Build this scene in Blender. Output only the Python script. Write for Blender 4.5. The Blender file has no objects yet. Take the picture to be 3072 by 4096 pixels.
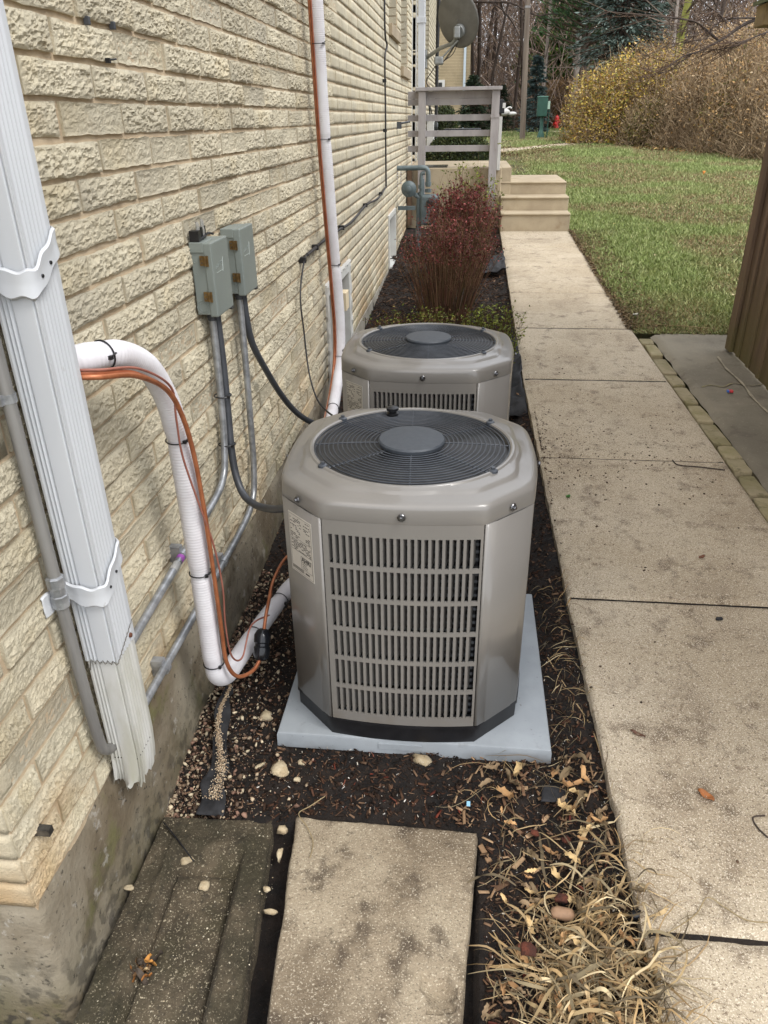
import bpy, bmesh, math, random
import numpy as np
from mathutils import Vector, Matrix, Euler

# ------------------------------------------------------------------ camera, world, sun, exposure
scene = bpy.context.scene
COL = scene.collection
R_CAM = np.array([[0.99435, 0.03666, -0.09960], [0.10385, -0.46467, 0.87937], [-0.01404, -0.88473, -0.46588]])
_y = np.array([1890. - 1536., 468. - 2048., 2990.]); _y /= np.linalg.norm(_y)
_a = 84.; _v = -(_y[0] * _a + _y[2] * 2990.) / _y[1]
_d = np.array([_a, _v, 2990.]); _d /= np.linalg.norm(_d)
R_CAM = np.stack([np.cross(_y, -_d), _y, -_d])
CAM = np.array([0., 0., 1.70])
cam_data = bpy.data.cameras.new('camera')
cam = bpy.data.objects.new('camera', cam_data); COL.objects.link(cam)
mw = Matrix.Identity(4)
for i in range(3):
    mw[i][0] = R_CAM[i, 0]; mw[i][1] = -R_CAM[i, 1]; mw[i][2] = -R_CAM[i, 2]; mw[i][3] = CAM[i]
cam.matrix_world = mw
cam_data.sensor_fit = 'VERTICAL'; cam_data.sensor_height = 36; cam_data.sensor_width = 27
cam_data.lens = 2990. / 4096. * 36.
cam_data.clip_start = 0.05; cam_data.clip_end = 400
scene.camera = cam

world = bpy.data.worlds.new("World"); scene.world = world; world.use_nodes = True
wn = world.node_tree; wn.nodes.clear()
SUN_EL, SUN_ROT = math.radians(50), math.radians(205)
sky = wn.nodes.new('ShaderNodeTexSky'); sky.sky_type = 'NISHITA'; sky.sun_disc = False
sky.sun_elevation = SUN_EL; sky.sun_rotation = SUN_ROT
sky.dust_density = 4; sky.air_density = 1.0; sky.ozone_density = 1.0
# overcast: the cloud layer evens the sky out to a pale neutral grey
mixn = wn.nodes.new('ShaderNodeMix'); mixn.data_type = 'RGBA'; mixn.inputs[0].default_value = 0.8
mixn.inputs[7].default_value = (9.3, 9.6, 10.2, 1)
bg = wn.nodes.new('ShaderNodeBackground'); bg.inputs[1].default_value = 0.15
wo = wn.nodes.new('ShaderNodeOutputWorld')
wn.links.new(sky.outputs[0], mixn.inputs[6]); wn.links.new(mixn.outputs[2], bg.inputs[0]); wn.links.new(bg.outputs[0], wo.inputs[0])
sl = bpy.data.lights.new('sun', 'SUN'); sl.energy = 1.5; sl.angle = math.radians(22); sl.color = (1, 0.97, 0.93)
so = bpy.data.objects.new('sun', sl); COL.objects.link(so)
# the light comes from high on the lawn side, a little in front of the wall
_dir = Vector((math.cos(math.radians(52)) * 0.80, math.cos(math.radians(52)) * -0.45, math.sin(math.radians(52))))
so.rotation_euler = _dir.to_track_quat('Z', 'Y').to_euler()
scene.view_settings.view_transform = 'Standard'; scene.view_settings.look = 'None'
scene.view_settings.exposure = 0.6; scene.view_settings.gamma = 1.0
scene.view_settings.use_curve_mapping = False
scene.render.engine = 'CYCLES'

# ------------------------------------------------------------------ helpers
rng = np.random.default_rng(7)
random.seed(7)

def ray(px, py):
    return R_CAM @ np.array([px - 1536., py - 2048., 2990.])
def at_x(px, py, X):
    w = ray(px, py); return Vector(CAM + w * (X / w[0]))
def at_y(px, py, Y):
    w = ray(px, py); return Vector(CAM + w * (Y / w[1]))
def at_z(px, py, z=0., s=0.):
    w = ray(px, py); return Vector(CAM + w * ((z - CAM[2]) / (w[2] - s * w[1])))
def project(P):
    c = (np.atleast_2d(P) - CAM) @ R_CAM
    z = np.where(c[:, 2] > 1e-3, c[:, 2], 1e-3)
    return np.stack([1536 + 2990 * c[:, 0] / z, 2048 + 2990 * c[:, 1] / z, c[:, 2]], 1)

def lin(r, g, b):
    f = lambda c: (c / 255. / 12.92) if c / 255. <= 0.04045 else ((c / 255. + 0.055) / 1.055) ** 2.4
    return (f(r), f(g), f(b), 1.0)

_T = rng.random((64, 64, 64))
def vnoise(P):
    P = np.asarray(P, float); i = np.floor(P).astype(int); f = P - i; f = f * f * (3 - 2 * f); i &= 63
    j = (i + 1) & 63
    x0, y0, z0 = i[:, 0], i[:, 1], i[:, 2]; x1, y1, z1 = j[:, 0], j[:, 1], j[:, 2]
    fx, fy, fz = f[:, 0], f[:, 1], f[:, 2]
    a = _T[x0, y0, z0] * (1 - fx) + _T[x1, y0, z0] * fx; b = _T[x0, y1, z0] * (1 - fx) + _T[x1, y1, z0] * fx
    c = _T[x0, y0, z1] * (1 - fx) + _T[x1, y0, z1] * fx; d = _T[x0, y1, z1] * (1 - fx) + _T[x1, y1, z1] * fx
    return (a * (1 - fy) + b * fy) * (1 - fz) + (c * (1 - fy) + d * fy) * fz
def fbm(P, o=4):
    P = np.asarray(P, float); s = 0; a = .5; t = 0
    for k in range(o):
        s = s + a * vnoise(P * 2 ** k + 17.3 * k); t += a; a *= .5
    return s / t

def mesh_from(name, V, F, mats=None, mi=None, cols=None, smooth=False):
    """V (n,3); F list of faces or (m,k) array"""
    me = bpy.data.meshes.new(name)
    V = np.asarray(V, np.float32)
    if isinstance(F, np.ndarray):
        m, k = F.shape
        me.vertices.add(len(V)); me.vertices.foreach_set('co', V.ravel())
        me.loops.add(m * k); me.loops.foreach_set('vertex_index', F.astype(np.int32).ravel())
        me.polygons.add(m); me.polygons.foreach_set('loop_start', np.arange(0, m * k, k, dtype=np.int32))
        try: me.polygons.foreach_set('loop_total', np.full(m, k, np.int32))
        except Exception: pass
        me.update(calc_edges=True)
    else:
        me.from_pydata([tuple(v) for v in V], [], [tuple(int(q) for q in f) for f in F]); me.update()
    if cols is not None:
        ca = me.color_attributes.new('Col', 'FLOAT_COLOR', 'POINT')
        c = np.ones((len(V), 4), np.float32); c[:, :3] = cols; ca.data.foreach_set('color', c.ravel())
    for m_ in (mats or []): me.materials.append(m_)
    if mi is not None: me.polygons.foreach_set('material_index', np.asarray(mi, np.int32))
    if smooth: me.polygons.foreach_set('use_smooth', np.ones(len(me.polygons), bool))
    return me

class MB:
    def __init__(s): s.v = []; s.f = []; s.m = []; s.n = 0
    def add(s, V, F, mi=0):
        V = [tuple(p) for p in V]
        s.v += V; s.f += [tuple(i + s.n for i in f) for f in F]; s.m += [mi] * len(F); s.n += len(V); return s
    def box(s, x0, x1, y0, y1, z0, z1, mi=0, M=None):
        V = [(x0, y0, z0), (x1, y0, z0), (x1, y1, z0), (x0, y1, z0), (x0, y0, z1), (x1, y0, z1), (x1, y1, z1), (x0, y1, z1)]
        if M is not None: V = [M @ Vector(p) for p in V]
        return s.add(V, [(3, 2, 1, 0), (4, 5, 6, 7), (0, 1, 5, 4), (1, 2, 6, 5), (2, 3, 7, 6), (3, 0, 4, 7)], mi)
    def prism(s, pts, h0, h1, axis='z', mi=0):
        n = len(pts)
        def P(p, h): return {'z': (p[0], p[1], h), 'x': (h, p[0], p[1]), 'y': (p[0], h, p[1])}[axis]
        V = [P(p, h0) for p in pts] + [P(p, h1) for p in pts]
        F = [tuple(range(n))[::-1], tuple(range(n, 2 * n))] + [(i, (i + 1) % n, (i + 1) % n + n, i + n) for i in range(n)]
        return s.add(V, F, mi)
    def tube(s, pts, r, n=12, mi=0, closed=False, caps=True, flat=1.0):
        pts = [Vector(p) for p in pts]; m = len(pts); V = []; F = []
        up = Vector((0.13, 0.21, 0.97)); prev = None
        for i, p in enumerate(pts):
            a = pts[i - 1] if (i > 0 or closed) else p; b = pts[(i + 1) % m] if (i < m - 1 or closed) else p
            t = (b - a).normalized()
            if prev is None:
                u = t.cross(up)
                if u.length < .05: u = t.cross(Vector((1, 0, 0)))
                u.normalize()
            else:
                u = prev - t * prev.dot(t); u.normalize()
            prev = u; w = t.cross(u); rr = r(i / max(1, m - 1)) if callable(r) else (r[i] if isinstance(r, (list, tuple)) else r)
            for k in range(n):
                q = 2 * math.pi * k / n; V.append(p + u * (rr * math.cos(q)) + w * (rr * flat * math.sin(q)))
        for i in range(m if closed else m - 1):
            for k in range(n):
                a = i * n + k; b = i * n + (k + 1) % n; c = ((i + 1) % m) * n + (k + 1) % n; d = ((i + 1) % m) * n + k
                F.append((a, b, c, d))
        if caps and not closed: F += [tuple(range(n))[::-1], tuple(range((m - 1) * n, m * n))]
        return s.add(V, F, mi)
    def lathe(s, prof, c=(0, 0, 0), n=24, M=None, mi=0):
        V = []; F = []
        for (r, z) in prof:
            for k in range(n):
                q = 2 * math.pi * k / n; p = Vector((r * math.cos(q), r * math.sin(q), z))
                if M is not None: p = M @ p
                V.append(p + Vector(c))
        for i in range(len(prof) - 1):
            for k in range(n):
                F.append((i * n + k, i * n + (k + 1) % n, (i + 1) * n + (k + 1) % n, (i + 1) * n + k))
        if prof[0][0] > 1e-6: F.append(tuple(range(n))[::-1])
        if prof[-1][0] > 1e-6: F.append(tuple(range((len(prof) - 1) * n, len(prof) * n)))
        return s.add(V, F, mi)

def smooth_path(pts, k=6, closed=False):
    P = [Vector(p) for p in pts]; n = len(P); out = []
    for i in range(n - 1 if not closed else n):
        p0 = P[i - 1] if (i > 0 or closed) else P[0]; p1 = P[i]; p2 = P[(i + 1) % n]; p3 = P[(i + 2) % n] if (i + 2 < n or closed) else P[-1]
        for j in range(k):
            t = j / k
            out.append(0.5 * ((2 * p1) + (-p0 + p2) * t + (2 * p0 - 5 * p1 + 4 * p2 - p3) * t * t + (-p0 + 3 * p1 - 3 * p2 + p3) * t ** 3))
    if not closed: out.append(P[-1])
    return out

def base_of(o):
    return Vector(o.get('_base', (0, 0, 0)))
BASES = {}
def link(name, me, parent=None, loc=None):
    o = bpy.data.objects.new(name, me); COL.objects.link(o)
    if parent is not None: o.parent = parent
    if loc is not None: o.location = loc
    return o
def thing(name, label, cat, loc=(0, 0, 0), group=None):
    o = link(name, None, None, Vector(loc)); o.empty_display_size = 0.05
    o['label'] = label; o['category'] = cat
    if group: o['group'] = group
    BASES[o.name] = Vector(loc); return o
def tag(o, label, cat, group=None):
    o['label'] = label; o['category'] = cat
    if group: o['group'] = group
    return o
def obj(name, mb, mat, parent=None, loc=None, smooth=None, bevel=0, label=None, kind=None, segs=2, cols=None):
    """mb in world coordinates; becomes one mesh object. smooth: auto-smooth angle in degrees"""
    base = Vector(loc) if loc is not None else (BASES.get(parent.name, Vector()) if parent is not None else Vector())
    off = np.array(base)
    V = np.array([tuple(p) for p in mb.v], float) - off
    me = mesh_from(name, V, mb.f, mat if isinstance(mat, (list, tuple)) else [mat], mb.m, cols)
    if smooth is not None:
        me.polygons.foreach_set('use_smooth', np.ones(len(me.polygons), bool))
        try: me.set_sharp_from_angle(angle=math.radians(smooth))
        except Exception: pass
    o = link(name, me, parent)
    if parent is None: o.location = base; BASES[o.name] = base
    else:
        pb = BASES.get(parent.name, Vector())
        if loc is not None: o.location = base - pb
        BASES[o.name] = base
    if bevel:
        b = o.modifiers.new('bevel', 'BEVEL'); b.width = bevel; b.segments = segs; b.limit_method = 'ANGLE'; b.angle_limit = math.radians(35)
        b.harden_normals = False
    if label: o['label'] = label
    if kind: o['kind'] = kind
    return o
def meshobj(name, me, parent=None, loc=(0, 0, 0), kind=None, label=None):
    """me in coordinates relative to parent base"""
    o = link(name, me, parent, Vector(loc))
    BASES[o.name] = Vector(loc) + (BASES.get(parent.name, Vector()) if parent else Vector())
    if kind: o['kind'] = kind
    if label: o['label'] = label
    return o

# vectorised scatterers ------------------------------------------------------
def sticks(p0, p1, r0, r1, sides=3):
    p0 = np.asarray(p0, float); p1 = np.asarray(p1, float); n = len(p0)
    r0 = np.broadcast_to(r0, n); r1 = np.broadcast_to(r1, n)
    d = p1 - p0; d /= np.linalg.norm(d, axis=1, keepdims=True) + 1e-9
    ref = np.where(np.abs(d[:, 2:3]) < .9, [[0, 0, 1.]], [[1., 0, 0]])
    u = np.cross(d, ref); u /= np.linalg.norm(u, axis=1, keepdims=True); w = np.cross(d, u)
    V = np.empty((n, 2 * sides, 3))
    for k in range(sides):
        q = 2 * math.pi * k / sides; o = u * math.cos(q) + w * math.sin(q)
        V[:, k] = p0 + o * r0[:, None]; V[:, sides + k] = p1 + o * r1[:, None]
    F = []
    for k in range(sides):
        k2 = (k + 1) % sides; F.append([k, k2, sides + k2, sides + k])
    F = np.array(F)[None] + (np.arange(n) * 2 * sides)[:, None, None]
    return V.reshape(-1, 3), F.reshape(-1, 4)
def leaves(c, d, s, L, W, fold=0.25):
    """diamond leaves: centre base c, direction d, side s, length L, width W"""
    n = len(c); L = np.broadcast_to(L, n)[:, None]; W = np.broadcast_to(W, n)[:, None]
    d = d / (np.linalg.norm(d, axis=1, keepdims=True) + 1e-9)
    s = s - d * (s * d).sum(1, keepdims=True); s /= np.linalg.norm(s, axis=1, keepdims=True) + 1e-9
    u = np.cross(d, s)
    V = np.empty((n, 4, 3))
    V[:, 0] = c; V[:, 1] = c + d * L * .45 + s * W * .5 + u * W * fold; V[:, 2] = c + d * L; V[:, 3] = c + d * L * .45 - s * W * .5 + u * W * fold
    F = np.array([[0, 1, 2, 3]])[None] + (np.arange(n) * 4)[:, None, None]
    return V.reshape(-1, 3), F.reshape(-1, 4)
def rdir(n, zlo=-1, zhi=1):
    z = rng.uniform(zlo, zhi, n); a = rng.uniform(0, 2 * math.pi, n); r = np.sqrt(np.clip(1 - z * z, 0, 1))
    return np.stack([r * np.cos(a), r * np.sin(a), z], 1)
def palette(n, cols, per=1, jit=0.12):
    cs = np.array([c[:3] for c in cols]); k = rng.integers(0, len(cs), n)
    c = cs[k] * (1 + rng.normal(0, jit, (n, 1))); return np.repeat(np.clip(c, 0, 1), per, 0)
_ico = bmesh.new(); bmesh.ops.create_icosphere(_ico, subdivisions=1, radius=1)
ICO_V = np.array([v.co[:] for v in _ico.verts]); ICO_F = np.array([[v.index for v in f.verts] for f in _ico.faces]); _ico.free()
_ico = bmesh.new(); bmesh.ops.create_icosphere(_ico, subdivisions=2, radius=1)
ICO2_V = np.array([v.co[:] for v in _ico.verts]); ICO2_F = np.array([[v.index for v in f.verts] for f in _ico.faces]); _ico.free()
_ico = bmesh.new(); bmesh.ops.create_icosphere(_ico, subdivisions=3, radius=1)
ICO3_V = np.array([v.co[:] for v in _ico.verts]); ICO3_F = np.array([[v.index for v in f.verts] for f in _ico.faces]); _ico.free()
def rotmats(n, tilt=math.pi):
    a = rng.uniform(0, 2 * math.pi, n); b = rng.uniform(-tilt, tilt, n); c = rng.uniform(-tilt, tilt, n)
    ca, sa, cb, sb, cc, sc = np.cos(a), np.sin(a), np.cos(b), np.sin(b), np.cos(c), np.sin(c)
    Z = np.zeros(n); O = np.ones(n)
    Rz = np.stack([ca, -sa, Z, sa, ca, Z, Z, Z, O], 1).reshape(n, 3, 3)
    Rx = np.stack([O, Z, Z, Z, cb, -sb, Z, sb, cb], 1).reshape(n, 3, 3)
    Ry = np.stack([cc, Z, sc, Z, O, Z, -sc, Z, cc], 1).reshape(n, 3, 3)
    return Rz @ Rx @ Ry
def scatter(tv, tf, P, S, R, jit=0.0):
    """instances of template (tv,tf): S (n,3) scales, R (n,3,3)"""
    n = len(P); V = tv[None] * S[:, None, :]
    if jit: V = V * (1 + rng.normal(0, jit, V.shape[:2] + (1,)))
    V = np.einsum('nij,nkj->nki', R, V) + P[:, None, :]
    F = tf[None] + (np.arange(n) * len(tv))[:, None, None]
    return V.reshape(-1, 3), F.reshape(-1, tf.shape[1])
CHIP_V = np.array([[-1, -.5, -.3], [1, -.35, -.3], [.9, .5, -.3], [-.9, .4, -.3], [-.8, -.45, .3], [.95, -.3, .2], [.8, .45, .35], [-1, .35, .2]], float)
CHIP_F = np.array([[3, 2, 1, 0], [4, 5, 6, 7], [0, 1, 5, 4], [1, 2, 6, 5], [2, 3, 7, 6], [3, 0, 4, 7]])

# ------------------------------------------------------------------ materials
MATS = {}
def nodemat(name):
    m = bpy.data.materials.new(name); m.use_nodes = True; nt = m.node_tree
    return m, nt, nt.nodes['Principled BSDF']
def mk(name, c1, c2=None, scale=8., rough=.8, bump=0., bscale=40., bdist=0.01, metal=0., coat=0., coatr=.1, spots=(), detail=5, stretch=(1, 1, 1),
       rand=0.0, vcol=False, spec=0.5, bstretch=None, lo=.35, hi=.65, transm=0., coords='Object', sheen=0.):
    if name in MATS: return MATS[name]
    m, nt, bs = nodemat(name); N = nt.nodes; L = nt.links
    tc = N.new('ShaderNodeTexCoord'); mp = N.new('ShaderNodeMapping'); mp.inputs['Scale'].default_value = stretch
    L.new(tc.outputs[coords], mp.inputs[0]); vec = mp.outputs[0]
    if rand:
        oi = N.new('ShaderNodeObjectInfo'); ad = N.new('ShaderNodeVectorMath'); ad.operation = 'SCALE'
        cb = N.new('ShaderNodeCombineXYZ'); mu = N.new('ShaderNodeMath'); mu.operation = 'MULTIPLY'; mu.inputs[1].default_value = 37.
        L.new(oi.outputs['Random'], mu.inputs[0])
        for k in range(3): L.new(mu.outputs[0], cb.inputs[k])
        av = N.new('ShaderNodeVectorMath'); av.operation = 'ADD'; L.new(vec, av.inputs[0]); L.new(cb.outputs[0], av.inputs[1]); vec = av.outputs[0]
    def noise(sc, det=detail, rg=.6):
        n = N.new('ShaderNodeTexNoise'); n.inputs['Scale'].default_value = sc; n.inputs['Detail'].default_value = det; n.inputs['Roughness'].default_value = rg
        L.new(vec, n.inputs['Vector']); return n.outputs['Fac']
    def ramp(src, a, b):
        r = N.new('ShaderNodeMapRange'); r.inputs[1].default_value = a; r.inputs[2].default_value = b; r.interpolation_type = 'SMOOTHSTEP'
        L.new(src, r.inputs[0]); return r.outputs[0]
    def mix(f, a, b, mode='MIX', fac=None):
        x = N.new('ShaderNodeMix'); x.data_type = 'RGBA'; x.blend_type = mode
        if f is not None: L.new(f, x.inputs[0])
        else: x.inputs[0].default_value = fac
        for src, k in ((a, 6), (b, 7)):
            if isinstance(src, tuple): x.inputs[k].default_value = src
            else: L.new(src, x.inputs[k])
        return x.outputs[2]
    if vcol:
        at = N.new('ShaderNodeAttribute'); at.attribute_name = 'Col'; col = at.outputs['Color']
        if c2 is not None: col = mix(ramp(noise(scale), lo, hi), col, c2, 'MULTIPLY')
    elif c2 is not None: col = mix(ramp(noise(scale), lo, hi), c1, c2)
    else: col = mix(None, c1, c1, fac=0.)
    for (sc_, scol, a, b, st) in spots:
        f = ramp(noise(sc_, 4, .65), a, b); mm = N.new('ShaderNodeMath'); mm.operation = 'MULTIPLY'; mm.inputs[1].default_value = st; L.new(f, mm.inputs[0])
        col = mix(mm.outputs[0], col, scol)
    if rand:
        mr = N.new('ShaderNodeMapRange'); mr.inputs[3].default_value = 1 - rand; mr.inputs[4].default_value = 1 + rand * .5
        L.new(oi.outputs['Random'], mr.inputs[0]); hv = N.new('ShaderNodeHueSaturation'); L.new(mr.outputs[0], hv.inputs['Value']); L.new(col, hv.inputs['Color']); col = hv.outputs[0]
    L.new(col, bs.inputs['Base Color'])
    bs.inputs['Roughness'].default_value = rough; bs.inputs['Metallic'].default_value = metal
    bs.inputs['Coat Weight'].default_value = coat; bs.inputs['Coat Roughness'].default_value = coatr
    bs.inputs['Specular IOR Level'].default_value = spec
    if transm: bs.inputs['Transmission Weight'].default_value = transm
    if bump:
        if bstretch:
            mp2 = N.new('ShaderNodeMapping'); mp2.inputs['Scale'].default_value = bstretch; L.new(vec, mp2.inputs[0]); vec = mp2.outputs[0]
        b = N.new('ShaderNodeBump'); b.inputs['Strength'].default_value = bump; b.inputs['Distance'].default_value = bdist
        L.new(noise(bscale, 6, .65), b.inputs['Height']); L.new(b.outputs[0], bs.inputs['Normal'])
    MATS[name] = m; m['nodes_col'] = 1
    return m
def S(r, g, b, k=1.0):
    c = lin(r, g, b); return (c[0] * k, c[1] * k, c[2] * k, 1)

M_brick = mk('cream_painted_brick', S(210, 200, 174, .95), S(195, 185, 160, .93), scale=5, rough=.82, bump=.9, bscale=190, bdist=.005, rand=.16,
             spots=[(22, S(168, 150, 118), .56, .74, .45), (3.0, S(200, 184, 148), .5, .7, .5), (1.3, S(176, 168, 150), .52, .7, .45), (120, S(132, 118, 94), .62, .78, .35)])
M_mortar = mk('pinkish_mortar', S(206, 186, 156, .94), S(188, 168, 140, .92), scale=14, rough=.95, bump=.5, bscale=220, bdist=.004,
              spots=[(6, S(150, 128, 100), .55, .7, .4)])
M_found = mk('weathered_foundation', S(164, 154, 134, .82), S(128, 114, 92, .8), scale=2.6, rough=.9, bump=.7, bscale=60, bdist=.006,
             spots=[(7, S(92, 80, 60), .50, .66, .65), (55, S(52, 46, 38), .60, .66, .75), (5.5, S(104, 104, 58), .56, .72, .65), (18, S(188, 184, 176), .60, .68, .45)])
M_found_pale = mk('pale_foundation', S(186, 180, 165, .8), S(166, 158, 142, .8), scale=4, rough=.85, bump=.3, bscale=60, bdist=.004,
                  spots=[(14, S(120, 108, 90), .58, .7, .4)])
M_walk = mk('aggregate_concrete', S(196, 181, 156, .9), S(180, 163, 136, .88), scale=1.6, rough=.92, bump=.8, bscale=170, bdist=.005,
            spots=[(2.2, S(142, 126, 104), .48, .70, .6), (9, S(92, 76, 58), .53, .70, .65), (20, S(84, 70, 54), .58, .70, .5), (150, S(104, 86, 66), .53, .64, .8), (260, S(232, 220, 198), .54, .62, .8), (38, S(92, 76, 60), .64, .72, .7), (22, S(104, 86, 66), .62, .72, .6), (300, S(92, 78, 60), .58, .7, .5)])
M_walk_far = M_walk
M_pad_grey = mk('grey_stained_concrete', S(146, 137, 118, .82), S(118, 110, 94, .8), scale=1.4, rough=.9, bump=.5, bscale=120, bdist=.004,
                spots=[(90, S(170, 158, 138), .6, .7, .5), (8, S(88, 78, 66), .56, .7, .5)])
M_steps = mk('smooth_step_concrete', S(190, 174, 146, .85), S(172, 156, 130, .85), scale=3, rough=.9, bump=.4, bscale=110, bdist=.004,
             spots=[(6, S(140, 116, 84), .58, .72, .45), (90, S(150, 132, 104), .58, .7, .5)])
M_stone = mk('old_paving_slab', S(176, 161, 136, .84), S(154, 138, 114, .82), scale=5, rough=.93, bump=.9, bscale=130, bdist=.006,
             spots=[(4.5, S(100, 86, 68), .46, .66, .7), (9, S(70, 58, 46), .52, .68, .75), (26, S(80, 70, 56), .60, .72, .7), (220, S(212, 200, 176), .56, .64, .7), (200, S(84, 72, 56), .54, .66, .7)])
M_splash = mk('mossy_dark_concrete', S(118, 104, 82, .6), S(78, 68, 50, .55), scale=9, rough=.93, bump=.9, bscale=120, bdist=.006,
              spots=[(5, S(60, 54, 36), .48, .66, .8), (200, S(178, 166, 140), .58, .64, .85), (30, S(130, 118, 92), .60, .70, .5), (60, S(50, 44, 34), .55, .66, .7)])
M_strip = mk('mossy_edging_stone', S(176, 162, 130, .86), S(150, 140, 100, .84), scale=6, rough=.95, bump=.9, bscale=90, bdist=.01, rand=.15,
             spots=[(14, S(92, 84, 56), .55, .7, .6)])
M_soil = mk('dark_wet_soil', S(48, 37, 29, .75), S(28, 22, 18, .7), scale=14, rough=.95, bump=1.0, bscale=90, bdist=.02,
            spots=[(40, S(74, 56, 42), .60, .7, .5), (160, S(150, 132, 108), .68, .72, .6)])
M_turf = mk('turf_ground', S(92, 92, 52, .7), S(84, 72, 46, .7), scale=1.2, rough=.95, bump=.8, bscale=60, bdist=.02,
            spots=[(7, S(112, 92, 60), .54, .68, .5)])
M_woodfloor = mk('leafy_wood_floor', S(88, 70, 52, .7), S(64, 50, 38, .7), scale=.8, rough=.95, bump=.8, bscale=8, bdist=.1)
M_white_al = mk('white_painted_aluminium', S(214, 216, 218, .9), S(200, 203, 206, .9), scale=3, rough=.34, bump=.0, stretch=(1, 1, .3),
                spots=[(60, S(150, 146, 138), .66, .74, .5)])
M_white_dirty = mk('grimy_white_aluminium', S(212, 211, 206, .92), S(192, 190, 178, .9), scale=14, rough=.5, stretch=(1, 1, .25),
                   spots=[(9, S(160, 157, 126), .56, .74, .5), (40, S(80, 74, 58), .66, .74, .6)])
M_galv = mk('galvanised_steel', S(176, 178, 180), S(140, 142, 144), scale=30, rough=.34, metal=.5, spots=[(90, S(196, 198, 200), .6, .7, .4)])
M_galv_dull = mk('dull_galvanised_steel', S(146, 144, 140), S(116, 114, 112), scale=20, rough=.5, metal=.3, stretch=(1, 1, .1))
M_foam = mk('white_ribbed_insulation', S(232, 230, 232, .93), S(220, 216, 218, .93), scale=8, rough=.75)
M_copper = mk('bright_copper', S(184, 116, 78), S(156, 94, 62), scale=20, rough=.4, metal=.4, spots=[(50, S(150, 82, 52), .58, .72, .5)])
M_wire_org = mk('dull_orange_wire', S(176, 104, 70), S(150, 84, 58), scale=20, rough=.5)
M_wire_brn = mk('brown_thermostat_wire', S(160, 104, 88), S(140, 88, 74), scale=20, rough=.5)
M_black = mk('black_plastic', S(30, 30, 32), S(22, 22, 24), scale=20, rough=.4)
M_black_matt = mk('black_landscape_fabric', S(44, 44, 46), S(28, 28, 30), scale=30, rough=.8, bump=.4, bscale=300, bdist=.003)
M_whip = mk('dark_grey_whip', S(74, 76, 80), S(64, 66, 70), scale=12, rough=.42)
M_cable = mk('black_cable', S(46, 42, 42), S(34, 32, 32), scale=12, rough=.5)
M_boxgrey = mk('grey_green_powder_coat', S(132, 139, 133), S(126, 133, 128), scale=3, rough=.42)
M_brass = mk('brass_hinge', S(150, 124, 84), S(120, 96, 62), scale=60, rough=.35, metal=.8)
M_acpaint = mk('taupe_gloss_paint', S(136, 132, 126, .88), S(132, 128, 122, .88), scale=2, rough=.33, coat=.45, coatr=.07, metal=.05, spots=[(7, S(132, 128, 120), .6, .8, .25), (80, S(120, 114, 104), .70, .76, .3)])
M_acdark = mk('charcoal_coated_wire', S(74, 78, 84), S(62, 66, 72), scale=30, rough=.35)
M_hub = mk('slate_hub_plastic', S(68, 73, 79), S(62, 67, 73), scale=60, rough=.5, bump=.2, bscale=400, bdist=.001)
M_fan = mk('dark_fan_metal', S(52, 56, 60), S(40, 44, 48), scale=9, rough=.4)
M_acin = mk('unit_interior_metal', S(84, 82, 80), S(56, 55, 54), scale=5, rough=.45, metal=.3)
M_coil = mk('finned_coil', S(92, 94, 96), S(22, 22, 24), scale=1.0, rough=.4, metal=.5, stretch=(1, 1, 1))
M_screw = mk('steel_screw', S(130, 130, 132), S(90, 90, 92), scale=40, rough=.3, metal=.9)
M_pad = mk('pale_blue_grey_pad', S(164, 170, 174, .86), S(152, 158, 162, .86), scale=5, rough=.6, bump=.25, bscale=250, bdist=.002,
           spots=[(12, S(112, 110, 104), .60, .76, .5), (60, S(96, 88, 78), .66, .72, .6)])
M_paper = mk('sticker_paper', S(206, 200, 188), S(196, 190, 178), scale=9, rough=.6)
M_ink = mk('printed_ink', S(70, 66, 62), S(60, 56, 52), scale=9, rough=.7)
M_ink_purple = mk('purple_marker', S(170, 90, 180), S(150, 80, 170), scale=9, rough=.7)
M_rail = mk('grey_painted_wood', S(176, 170, 168, .9), S(156, 150, 148, .9), scale=6, rough=.7, stretch=(1, 1, .3), spots=[(12, S(120, 108, 100), .6, .75, .4)])
M_cedar = mk('brown_stained_siding', S(128, 104, 82, .72), S(104, 84, 66, .72), scale=10, rough=.8, bump=.4, bscale=40, bdist=.004, stretch=(2, 2, .15), bstretch=(3, 3, .3))
M_red = mk('hydrant_red', S(190, 50, 44), S(170, 40, 36), scale=12, rough=.4)
M_green = mk('utility_green', S(40, 84, 70), S(34, 74, 62), scale=6, rough=.5)
M_dish = mk('grey_dish_coat', S(112, 110, 104), S(100, 98, 92), scale=5, rough=.55)
M_dishlight = mk('pale_grey_metal', S(150, 152, 150), S(130, 132, 130), scale=9, rough=.4, metal=.3)
M_gas = mk('gas_grey_paint', S(104, 116, 118), S(86, 98, 100), scale=9, rough=.45)
M_polewood = mk('grey_pole_wood', S(128, 116, 102, .8), S(104, 92, 80, .8), scale=3, rough=.9, stretch=(3, 3, .2))
M_bark = mk('dark_bark', S(92, 78, 68, .8), S(66, 56, 50, .8), scale=6, rough=.95, bump=.6, bscale=20, bdist=.02, stretch=(1, 1, .2))
M_barkpale = mk('pale_bark', S(178, 168, 158, .8), S(140, 128, 118, .8), scale=4, rough=.9, stretch=(1, 1, .4))
M_barkmoss = mk('mossy_bark', S(150, 150, 74, .8), S(128, 130, 66, .8), scale=4, rough=.95)
M_vleaf = mk('leaf_mass', (1, 1, 1, 1), vcol=True, rough=.6, spec=.3)
M_vdry = mk('dry_mass', (1, 1, 1, 1), vcol=True, rough=.85, spec=.2)
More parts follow.
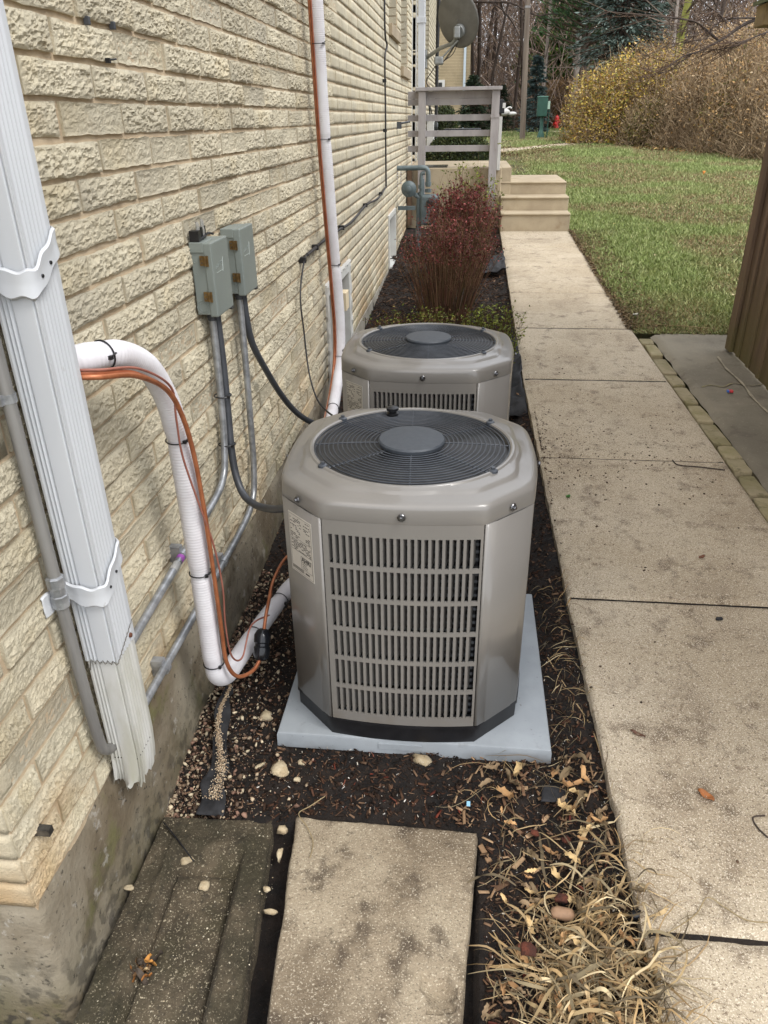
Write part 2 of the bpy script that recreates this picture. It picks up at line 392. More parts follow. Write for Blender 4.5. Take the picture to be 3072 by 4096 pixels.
M_glass_dark = mk('dark_window_glass', S(60, 62, 62), S(46, 48, 48), scale=2, rough=.08)
M_sillstone = mk('limestone_sill', S(176, 160, 134, .85), S(158, 142, 118, .85), scale=9, rough=.9)
M_frame_w = mk('white_vinyl', S(214, 214, 208, .93), S(204, 202, 196, .93), scale=8, rough=.45, spots=[(20, S(150, 140, 120), .64, .76, .4)])
M_lime = mk('limestone_chip', S(206, 190, 158, .88), S(184, 164, 130, .88), scale=30, rough=.9, bump=.8, bscale=90, bdist=.006, rand=.12, spots=[(60, S(120, 100, 76), .62, .7, .6)])
M_lava = mk('red_lava_rock', S(118, 62, 42, .8), S(76, 42, 30, .8), scale=40, rough=.95, bump=1., bscale=120, bdist=.008, rand=.15)
M_white_paint = mk('white_paint', S(206, 204, 198, .93), S(196, 194, 188, .93), scale=4, rough=.5)
M_blackgloss = mk('black_gloss', S(24, 26, 30), S(18, 20, 24), scale=4, rough=.2)
M_purple_dust = None

# give cream bricks rusty/yellow weathering low on the wall through world position
def add_stain_or_tone(m, zlo, zhi, col, strength, lo=.42, hi=.62, sc=3.0):
    nt = m.node_tree; N = nt.nodes; L = nt.links; bs = N['Principled BSDF']
    src = bs.inputs['Base Color'].links[0].from_socket
    g = N.new('ShaderNodeNewGeometry'); sx = N.new('ShaderNodeSeparateXYZ'); L.new(g.outputs['Position'], sx.inputs[0])
    mr = N.new('ShaderNodeMapRange'); mr.inputs[1].default_value = zhi; mr.inputs[2].default_value = zlo; L.new(sx.outputs[2], mr.inputs[0])
    n = N.new('ShaderNodeTexNoise'); n.inputs['Scale'].default_value = sc; n.inputs['Detail'].default_value = 5; L.new(g.outputs['Position'], n.inputs['Vector'])
    r2 = N.new('ShaderNodeMapRange'); r2.inputs[1].default_value = lo; r2.inputs[2].default_value = hi; L.new(n.outputs['Fac'], r2.inputs[0])
    m1 = N.new('ShaderNodeMath'); m1.operation = 'MULTIPLY'; L.new(mr.outputs[0], m1.inputs[0]); L.new(r2.outputs[0], m1.inputs[1])
    m2 = N.new('ShaderNodeMath'); m2.operation = 'MULTIPLY'; m2.inputs[1].default_value = strength; L.new(m1.outputs[0], m2.inputs[0])
    x = N.new('ShaderNodeMix'); x.data_type = 'RGBA'; L.new(m2.outputs[0], x.inputs[0]); L.new(src, x.inputs[6]); x.inputs[7].default_value = col
    L.new(x.outputs[2], bs.inputs['Base Color'])
add_stain_or_tone(M_brick, .25, .75, S(178, 134, 72), .65)
add_stain_or_tone(M_brick, .22, .55, S(122, 116, 56), .5, .5, .7, 5)
add_stain_or_tone(M_mortar, .25, .75, S(160, 122, 74), .5)
add_stain_or_tone(M_found, -.16, .16, S(76, 72, 38), .9, .36, .58, 4)
add_stain_or_tone(M_acpaint, .09, .24, S(112, 100, 84), .45, .4, .65, 11)
add_stain_or_tone(M_found, -.16, .2, S(34, 30, 26), .9, .5, .58, 24)
add_stain_or_tone(M_splash, -.038, -.050, S(46, 42, 26), .65, .35, .6, 12)  # dark tone by height, sets the raised rim apart from the channel
add_stain_or_tone(M_pad, .0, .045, S(74, 62, 50), .6, .45, .7, 9)
add_stain_or_tone(M_cedar, .1, .9, S(86, 84, 34), .75, .35, .6, 3)

# coil: glints on the fins painted as pale bands over dark grey
_nt = M_coil.node_tree; _w = _nt.nodes.new('ShaderNodeTexWave'); _w.inputs['Scale'].default_value = 14; _w.bands_direction = 'Z'; _w.inputs['Distortion'].default_value = 1.5; _w.inputs['Detail'].default_value = 3
_tc = _nt.nodes.new('ShaderNodeTexCoord'); _nt.links.new(_tc.outputs['Object'], _w.inputs['Vector'])
_r = _nt.nodes.new('ShaderNodeMapRange'); _r.inputs[1].default_value = .45; _r.inputs[2].default_value = .8; _nt.links.new(_w.outputs['Fac'], _r.inputs[0])
_x = _nt.nodes.new('ShaderNodeMix'); _x.data_type = 'RGBA'; _nt.links.new(_r.outputs[0], _x.inputs[0]); _x.inputs[6].default_value = S(24, 24, 28); _x.inputs[7].default_value = S(92, 96, 102)
_nt.links.new(_x.outputs[2], _nt.nodes['Principled BSDF'].inputs['Base Color'])
# foam: fine ribs
_nt = M_foam.node_tree

# ================================================================== GROUND
def terrain(x, y):
    y = np.asarray(y, float)
    return np.where(y < 10, .045 * y, np.where(y < 28, .45 + .033 * (y - 10), 1.044 + .001 * (y - 28)))
def bed_z(x, y):
    x = np.asarray(x, float); y = np.asarray(y, float)
    b = np.interp(y, [-3, 1.0, 1.3, 1.6, 3.6, 6, 10, 12], [-.10, -.06, -.035, 0., .0, .17, .38, .47])
    side = np.clip((-.50 - x) / .3, 0, 1)
    k = np.clip((x - .26) / .15, 0, 1); b = b + (np.maximum(b, .045 * y - .042) - b) * k * k * (3 - 2 * k)
    return b + side * np.interp(y, [0, 1.35, 1.7, 2.9, 6, 10], [-.05, -.05, -.01, .05, 0, 0])
def grid_mesh(name, xs, ys, zf, mat, smooth=True):
    X, Y = np.meshgrid(xs, ys); Z = zf(X, Y); V = np.stack([X.ravel(), Y.ravel(), Z.ravel()], 1)
    nx = len(xs); ny = len(ys); i = np.arange((nx - 1) * (ny - 1)); a = (i // (nx - 1)) * nx + i % (nx - 1)
    return mesh_from(name, V, np.stack([a, a + 1, a + nx + 1, a + nx], 1), [mat], smooth=smooth)
def hn(X, Y, s, a, o=4):
    return (fbm(np.stack([X.ravel() * s, Y.ravel() * s, np.zeros(X.size)], 1), o).reshape(X.shape) - .5) * a

def bedfull(X, Y):
    under = (((X > -.425) & (X < .085) & (Y < 1.40)) | ((X < -.40) & (Y < 1.385)) | ((np.abs(X + .115) < .38) & (np.abs(Y - 2.06) < .38))) * .05
    return bed_z(X, Y) + hn(X, Y, 9, .035) + hn(X, Y, 60, .020, 3) + hn(X, Y, 170, .010, 2) - under
g = meshobj('soil_bed', grid_mesh('soil_bed', np.linspace(-.86, .52, 110), np.concatenate([np.linspace(.3, 4, 260), np.linspace(4.05, 10.6, 140)]), bedfull, M_soil)); g['kind'] = 'structure'
# everything beyond: one ground sheet to the horizon
def groundz(X, Y):
    z = terrain(X, Y) - .03 + hn(X, Y, .5, .05) * (Y > 6)
    z = np.where((X < 1.42) & (Y < 10.6), z - .4, z)
    return z + np.where(Y > 55, (Y - 55) * .03, 0)
xs = np.concatenate([np.linspace(-160, -3, 30), np.linspace(-2.8, 1.41, 12), np.linspace(1.43, 9, 50), np.linspace(9.5, 160, 40)])
ys = np.concatenate([np.linspace(-40, .2, 12), np.linspace(.4, 10.55, 40), np.linspace(10.65, 30, 60), np.linspace(31, 60, 30), np.linspace(62, 240, 20)])
g = meshobj('lawn_ground', grid_mesh('lawn_ground', xs, ys, groundz, M_turf)); g['kind'] = 'structure'
g = meshobj('woodland_ground', grid_mesh('woodland_ground', np.linspace(-30, 60, 60), np.linspace(52, 140, 40), lambda X, Y: groundz(X, Y) + .05 + hn(X, Y, .3, .3), M_woodfloor)); g['kind'] = 'structure'

# sidewalk: slabs as separate pieces
def xl(y): return np.interp(y, [.5, 1.3, 2.4, 3.6, 4.7, 9.95], [.475, .455, .42, .405, .388, .395])
def xr(y): return np.interp(y, [.5, 3.0, 4.7, 5.8, 9.95], [1.37, 1.34, 1.29, 1.262, 1.235])
walk = link('sidewalk', None); walk.location = (0, 0, 0); walk['kind'] = 'structure'; BASES['sidewalk'] = Vector()
joints = [-.2, 1.122, 2.385, 3.579, 4.721, 5.851, 6.919, 7.958, 8.921, 9.93]
for k in range(len(joints) - 1):
    y0, y1 = joints[k] + .0035, joints[k + 1] - .0035
    nx, ny = (60, 80) if y0 < 3 else (26, 30)
    u = np.linspace(0, 1, nx); v = np.linspace(0, 1, ny); U, Vv = np.meshgrid(u, v)
    Y = y0 + (y1 - y0) * Vv; X = xl(Y) + (xr(Y) - xl(Y)) * U
    chip = fbm(np.stack([X.ravel() * 22, Y.ravel() * 22, np.full(X.size, 3. + k)], 1), 4).reshape(X.shape)
    ed = np.minimum(np.minimum(U * .9, (1 - U) * .9), np.minimum(Vv, 1 - Vv) * (y1 - y0))
    Z = .045 * Y - .012 * np.clip(1 - ed / (.012 + .02 * np.clip(chip - .45, 0, 1)), 0, 1) ** 1.5 + (chip - .5) * .003 + (k % 2) * .002
    # ragged long edge by the bed
    X = X + np.where(U < .001, (chip - .5) * .010, 0)
    Yj = Y + np.where(Vv < .001, (chip - .5) * .008, 0) + np.where(Vv > .999, (chip - .5) * .008, 0)
    top = np.stack([X.ravel(), Yj.ravel(), Z.ravel()], 1)
    i = np.arange((nx - 1) * (ny - 1)); a = (i // (nx - 1)) * nx + i % (nx - 1)
    F = [tuple(q) for q in np.stack([a, a + 1, a + nx + 1, a + nx], 1)]
    per = list(range(nx)) + [nx - 1 + nx * j for j in range(1, ny)] + [nx * (ny - 1) + j for j in range(nx - 2, -1, -1)] + [nx * j for j in range(ny - 2, 0, -1)]
    bot = top[per] - np.array([0, 0, .12]); n0 = len(top); m = len(per)
    V = np.vstack([top, bot])
    F += [(per[j], n0 + j, n0 + (j + 1) % m, per[(j + 1) % m]) for j in range(m)]
    me = mesh_from('slab', V, F, [M_walk], smooth=True)
    try: me.set_sharp_from_angle(angle=math.radians(50))
    except Exception: pass
    meshobj('slab', me, walk)
mb = MB(); mb.box(.44, 1.25, -.2, 9.9, -.2, -.16)
# grout below the joints
for j in joints[1:-1]: mb.box(xl(j) + .01, xr(j) - .01, j - .012, j + .012, .045 * j - .10, .045 * j - .009)
obj('joint_dirt', mb, M_soil, walk)

# edging strip of mossy stones between walk and shed pad
strip = link('edging_strip', None); strip['kind'] = 'structure'; BASES['edging_strip'] = Vector()
y = .3; k = 0
while y < 5.62:
    ln = random.choice([.30, .22, .34, .16, .27]) * (1.0 if y > 2 else 1.2); y1 = min(y + ln, 5.66)
    mb = MB(); x0 = float(xr(y)) + .012; x1 = float(xr(y)) + .096
    pts = []
    for (cx, cy) in ((x0, y), ((x0 + x1) / 2, y - .004), (x1, y), (x1 + .004, (y + y1) / 2), (x1, y1 - .012), ((x0 + x1) / 2, y1 - .008), (x0, y1 - .012), (x0 - .003, (y + y1) / 2)):
        pts.append((cx + random.uniform(-.006, .006), cy + random.uniform(-.005, .005)))
    z = .045 * y - .004 + random.uniform(-.008, .004)
    mb.prism(pts, z - .1, z)
    obj('edging_stone', mb, M_strip, strip, bevel=.008, smooth=40)
    y = y1; k += 1
# shed pad
def padz(X, Y): return .045 * Y - .004 + hn(X, Y, 3, .006)
mb = MB()
me = grid_mesh('shed_pad', np.linspace(0, 1, 90), np.linspace(.2, 5.70, 140), lambda X, Y: padz(X * 3, Y), M_pad_grey)
for v_ in me.vertices:
    l_ = float(xr(v_.co.y)) + .112 + .008 * math.sin(v_.co.y * 23) * math.sin(v_.co.y * 7.1); u_ = v_.co.x; v_.co.x = l_ + u_ * (4.2 - l_)
    if u_ < .001: v_.co.z -= .02
g = meshobj('shed_pad', me); g['kind'] = 'structure'
mb = MB(); mb.box(1.45, 4.2, 5.70, 5.74, .0, .25); mb.box(1.40, 1.47, .2, 5.7, -.1, .0)
obj('pad_edge', mb, M_pad_grey, g)
# pale crack seam of old mortar along the pad
mb = MB(); pp = [(1.72, 5.2), (1.71, 4.95), (1.73, 4.7), (1.72, 4.4), (1.75, 4.1), (1.77, 3.8), (1.80, 3.4), (1.83, 3.0), (1.86, 2.5)]
pp = [(a_, b_, .045 * b_ + .003) for a_, b_ in pp]; mb.tube(smooth_path(pp, 4), lambda u: .0075 + .004 * math.sin(u * 60), 6, flat=.12)
obj('mortar_seam', mb, mk('seam_mortar', S(164, 154, 132), S(140, 130, 112), scale=20, rough=.95), g)
mb = MB(); pp = [(1.47, 4.62, .207), (1.53, 4.66, .209), (1.60, 4.63, .209), (1.68, 4.70, .212), (1.78, 4.66, .211), (1.9, 4.72, .213)]; mb.tube(smooth_path(pp, 3), lambda u: .006 + .003 * math.sin(u * 40), 5, flat=.12)
obj('mortar_seam', mb, M_strip, g)
# paths across the lawn
def ribbon(name, pts, w, mat, dz=.02):
    P = smooth_path([(a_, b_, 0) for a_, b_ in pts], 8); V = []; F = []
    for i, p in enumerate(P):
        t = (P[min(i + 1, len(P) - 1)] - P[max(i - 1, 0)]).normalized(); n = Vector((-t.y, t.x, 0)) * w / 2
        for q in (p - n, p + n): V.append((q.x, q.y, float(terrain(q.x, q.y)) + dz))
    for i in range(len(P) - 1): F.append((2 * i, 2 * i + 1, 2 * i + 3, 2 * i + 2))
    V = np.array(V); n = len(V); V2 = np.vstack([V, V - [0, 0, .1]])
    for i in range(len(P) - 1):
        F += [(2 * i, 2 * i + 2, 2 * i + 2 + n, 2 * i + n), (2 * i + 1, 2 * i + 3, 2 * i + 3 + n, 2 * i + 1 + n)]
    o = meshobj(name, mesh_from(name, V2, F, [mat])); o['kind'] = 'structure'; return o
ribbon('near_path', [(.6, 22.5), (1.5, 23.5), (2.6, 24.6), (3.6, 25.6), (4.4, 26.8)], .7, M_walk)
ribbon('far_path', [(-6, 38), (0, 39.5), (2.2, 40.5), (4, 39), (5, 36), (5.4, 33)], 1.5, M_walk)

# ================================================================== APARTMENT WALL
WX = -.82; Z0 = .294; CP = .0727; BL = .3022; YC = .886
bw = thing('apartment_building', 'cream painted rock-face brick building running along the left on a stained foundation', 'building', (WX, YC, 0))
OPEN = [(8.40, 9.30, 2.44, 4.05), (9.72, 10.75, 2.16, 4.05), (11.42, 12.18, 1.13, 3.3), (14.6, 15.6, 2.2, 4.0),
        (8.12, 8.88, .28, .82), (4.42, 5.32, .05, .82), (9.18, 9.33, 1.0, 1.2), (9.60, 9.80, 1.0, 1.2)]
# brick variants
def brick_variant(seed, nx, nz, L=.292, H=.0610, D=.05):
    u = np.linspace(0, 1, nx); v = np.linspace(0, 1, nz); U, Vv = np.meshgrid(u, v)
    x = U * L; z = Vv * H
    P = np.stack([x.ravel() * 66, z.ravel() * 125, np.full(x.size, seed * 7.7)], 1)
    w = fbm(P * .6 + 40, 3)
    P2 = P + np.stack([w * 2.2, w * 1.6, w * 0], 1)
    n = fbm(P2, 4); r = 1 - np.abs(2 * fbm(P2 * .9 + 9, 3) - 1)
    q = n * 6.5; st = np.floor(q) + np.clip((q - np.floor(q)) * 3.2 - 1.1, 0, 1)      # broken, flaky ledges
    rough = [1, .9, 1.1, .75, 1.15, 1, .45][seed % 7]
    h = (.62 * st / 6.5 + .25 * n + .35 * r ** 2) * .0150 * rough
    h = h.reshape(x.shape)
    ed = np.minimum(np.minimum(U * L, (1 - U) * L), np.minimum(Vv * H, (1 - Vv) * H))
    m = np.clip(np.minimum(np.minimum(Vv * H, (1 - Vv) * H) / .008, np.minimum(U * L, (1 - U) * L) / .015), 0, 1) ** .8
    out = np.maximum((h - .0068) * m + .0008, -.0040)
    # front in +X ; length along Y
    jx = (vnoise(np.stack([x.ravel() * 30, z.ravel() * 30, np.full(x.size, seed + .5)], 1)).reshape(x.shape) - .5) * .005
    onedge = (ed < 1e-6)
    front = np.stack([out.ravel(), (x + np.where(onedge, jx, 0)).ravel(), (z + np.where(onedge, jx, 0)).ravel()], 1)
    i = np.arange((nx - 1) * (nz - 1)); a = (i // (nx - 1)) * nx + i % (nx - 1)
    F = [tuple(t) for t in np.stack([a, a + 1, a + nx + 1, a + nx], 1)]
    per = list(range(nx)) + [nx - 1 + nx * j for j in range(1, nz)] + [nx * (nz - 1) + j for j in range(nx - 2, -1, -1)] + [nx * j for j in range(nz - 2, 0, -1)]
    bk = front[per].copy(); bk[:, 0] = -D; n0 = len(front); mm = len(per)
    V = np.vstack([front, bk]); F += [(per[j], n0 + j, n0 + (j + 1) % mm, per[(j + 1) % mm]) for j in range(mm)]
    return V, F
HI = [mesh_from('brick', *brick_variant(s, 84, 20), [M_brick]) for s in range(14)]
LOW = [brick_variant(s, 15, 5) for s in range(10)]
LOW = [(np.where(V[:, :1] > -.04, V * [.45, 1, 1], V), np.array([f for f in F if len(f) == 4])) for V, F in LOW]
BOXV = np.array([[0, 0, 0], [0, .292, 0], [0, .292, .062], [0, 0, .062], [-.05, 0, 0], [-.05, .292, 0], [-.05, .292, .062], [-.05, 0, .062]]); BOXF = np.array([[0, 1, 2, 3], [0, 4, 5, 1], [1, 5, 6, 2], [2, 6, 7, 3], [3, 7, 4, 0]])
cand = []
nrow = 66
for k in range(nrow):
    z = Z0 + k * CP; off = (0, .5, .17, .66)[k % 4] * BL if k % 2 == 0 else ((k % 4) * .27) * BL
    off = {0: 0., 1: .5, 2: .08, 3: .58}[k % 4] * BL
    y = YC - off
    while y < 20.2:
        ln = 1.0; a = max(y, YC + .004); b = min(y + BL - .0125, 20.2)
        segs = [(a, b)]
        for (o0, o1, p0, p1) in OPEN:
            if z + .062 > p0 + .005 and z < p1 - .005:
                ns = []
                for (s0, s1) in segs:
                    if s1 <= o0 or s0 >= o1: ns.append((s0, s1))
                    else:
                        if s0 < o0: ns.append((s0, o0))
                        if s1 > o1: ns.append((o1, s1))
                segs = ns
        for (s0, s1) in segs:
            if s1 - s0 > .03 and not (y > 12.5 and z < .5): cand.append((s0, s1 - s0, z))
        y += BL
cand = np.array(cand)
pj = project(np.stack([np.full(len(cand), WX), cand[:, 0] + cand[:, 1] / 2, cand[:, 2] + .03], 1))
inside = (pj[:, 0] > -140) & (pj[:, 0] < 3200) & (pj[:, 1] > -120) & (pj[:, 1] < 4250)
size = cand[:, 1] / np.maximum(pj[:, 2], .1) ** 2 * inside
order = np.argsort(-size); near = set(order[:300].tolist())
sv = []; sf = []; nn = 0
for i, (y, ln, z) in enumerate(cand):
    sx = ln / .292; jit = random.uniform(-.003, .003)
    if i in near:
        o = link('brick', random.choice(HI), bw, (jit, y - YC, z + random.uniform(-.0012, .0012)))
        o.scale = (random.uniform(.85, 1.2), sx, 1)
        if random.random() < .5:
            o.location.y += ln; o.rotation_euler = (math.pi, 0, 0); o.location.z += .062   # flipped end for end for variety
        BASES[o.name] = Vector()
    else:
        if z > 3.2 and y < 6: pass
        if y < 13 and inside[i]: V, F = LOW[random.randrange(10)]
        else: V, F = BOXV, BOXF
        V = V * [1, sx, 1] + [jit, y - YC, z]; sv.append(V); sf.append(F + nn); nn += len(V)
# return wall round the near corner (faces the camera side)
for k in range(48):
    z = Z0 + k * CP; x = WX + .002 - (0 if k % 2 else .5) * 0.14
    first = True; xx = WX - .003
    while xx > WX - 2.4:
        ln = .292 if not (first and k % 2) else .142; first = False
        V, F = LOW[random.randrange(10)] if xx > WX - 1.0 else (BOXV, BOXF)
        V = V * [1, ln / .292, 1]; W = np.stack([xx - ln + V[:, 1] - WX, -V[:, 0], V[:, 2] + z], 1)
        sv.append(W); sf.append(F[:, ::-1] + nn); nn += len(W); xx -= ln + .0095
me = mesh_from('brick_courses', np.vstack(sv), np.vstack(sf), [M_brick])
meshobj('brick_courses', me, bw, (0, 0, 0), 'stuff')
# mortar backing, with the openings left out: column strips between openings
mb = MB(); edges = sorted(set([YC + .008, 20.18] + [e for o in OPEN for e in o[:2]]))
for a, b in zip(edges[:-1], edges[1:]):
    c = (a + b) / 2; hs = sorted([(o[2], o[3]) for o in OPEN if o[0] <= c <= o[1]]); z = Z0 - .02
    for (p0, p1) in hs:
        if p0 > z: mb.box(WX - .30, WX - .0045, a, b, z, p0)
        z = p1
    mb.box(WX - .30, WX - .0045, a, b, z, 5.2)
mb.box(WX - 2.5, WX - .3, YC + .0035, YC + .25, Z0 - .02, 5.2)
obj('mortar_wall', mb, M_mortar, bw)
mb = MB(); mb.box(WX - 6, WX - .31, YC + .26, 20.2, -.3, 5.19); mb.box(WX - 6, WX + .25, YC - .2, 20.4, 5.2, 5.4)
obj('inner_wall', mb, M_mortar, bw)
# foundation: one skin wrapped round the corner
s1 = np.linspace(-2.4, -.06, 60); s2 = np.linspace(-.055, .055, 12); s3 = np.linspace(.06, 5.4 - YC, 150); ss = np.concatenate([s1, s2, s3]); zs_ = np.linspace(-.35, Z0 - .003, 26)
Sg, Zg = np.meshgrid(ss, zs_); rc = .02
px_ = np.where(Sg < 0, Sg, 0.); py_ = np.where(Sg > 0, Sg, 0.); ang = np.clip((Sg + .03) / .06, 0, 1) * math.pi / 2
nxx, nyy = np.sin(ang), -np.cos(ang); px_ = np.minimum(px_, 0) ; 
cx_ = np.where(Sg < -.03, Sg, np.where(Sg > .03, -rc, -rc)) ; cy_ = np.where(Sg > .03, Sg, rc); cx_ = np.where((Sg >= -.03) & (Sg <= .03), -rc, cx_); cx_ = np.where(Sg < -.03, np.minimum(Sg, -rc), cx_)
off_ = rc + .003 + (fbm(np.stack([Sg.ravel() * 5, Zg.ravel() * 5, np.zeros(Sg.size)], 1), 5).reshape(Sg.shape) - .5) * .024 + (fbm(np.stack([Sg.ravel() * 30, Zg.ravel() * 30, np.zeros(Sg.size)], 1), 3).reshape(Sg.shape) - .5) * .005 + .014 * np.clip((.25 - Zg) / .3, 0, 1)
off_ = np.where(Zg > Z0 - .018, rc - .006, off_)
Xg = cx_ + nxx * off_; Yg = cy_ + nyy * off_
i = []; ns_ = len(ss)
for r_ in range(len(zs_) - 1):
    for c_ in range(ns_ - 1):
        yy_ = YC + ss[c_] + .02
        if 4.40 < yy_ < 5.34 and zs_[r_] + .01 > .06: continue
        a = r_ * ns_ + c_; i.append((a, a + 1, a + ns_ + 1, a + ns_))
V = np.stack([Xg.ravel(), Yg.ravel(), Zg.ravel()], 1)
meshobj('foundation', mesh_from('foundation', V, np.array(i), [M_found], smooth=True), bw)
mb = MB()
yy = 5.4; h = 0
for ln in (.62, .62, .62, .62, .62, .62):
    y1 = yy + ln
    if y1 > 8.1: y1 = 8.12
    mb.box(WX - .2, WX + .006, yy + .004, y1 - .004, -.3, Z0 - .004); yy = y1
    if yy >= 8.1: break
for (a_, b_) in ((8.12, 8.88),): mb.box(WX - .2, WX + .006, a_, b_, -.3, .27)
for a_ in (8.88, 9.6, 10.4, 11.2): mb.box(WX - .2, WX + .006, a_ + .004, a_ + .7, -.3, Z0 - .004)
obj('foundation_block', mb, M_found_pale, bw)
mb = MB()
for a_ in (5.55, 6.1, 6.66, 7.2, 7.75): mb.box(WX + .004, WX + .010, a_, a_ + .012, .10, .26)
obj('weep_slot', mb, M_black, bw)
# windows: sill, reveal, frame, pane
def window(y0, y1, z0, z1):
    w = obj('window', MB().box(WX - .16, WX - .10, y0, y1, z0, z1), M_frame_w, bw)
    mb = MB(); mb.box(WX - .095, WX - .090, y0 + .06, y1 - .06, z0 + .08, z1 - .06); obj('pane', mb, M_glass_dark, w)
    mb = MB(); mb.box(WX - .10, WX + .035, y0 - .04, y1 + .04, z0 - .10, z0 - .004); obj('sill', mb, M_sillstone, w, bevel=.004)
    # stacked brick jambs inside the reveal
    mb = MB(); z = z0
    while z < z1 - .05:
        mb.box(WX - .099, WX - .012, y1 - .012, y1 + .02, z + .004, z + .066); mb.box(WX - .099, WX - .012, y0 - .02, y0 + .012, z + .004, z + .066); z += CP
    obj('jamb_bricks', mb, M_brick, w, kind='stuff')
window(8.40, 9.30, 2.50, 4.05); window(9.72, 10.75, 2.22, 4.05); window(14.6, 15.6, 2.26, 4.0)
for (y0, y1) in ((9.18, 9.33), (9.60, 9.80)):
    v = obj('vent_grille', MB().box(WX - .06, WX - .012, y0, y1, 1.0, 1.2), M_glass_dark, bw)
    mb = MB()
    for q in range(7): mb.box(WX - .012, WX - .002, y0 + .005, y1 - .005, 1.01 + q * .027, 1.018 + q * .027)
    obj('louvre_bars', mb, M_rail, v, kind='stuff')
# door recess on the landing
d = obj('door', MB().box(WX - .28, WX - .24, 11.46, 12.14, 1.15, 3.2), M_cedar, bw)
mb = MB(); mb.box(WX - .26, WX + .012, 11.38, 11.42, 1.13, 3.3); mb.box(WX - .26, WX + .012, 12.18, 12.22, 1.13, 3.3); mb.box(WX - .26, WX + .012, 11.42, 12.18, 3.26, 3.3); obj('door_frame', mb, M_frame_w, d)
obj('door_handle', MB().lathe([(0, 0), (.03, .0), (.03, .03), (0, .035)], (WX - .24, 11.55, 2.1), 12), M_brass, d)
# basement windows
def bwin(y0, y1, z0, z1, near):
    w = obj('basement_window', MB().box(WX - .16, WX - .14, y0, y1, z0, z1), M_frame_w, bw)
    mb = MB(); t = .045
    mb.box(WX - .14, WX + .014, y1 - t, y1, z0, z1); mb.box(WX - .14, WX + .014, y0, y0 + t, z0, z1); mb.box(WX - .14, WX + .014, y0 + t, y1 - t, z1 - .05, z1)
    mb.box(WX - .14, WX + .03, y0 + t, y1 - t, z0, z0 + .03)
    obj('window_frame', mb, M_frame_w, w, bevel=.003)
    if near:
        # pale mortar smeared round the outer edge
        mb = MB()
        for (pa, pb) in (((y0 - .008, z0), (y0 - .008, z1 + .01)), ((y1 + .01, z0), (y1 + .01, z1 + .01)), ((y0 - .01, z1 + .01), (y1 + .012, z1 + .012))):
            P = [(WX + .006 + random.uniform(-.004, .006), pa[0] + (pb[0] - pa[0]) * t_ + random.uniform(-.005, .005), pa[1] + (pb[1] - pa[1]) * t_ + random.uniform(-.005, .005)) for t_ in np.linspace(0, 1, 24)]
            mb.tube(P, .014, 6)
        obj('caulk', mb, M_white_paint, w, kind='stuff')
        mb = MB(); mb.box(WX - .138, WX - .13, y0 + .1, y1 - .1, z0 + .34, z1 - .1); mb.box(WX - .138, WX - .13, y0 + .1, y1 - .1, z0 + .08, z0 + .3); obj('pane', mb, M_glass_dark, w)
        mb = MB(); mb.box(WX - .03, WX + .03, y1 - .32, y1 - .2, z1 - .26, z1 - .14); obj('latch_block', mb, mk('cream_foam', S(222, 204, 170), rough=.8), w, bevel=.004)
bwin(8.12, 8.88, .28, .82, False); bwin(4.42, 5.32, .06, .82, True)
# wall oddments: nails, tags
mb = MB()
for (px, py) in ((352, 78), (454, 98)): p = at_x(px, py, WX + .010); obj('anchor_clip', MB().box(p.x - .01, p.x + .004, p.y - .004, p.y + .004, p.z - .010, p.z + .006), M_whip, bw, bevel=.002)
None
p = at_x(430, 240, WX + .01); mb = MB().tube([p, p + Vector((.01, .025, .003))], .002, 6); mb.box(p.x - .004, p.x + .006, p.y - .004, p.y + .004, p.z - .006, p.z + .004); obj('nail', mb, M_black, bw)
p = at_x(182, 3322, WX + .02); obj('bolt', MB().box(p.x - .02, p.x + .012, p.y - .008, p.y + .008, p.z - .008, p.z + .008), M_screw, bw)
p = at_x(1595, 495, WX + .02); mb = MB().box(p.x - .02, p.x + .03, p.y - .02, p.y + .02, p.z - .05, p.z + .02); mb.tube([p, p + Vector((.12, .05, .02))], .012, 6); obj('hose_bib', mb, M_whip, bw)

# ================================================================== DOWNSPOUTS
def ds_profile(x0, x1, y0, y1):
    """plan of a corrugated rectangular downspout, clockwise from wall side"""
    pts = []
    def side(a, b, nrm, grooves):
        a = Vector(a); b = Vector(b); L_ = (b - a).length; n = 60; t = (b - a).normalized()
        for i in range(n):
            s_ = i / n; d_ = 0
            for (g0, g1, k_) in grooves:
                if g0 < s_ < g1: d_ = -.0042 * (0.5 - .5 * math.cos(2 * math.pi * (s_ - g0) / (g1 - g0) * k_))
            pts.append(tuple((a + t * (L_ * s_) + Vector(nrm) * d_)))
    side((x0, y0), (x1, y0), (0, -1), [(.06, .40, 3), (.88, .96, 1)])
    side((x1, y0), (x1, y1), (1, 0), [(.10, .86, 6)])
    side((x1, y1), (x0, y1), (0, 1), [])
    side((x0, y1), (x0, y0), (-1, 0), [])
    return pts
def ds_pipe(x0, x1, y0, y1, levels, fn=None):
    pr = ds_profile(x0, x1, y0, y1); n = len(pr); V = []; F = []; cx, cy = (x0 + x1) / 2, (y0 + y1) / 2
    for j, (z, sc) in enumerate(levels):
        for i, p in enumerate(pr):
            q = [cx + (p[0] - cx) * sc, cy + (p[1] - cy) * sc, z]
            if fn: q = fn(i / n, j, q)
            V.append(tuple(q))
    for j in range(len(levels) - 1):
        for i in range(n): F.append((j * n + i, j * n + (i + 1) % n, (j + 1) * n + (i + 1) % n, (j + 1) * n + i))
    return V, F
dx0, dx1, dy0, dy1 = -.800, -.726, 1.222, 1.318
ds = thing('downspout', 'weathered white corrugated downspout near the brick corner, its crimped lower end stained green', 'downspout', (-.76, 1.27, .28))
V, F = ds_pipe(dx0, dx1, dy0, dy1, [(z, 1.0) for z in np.linspace(.655, 5.2, 30)])
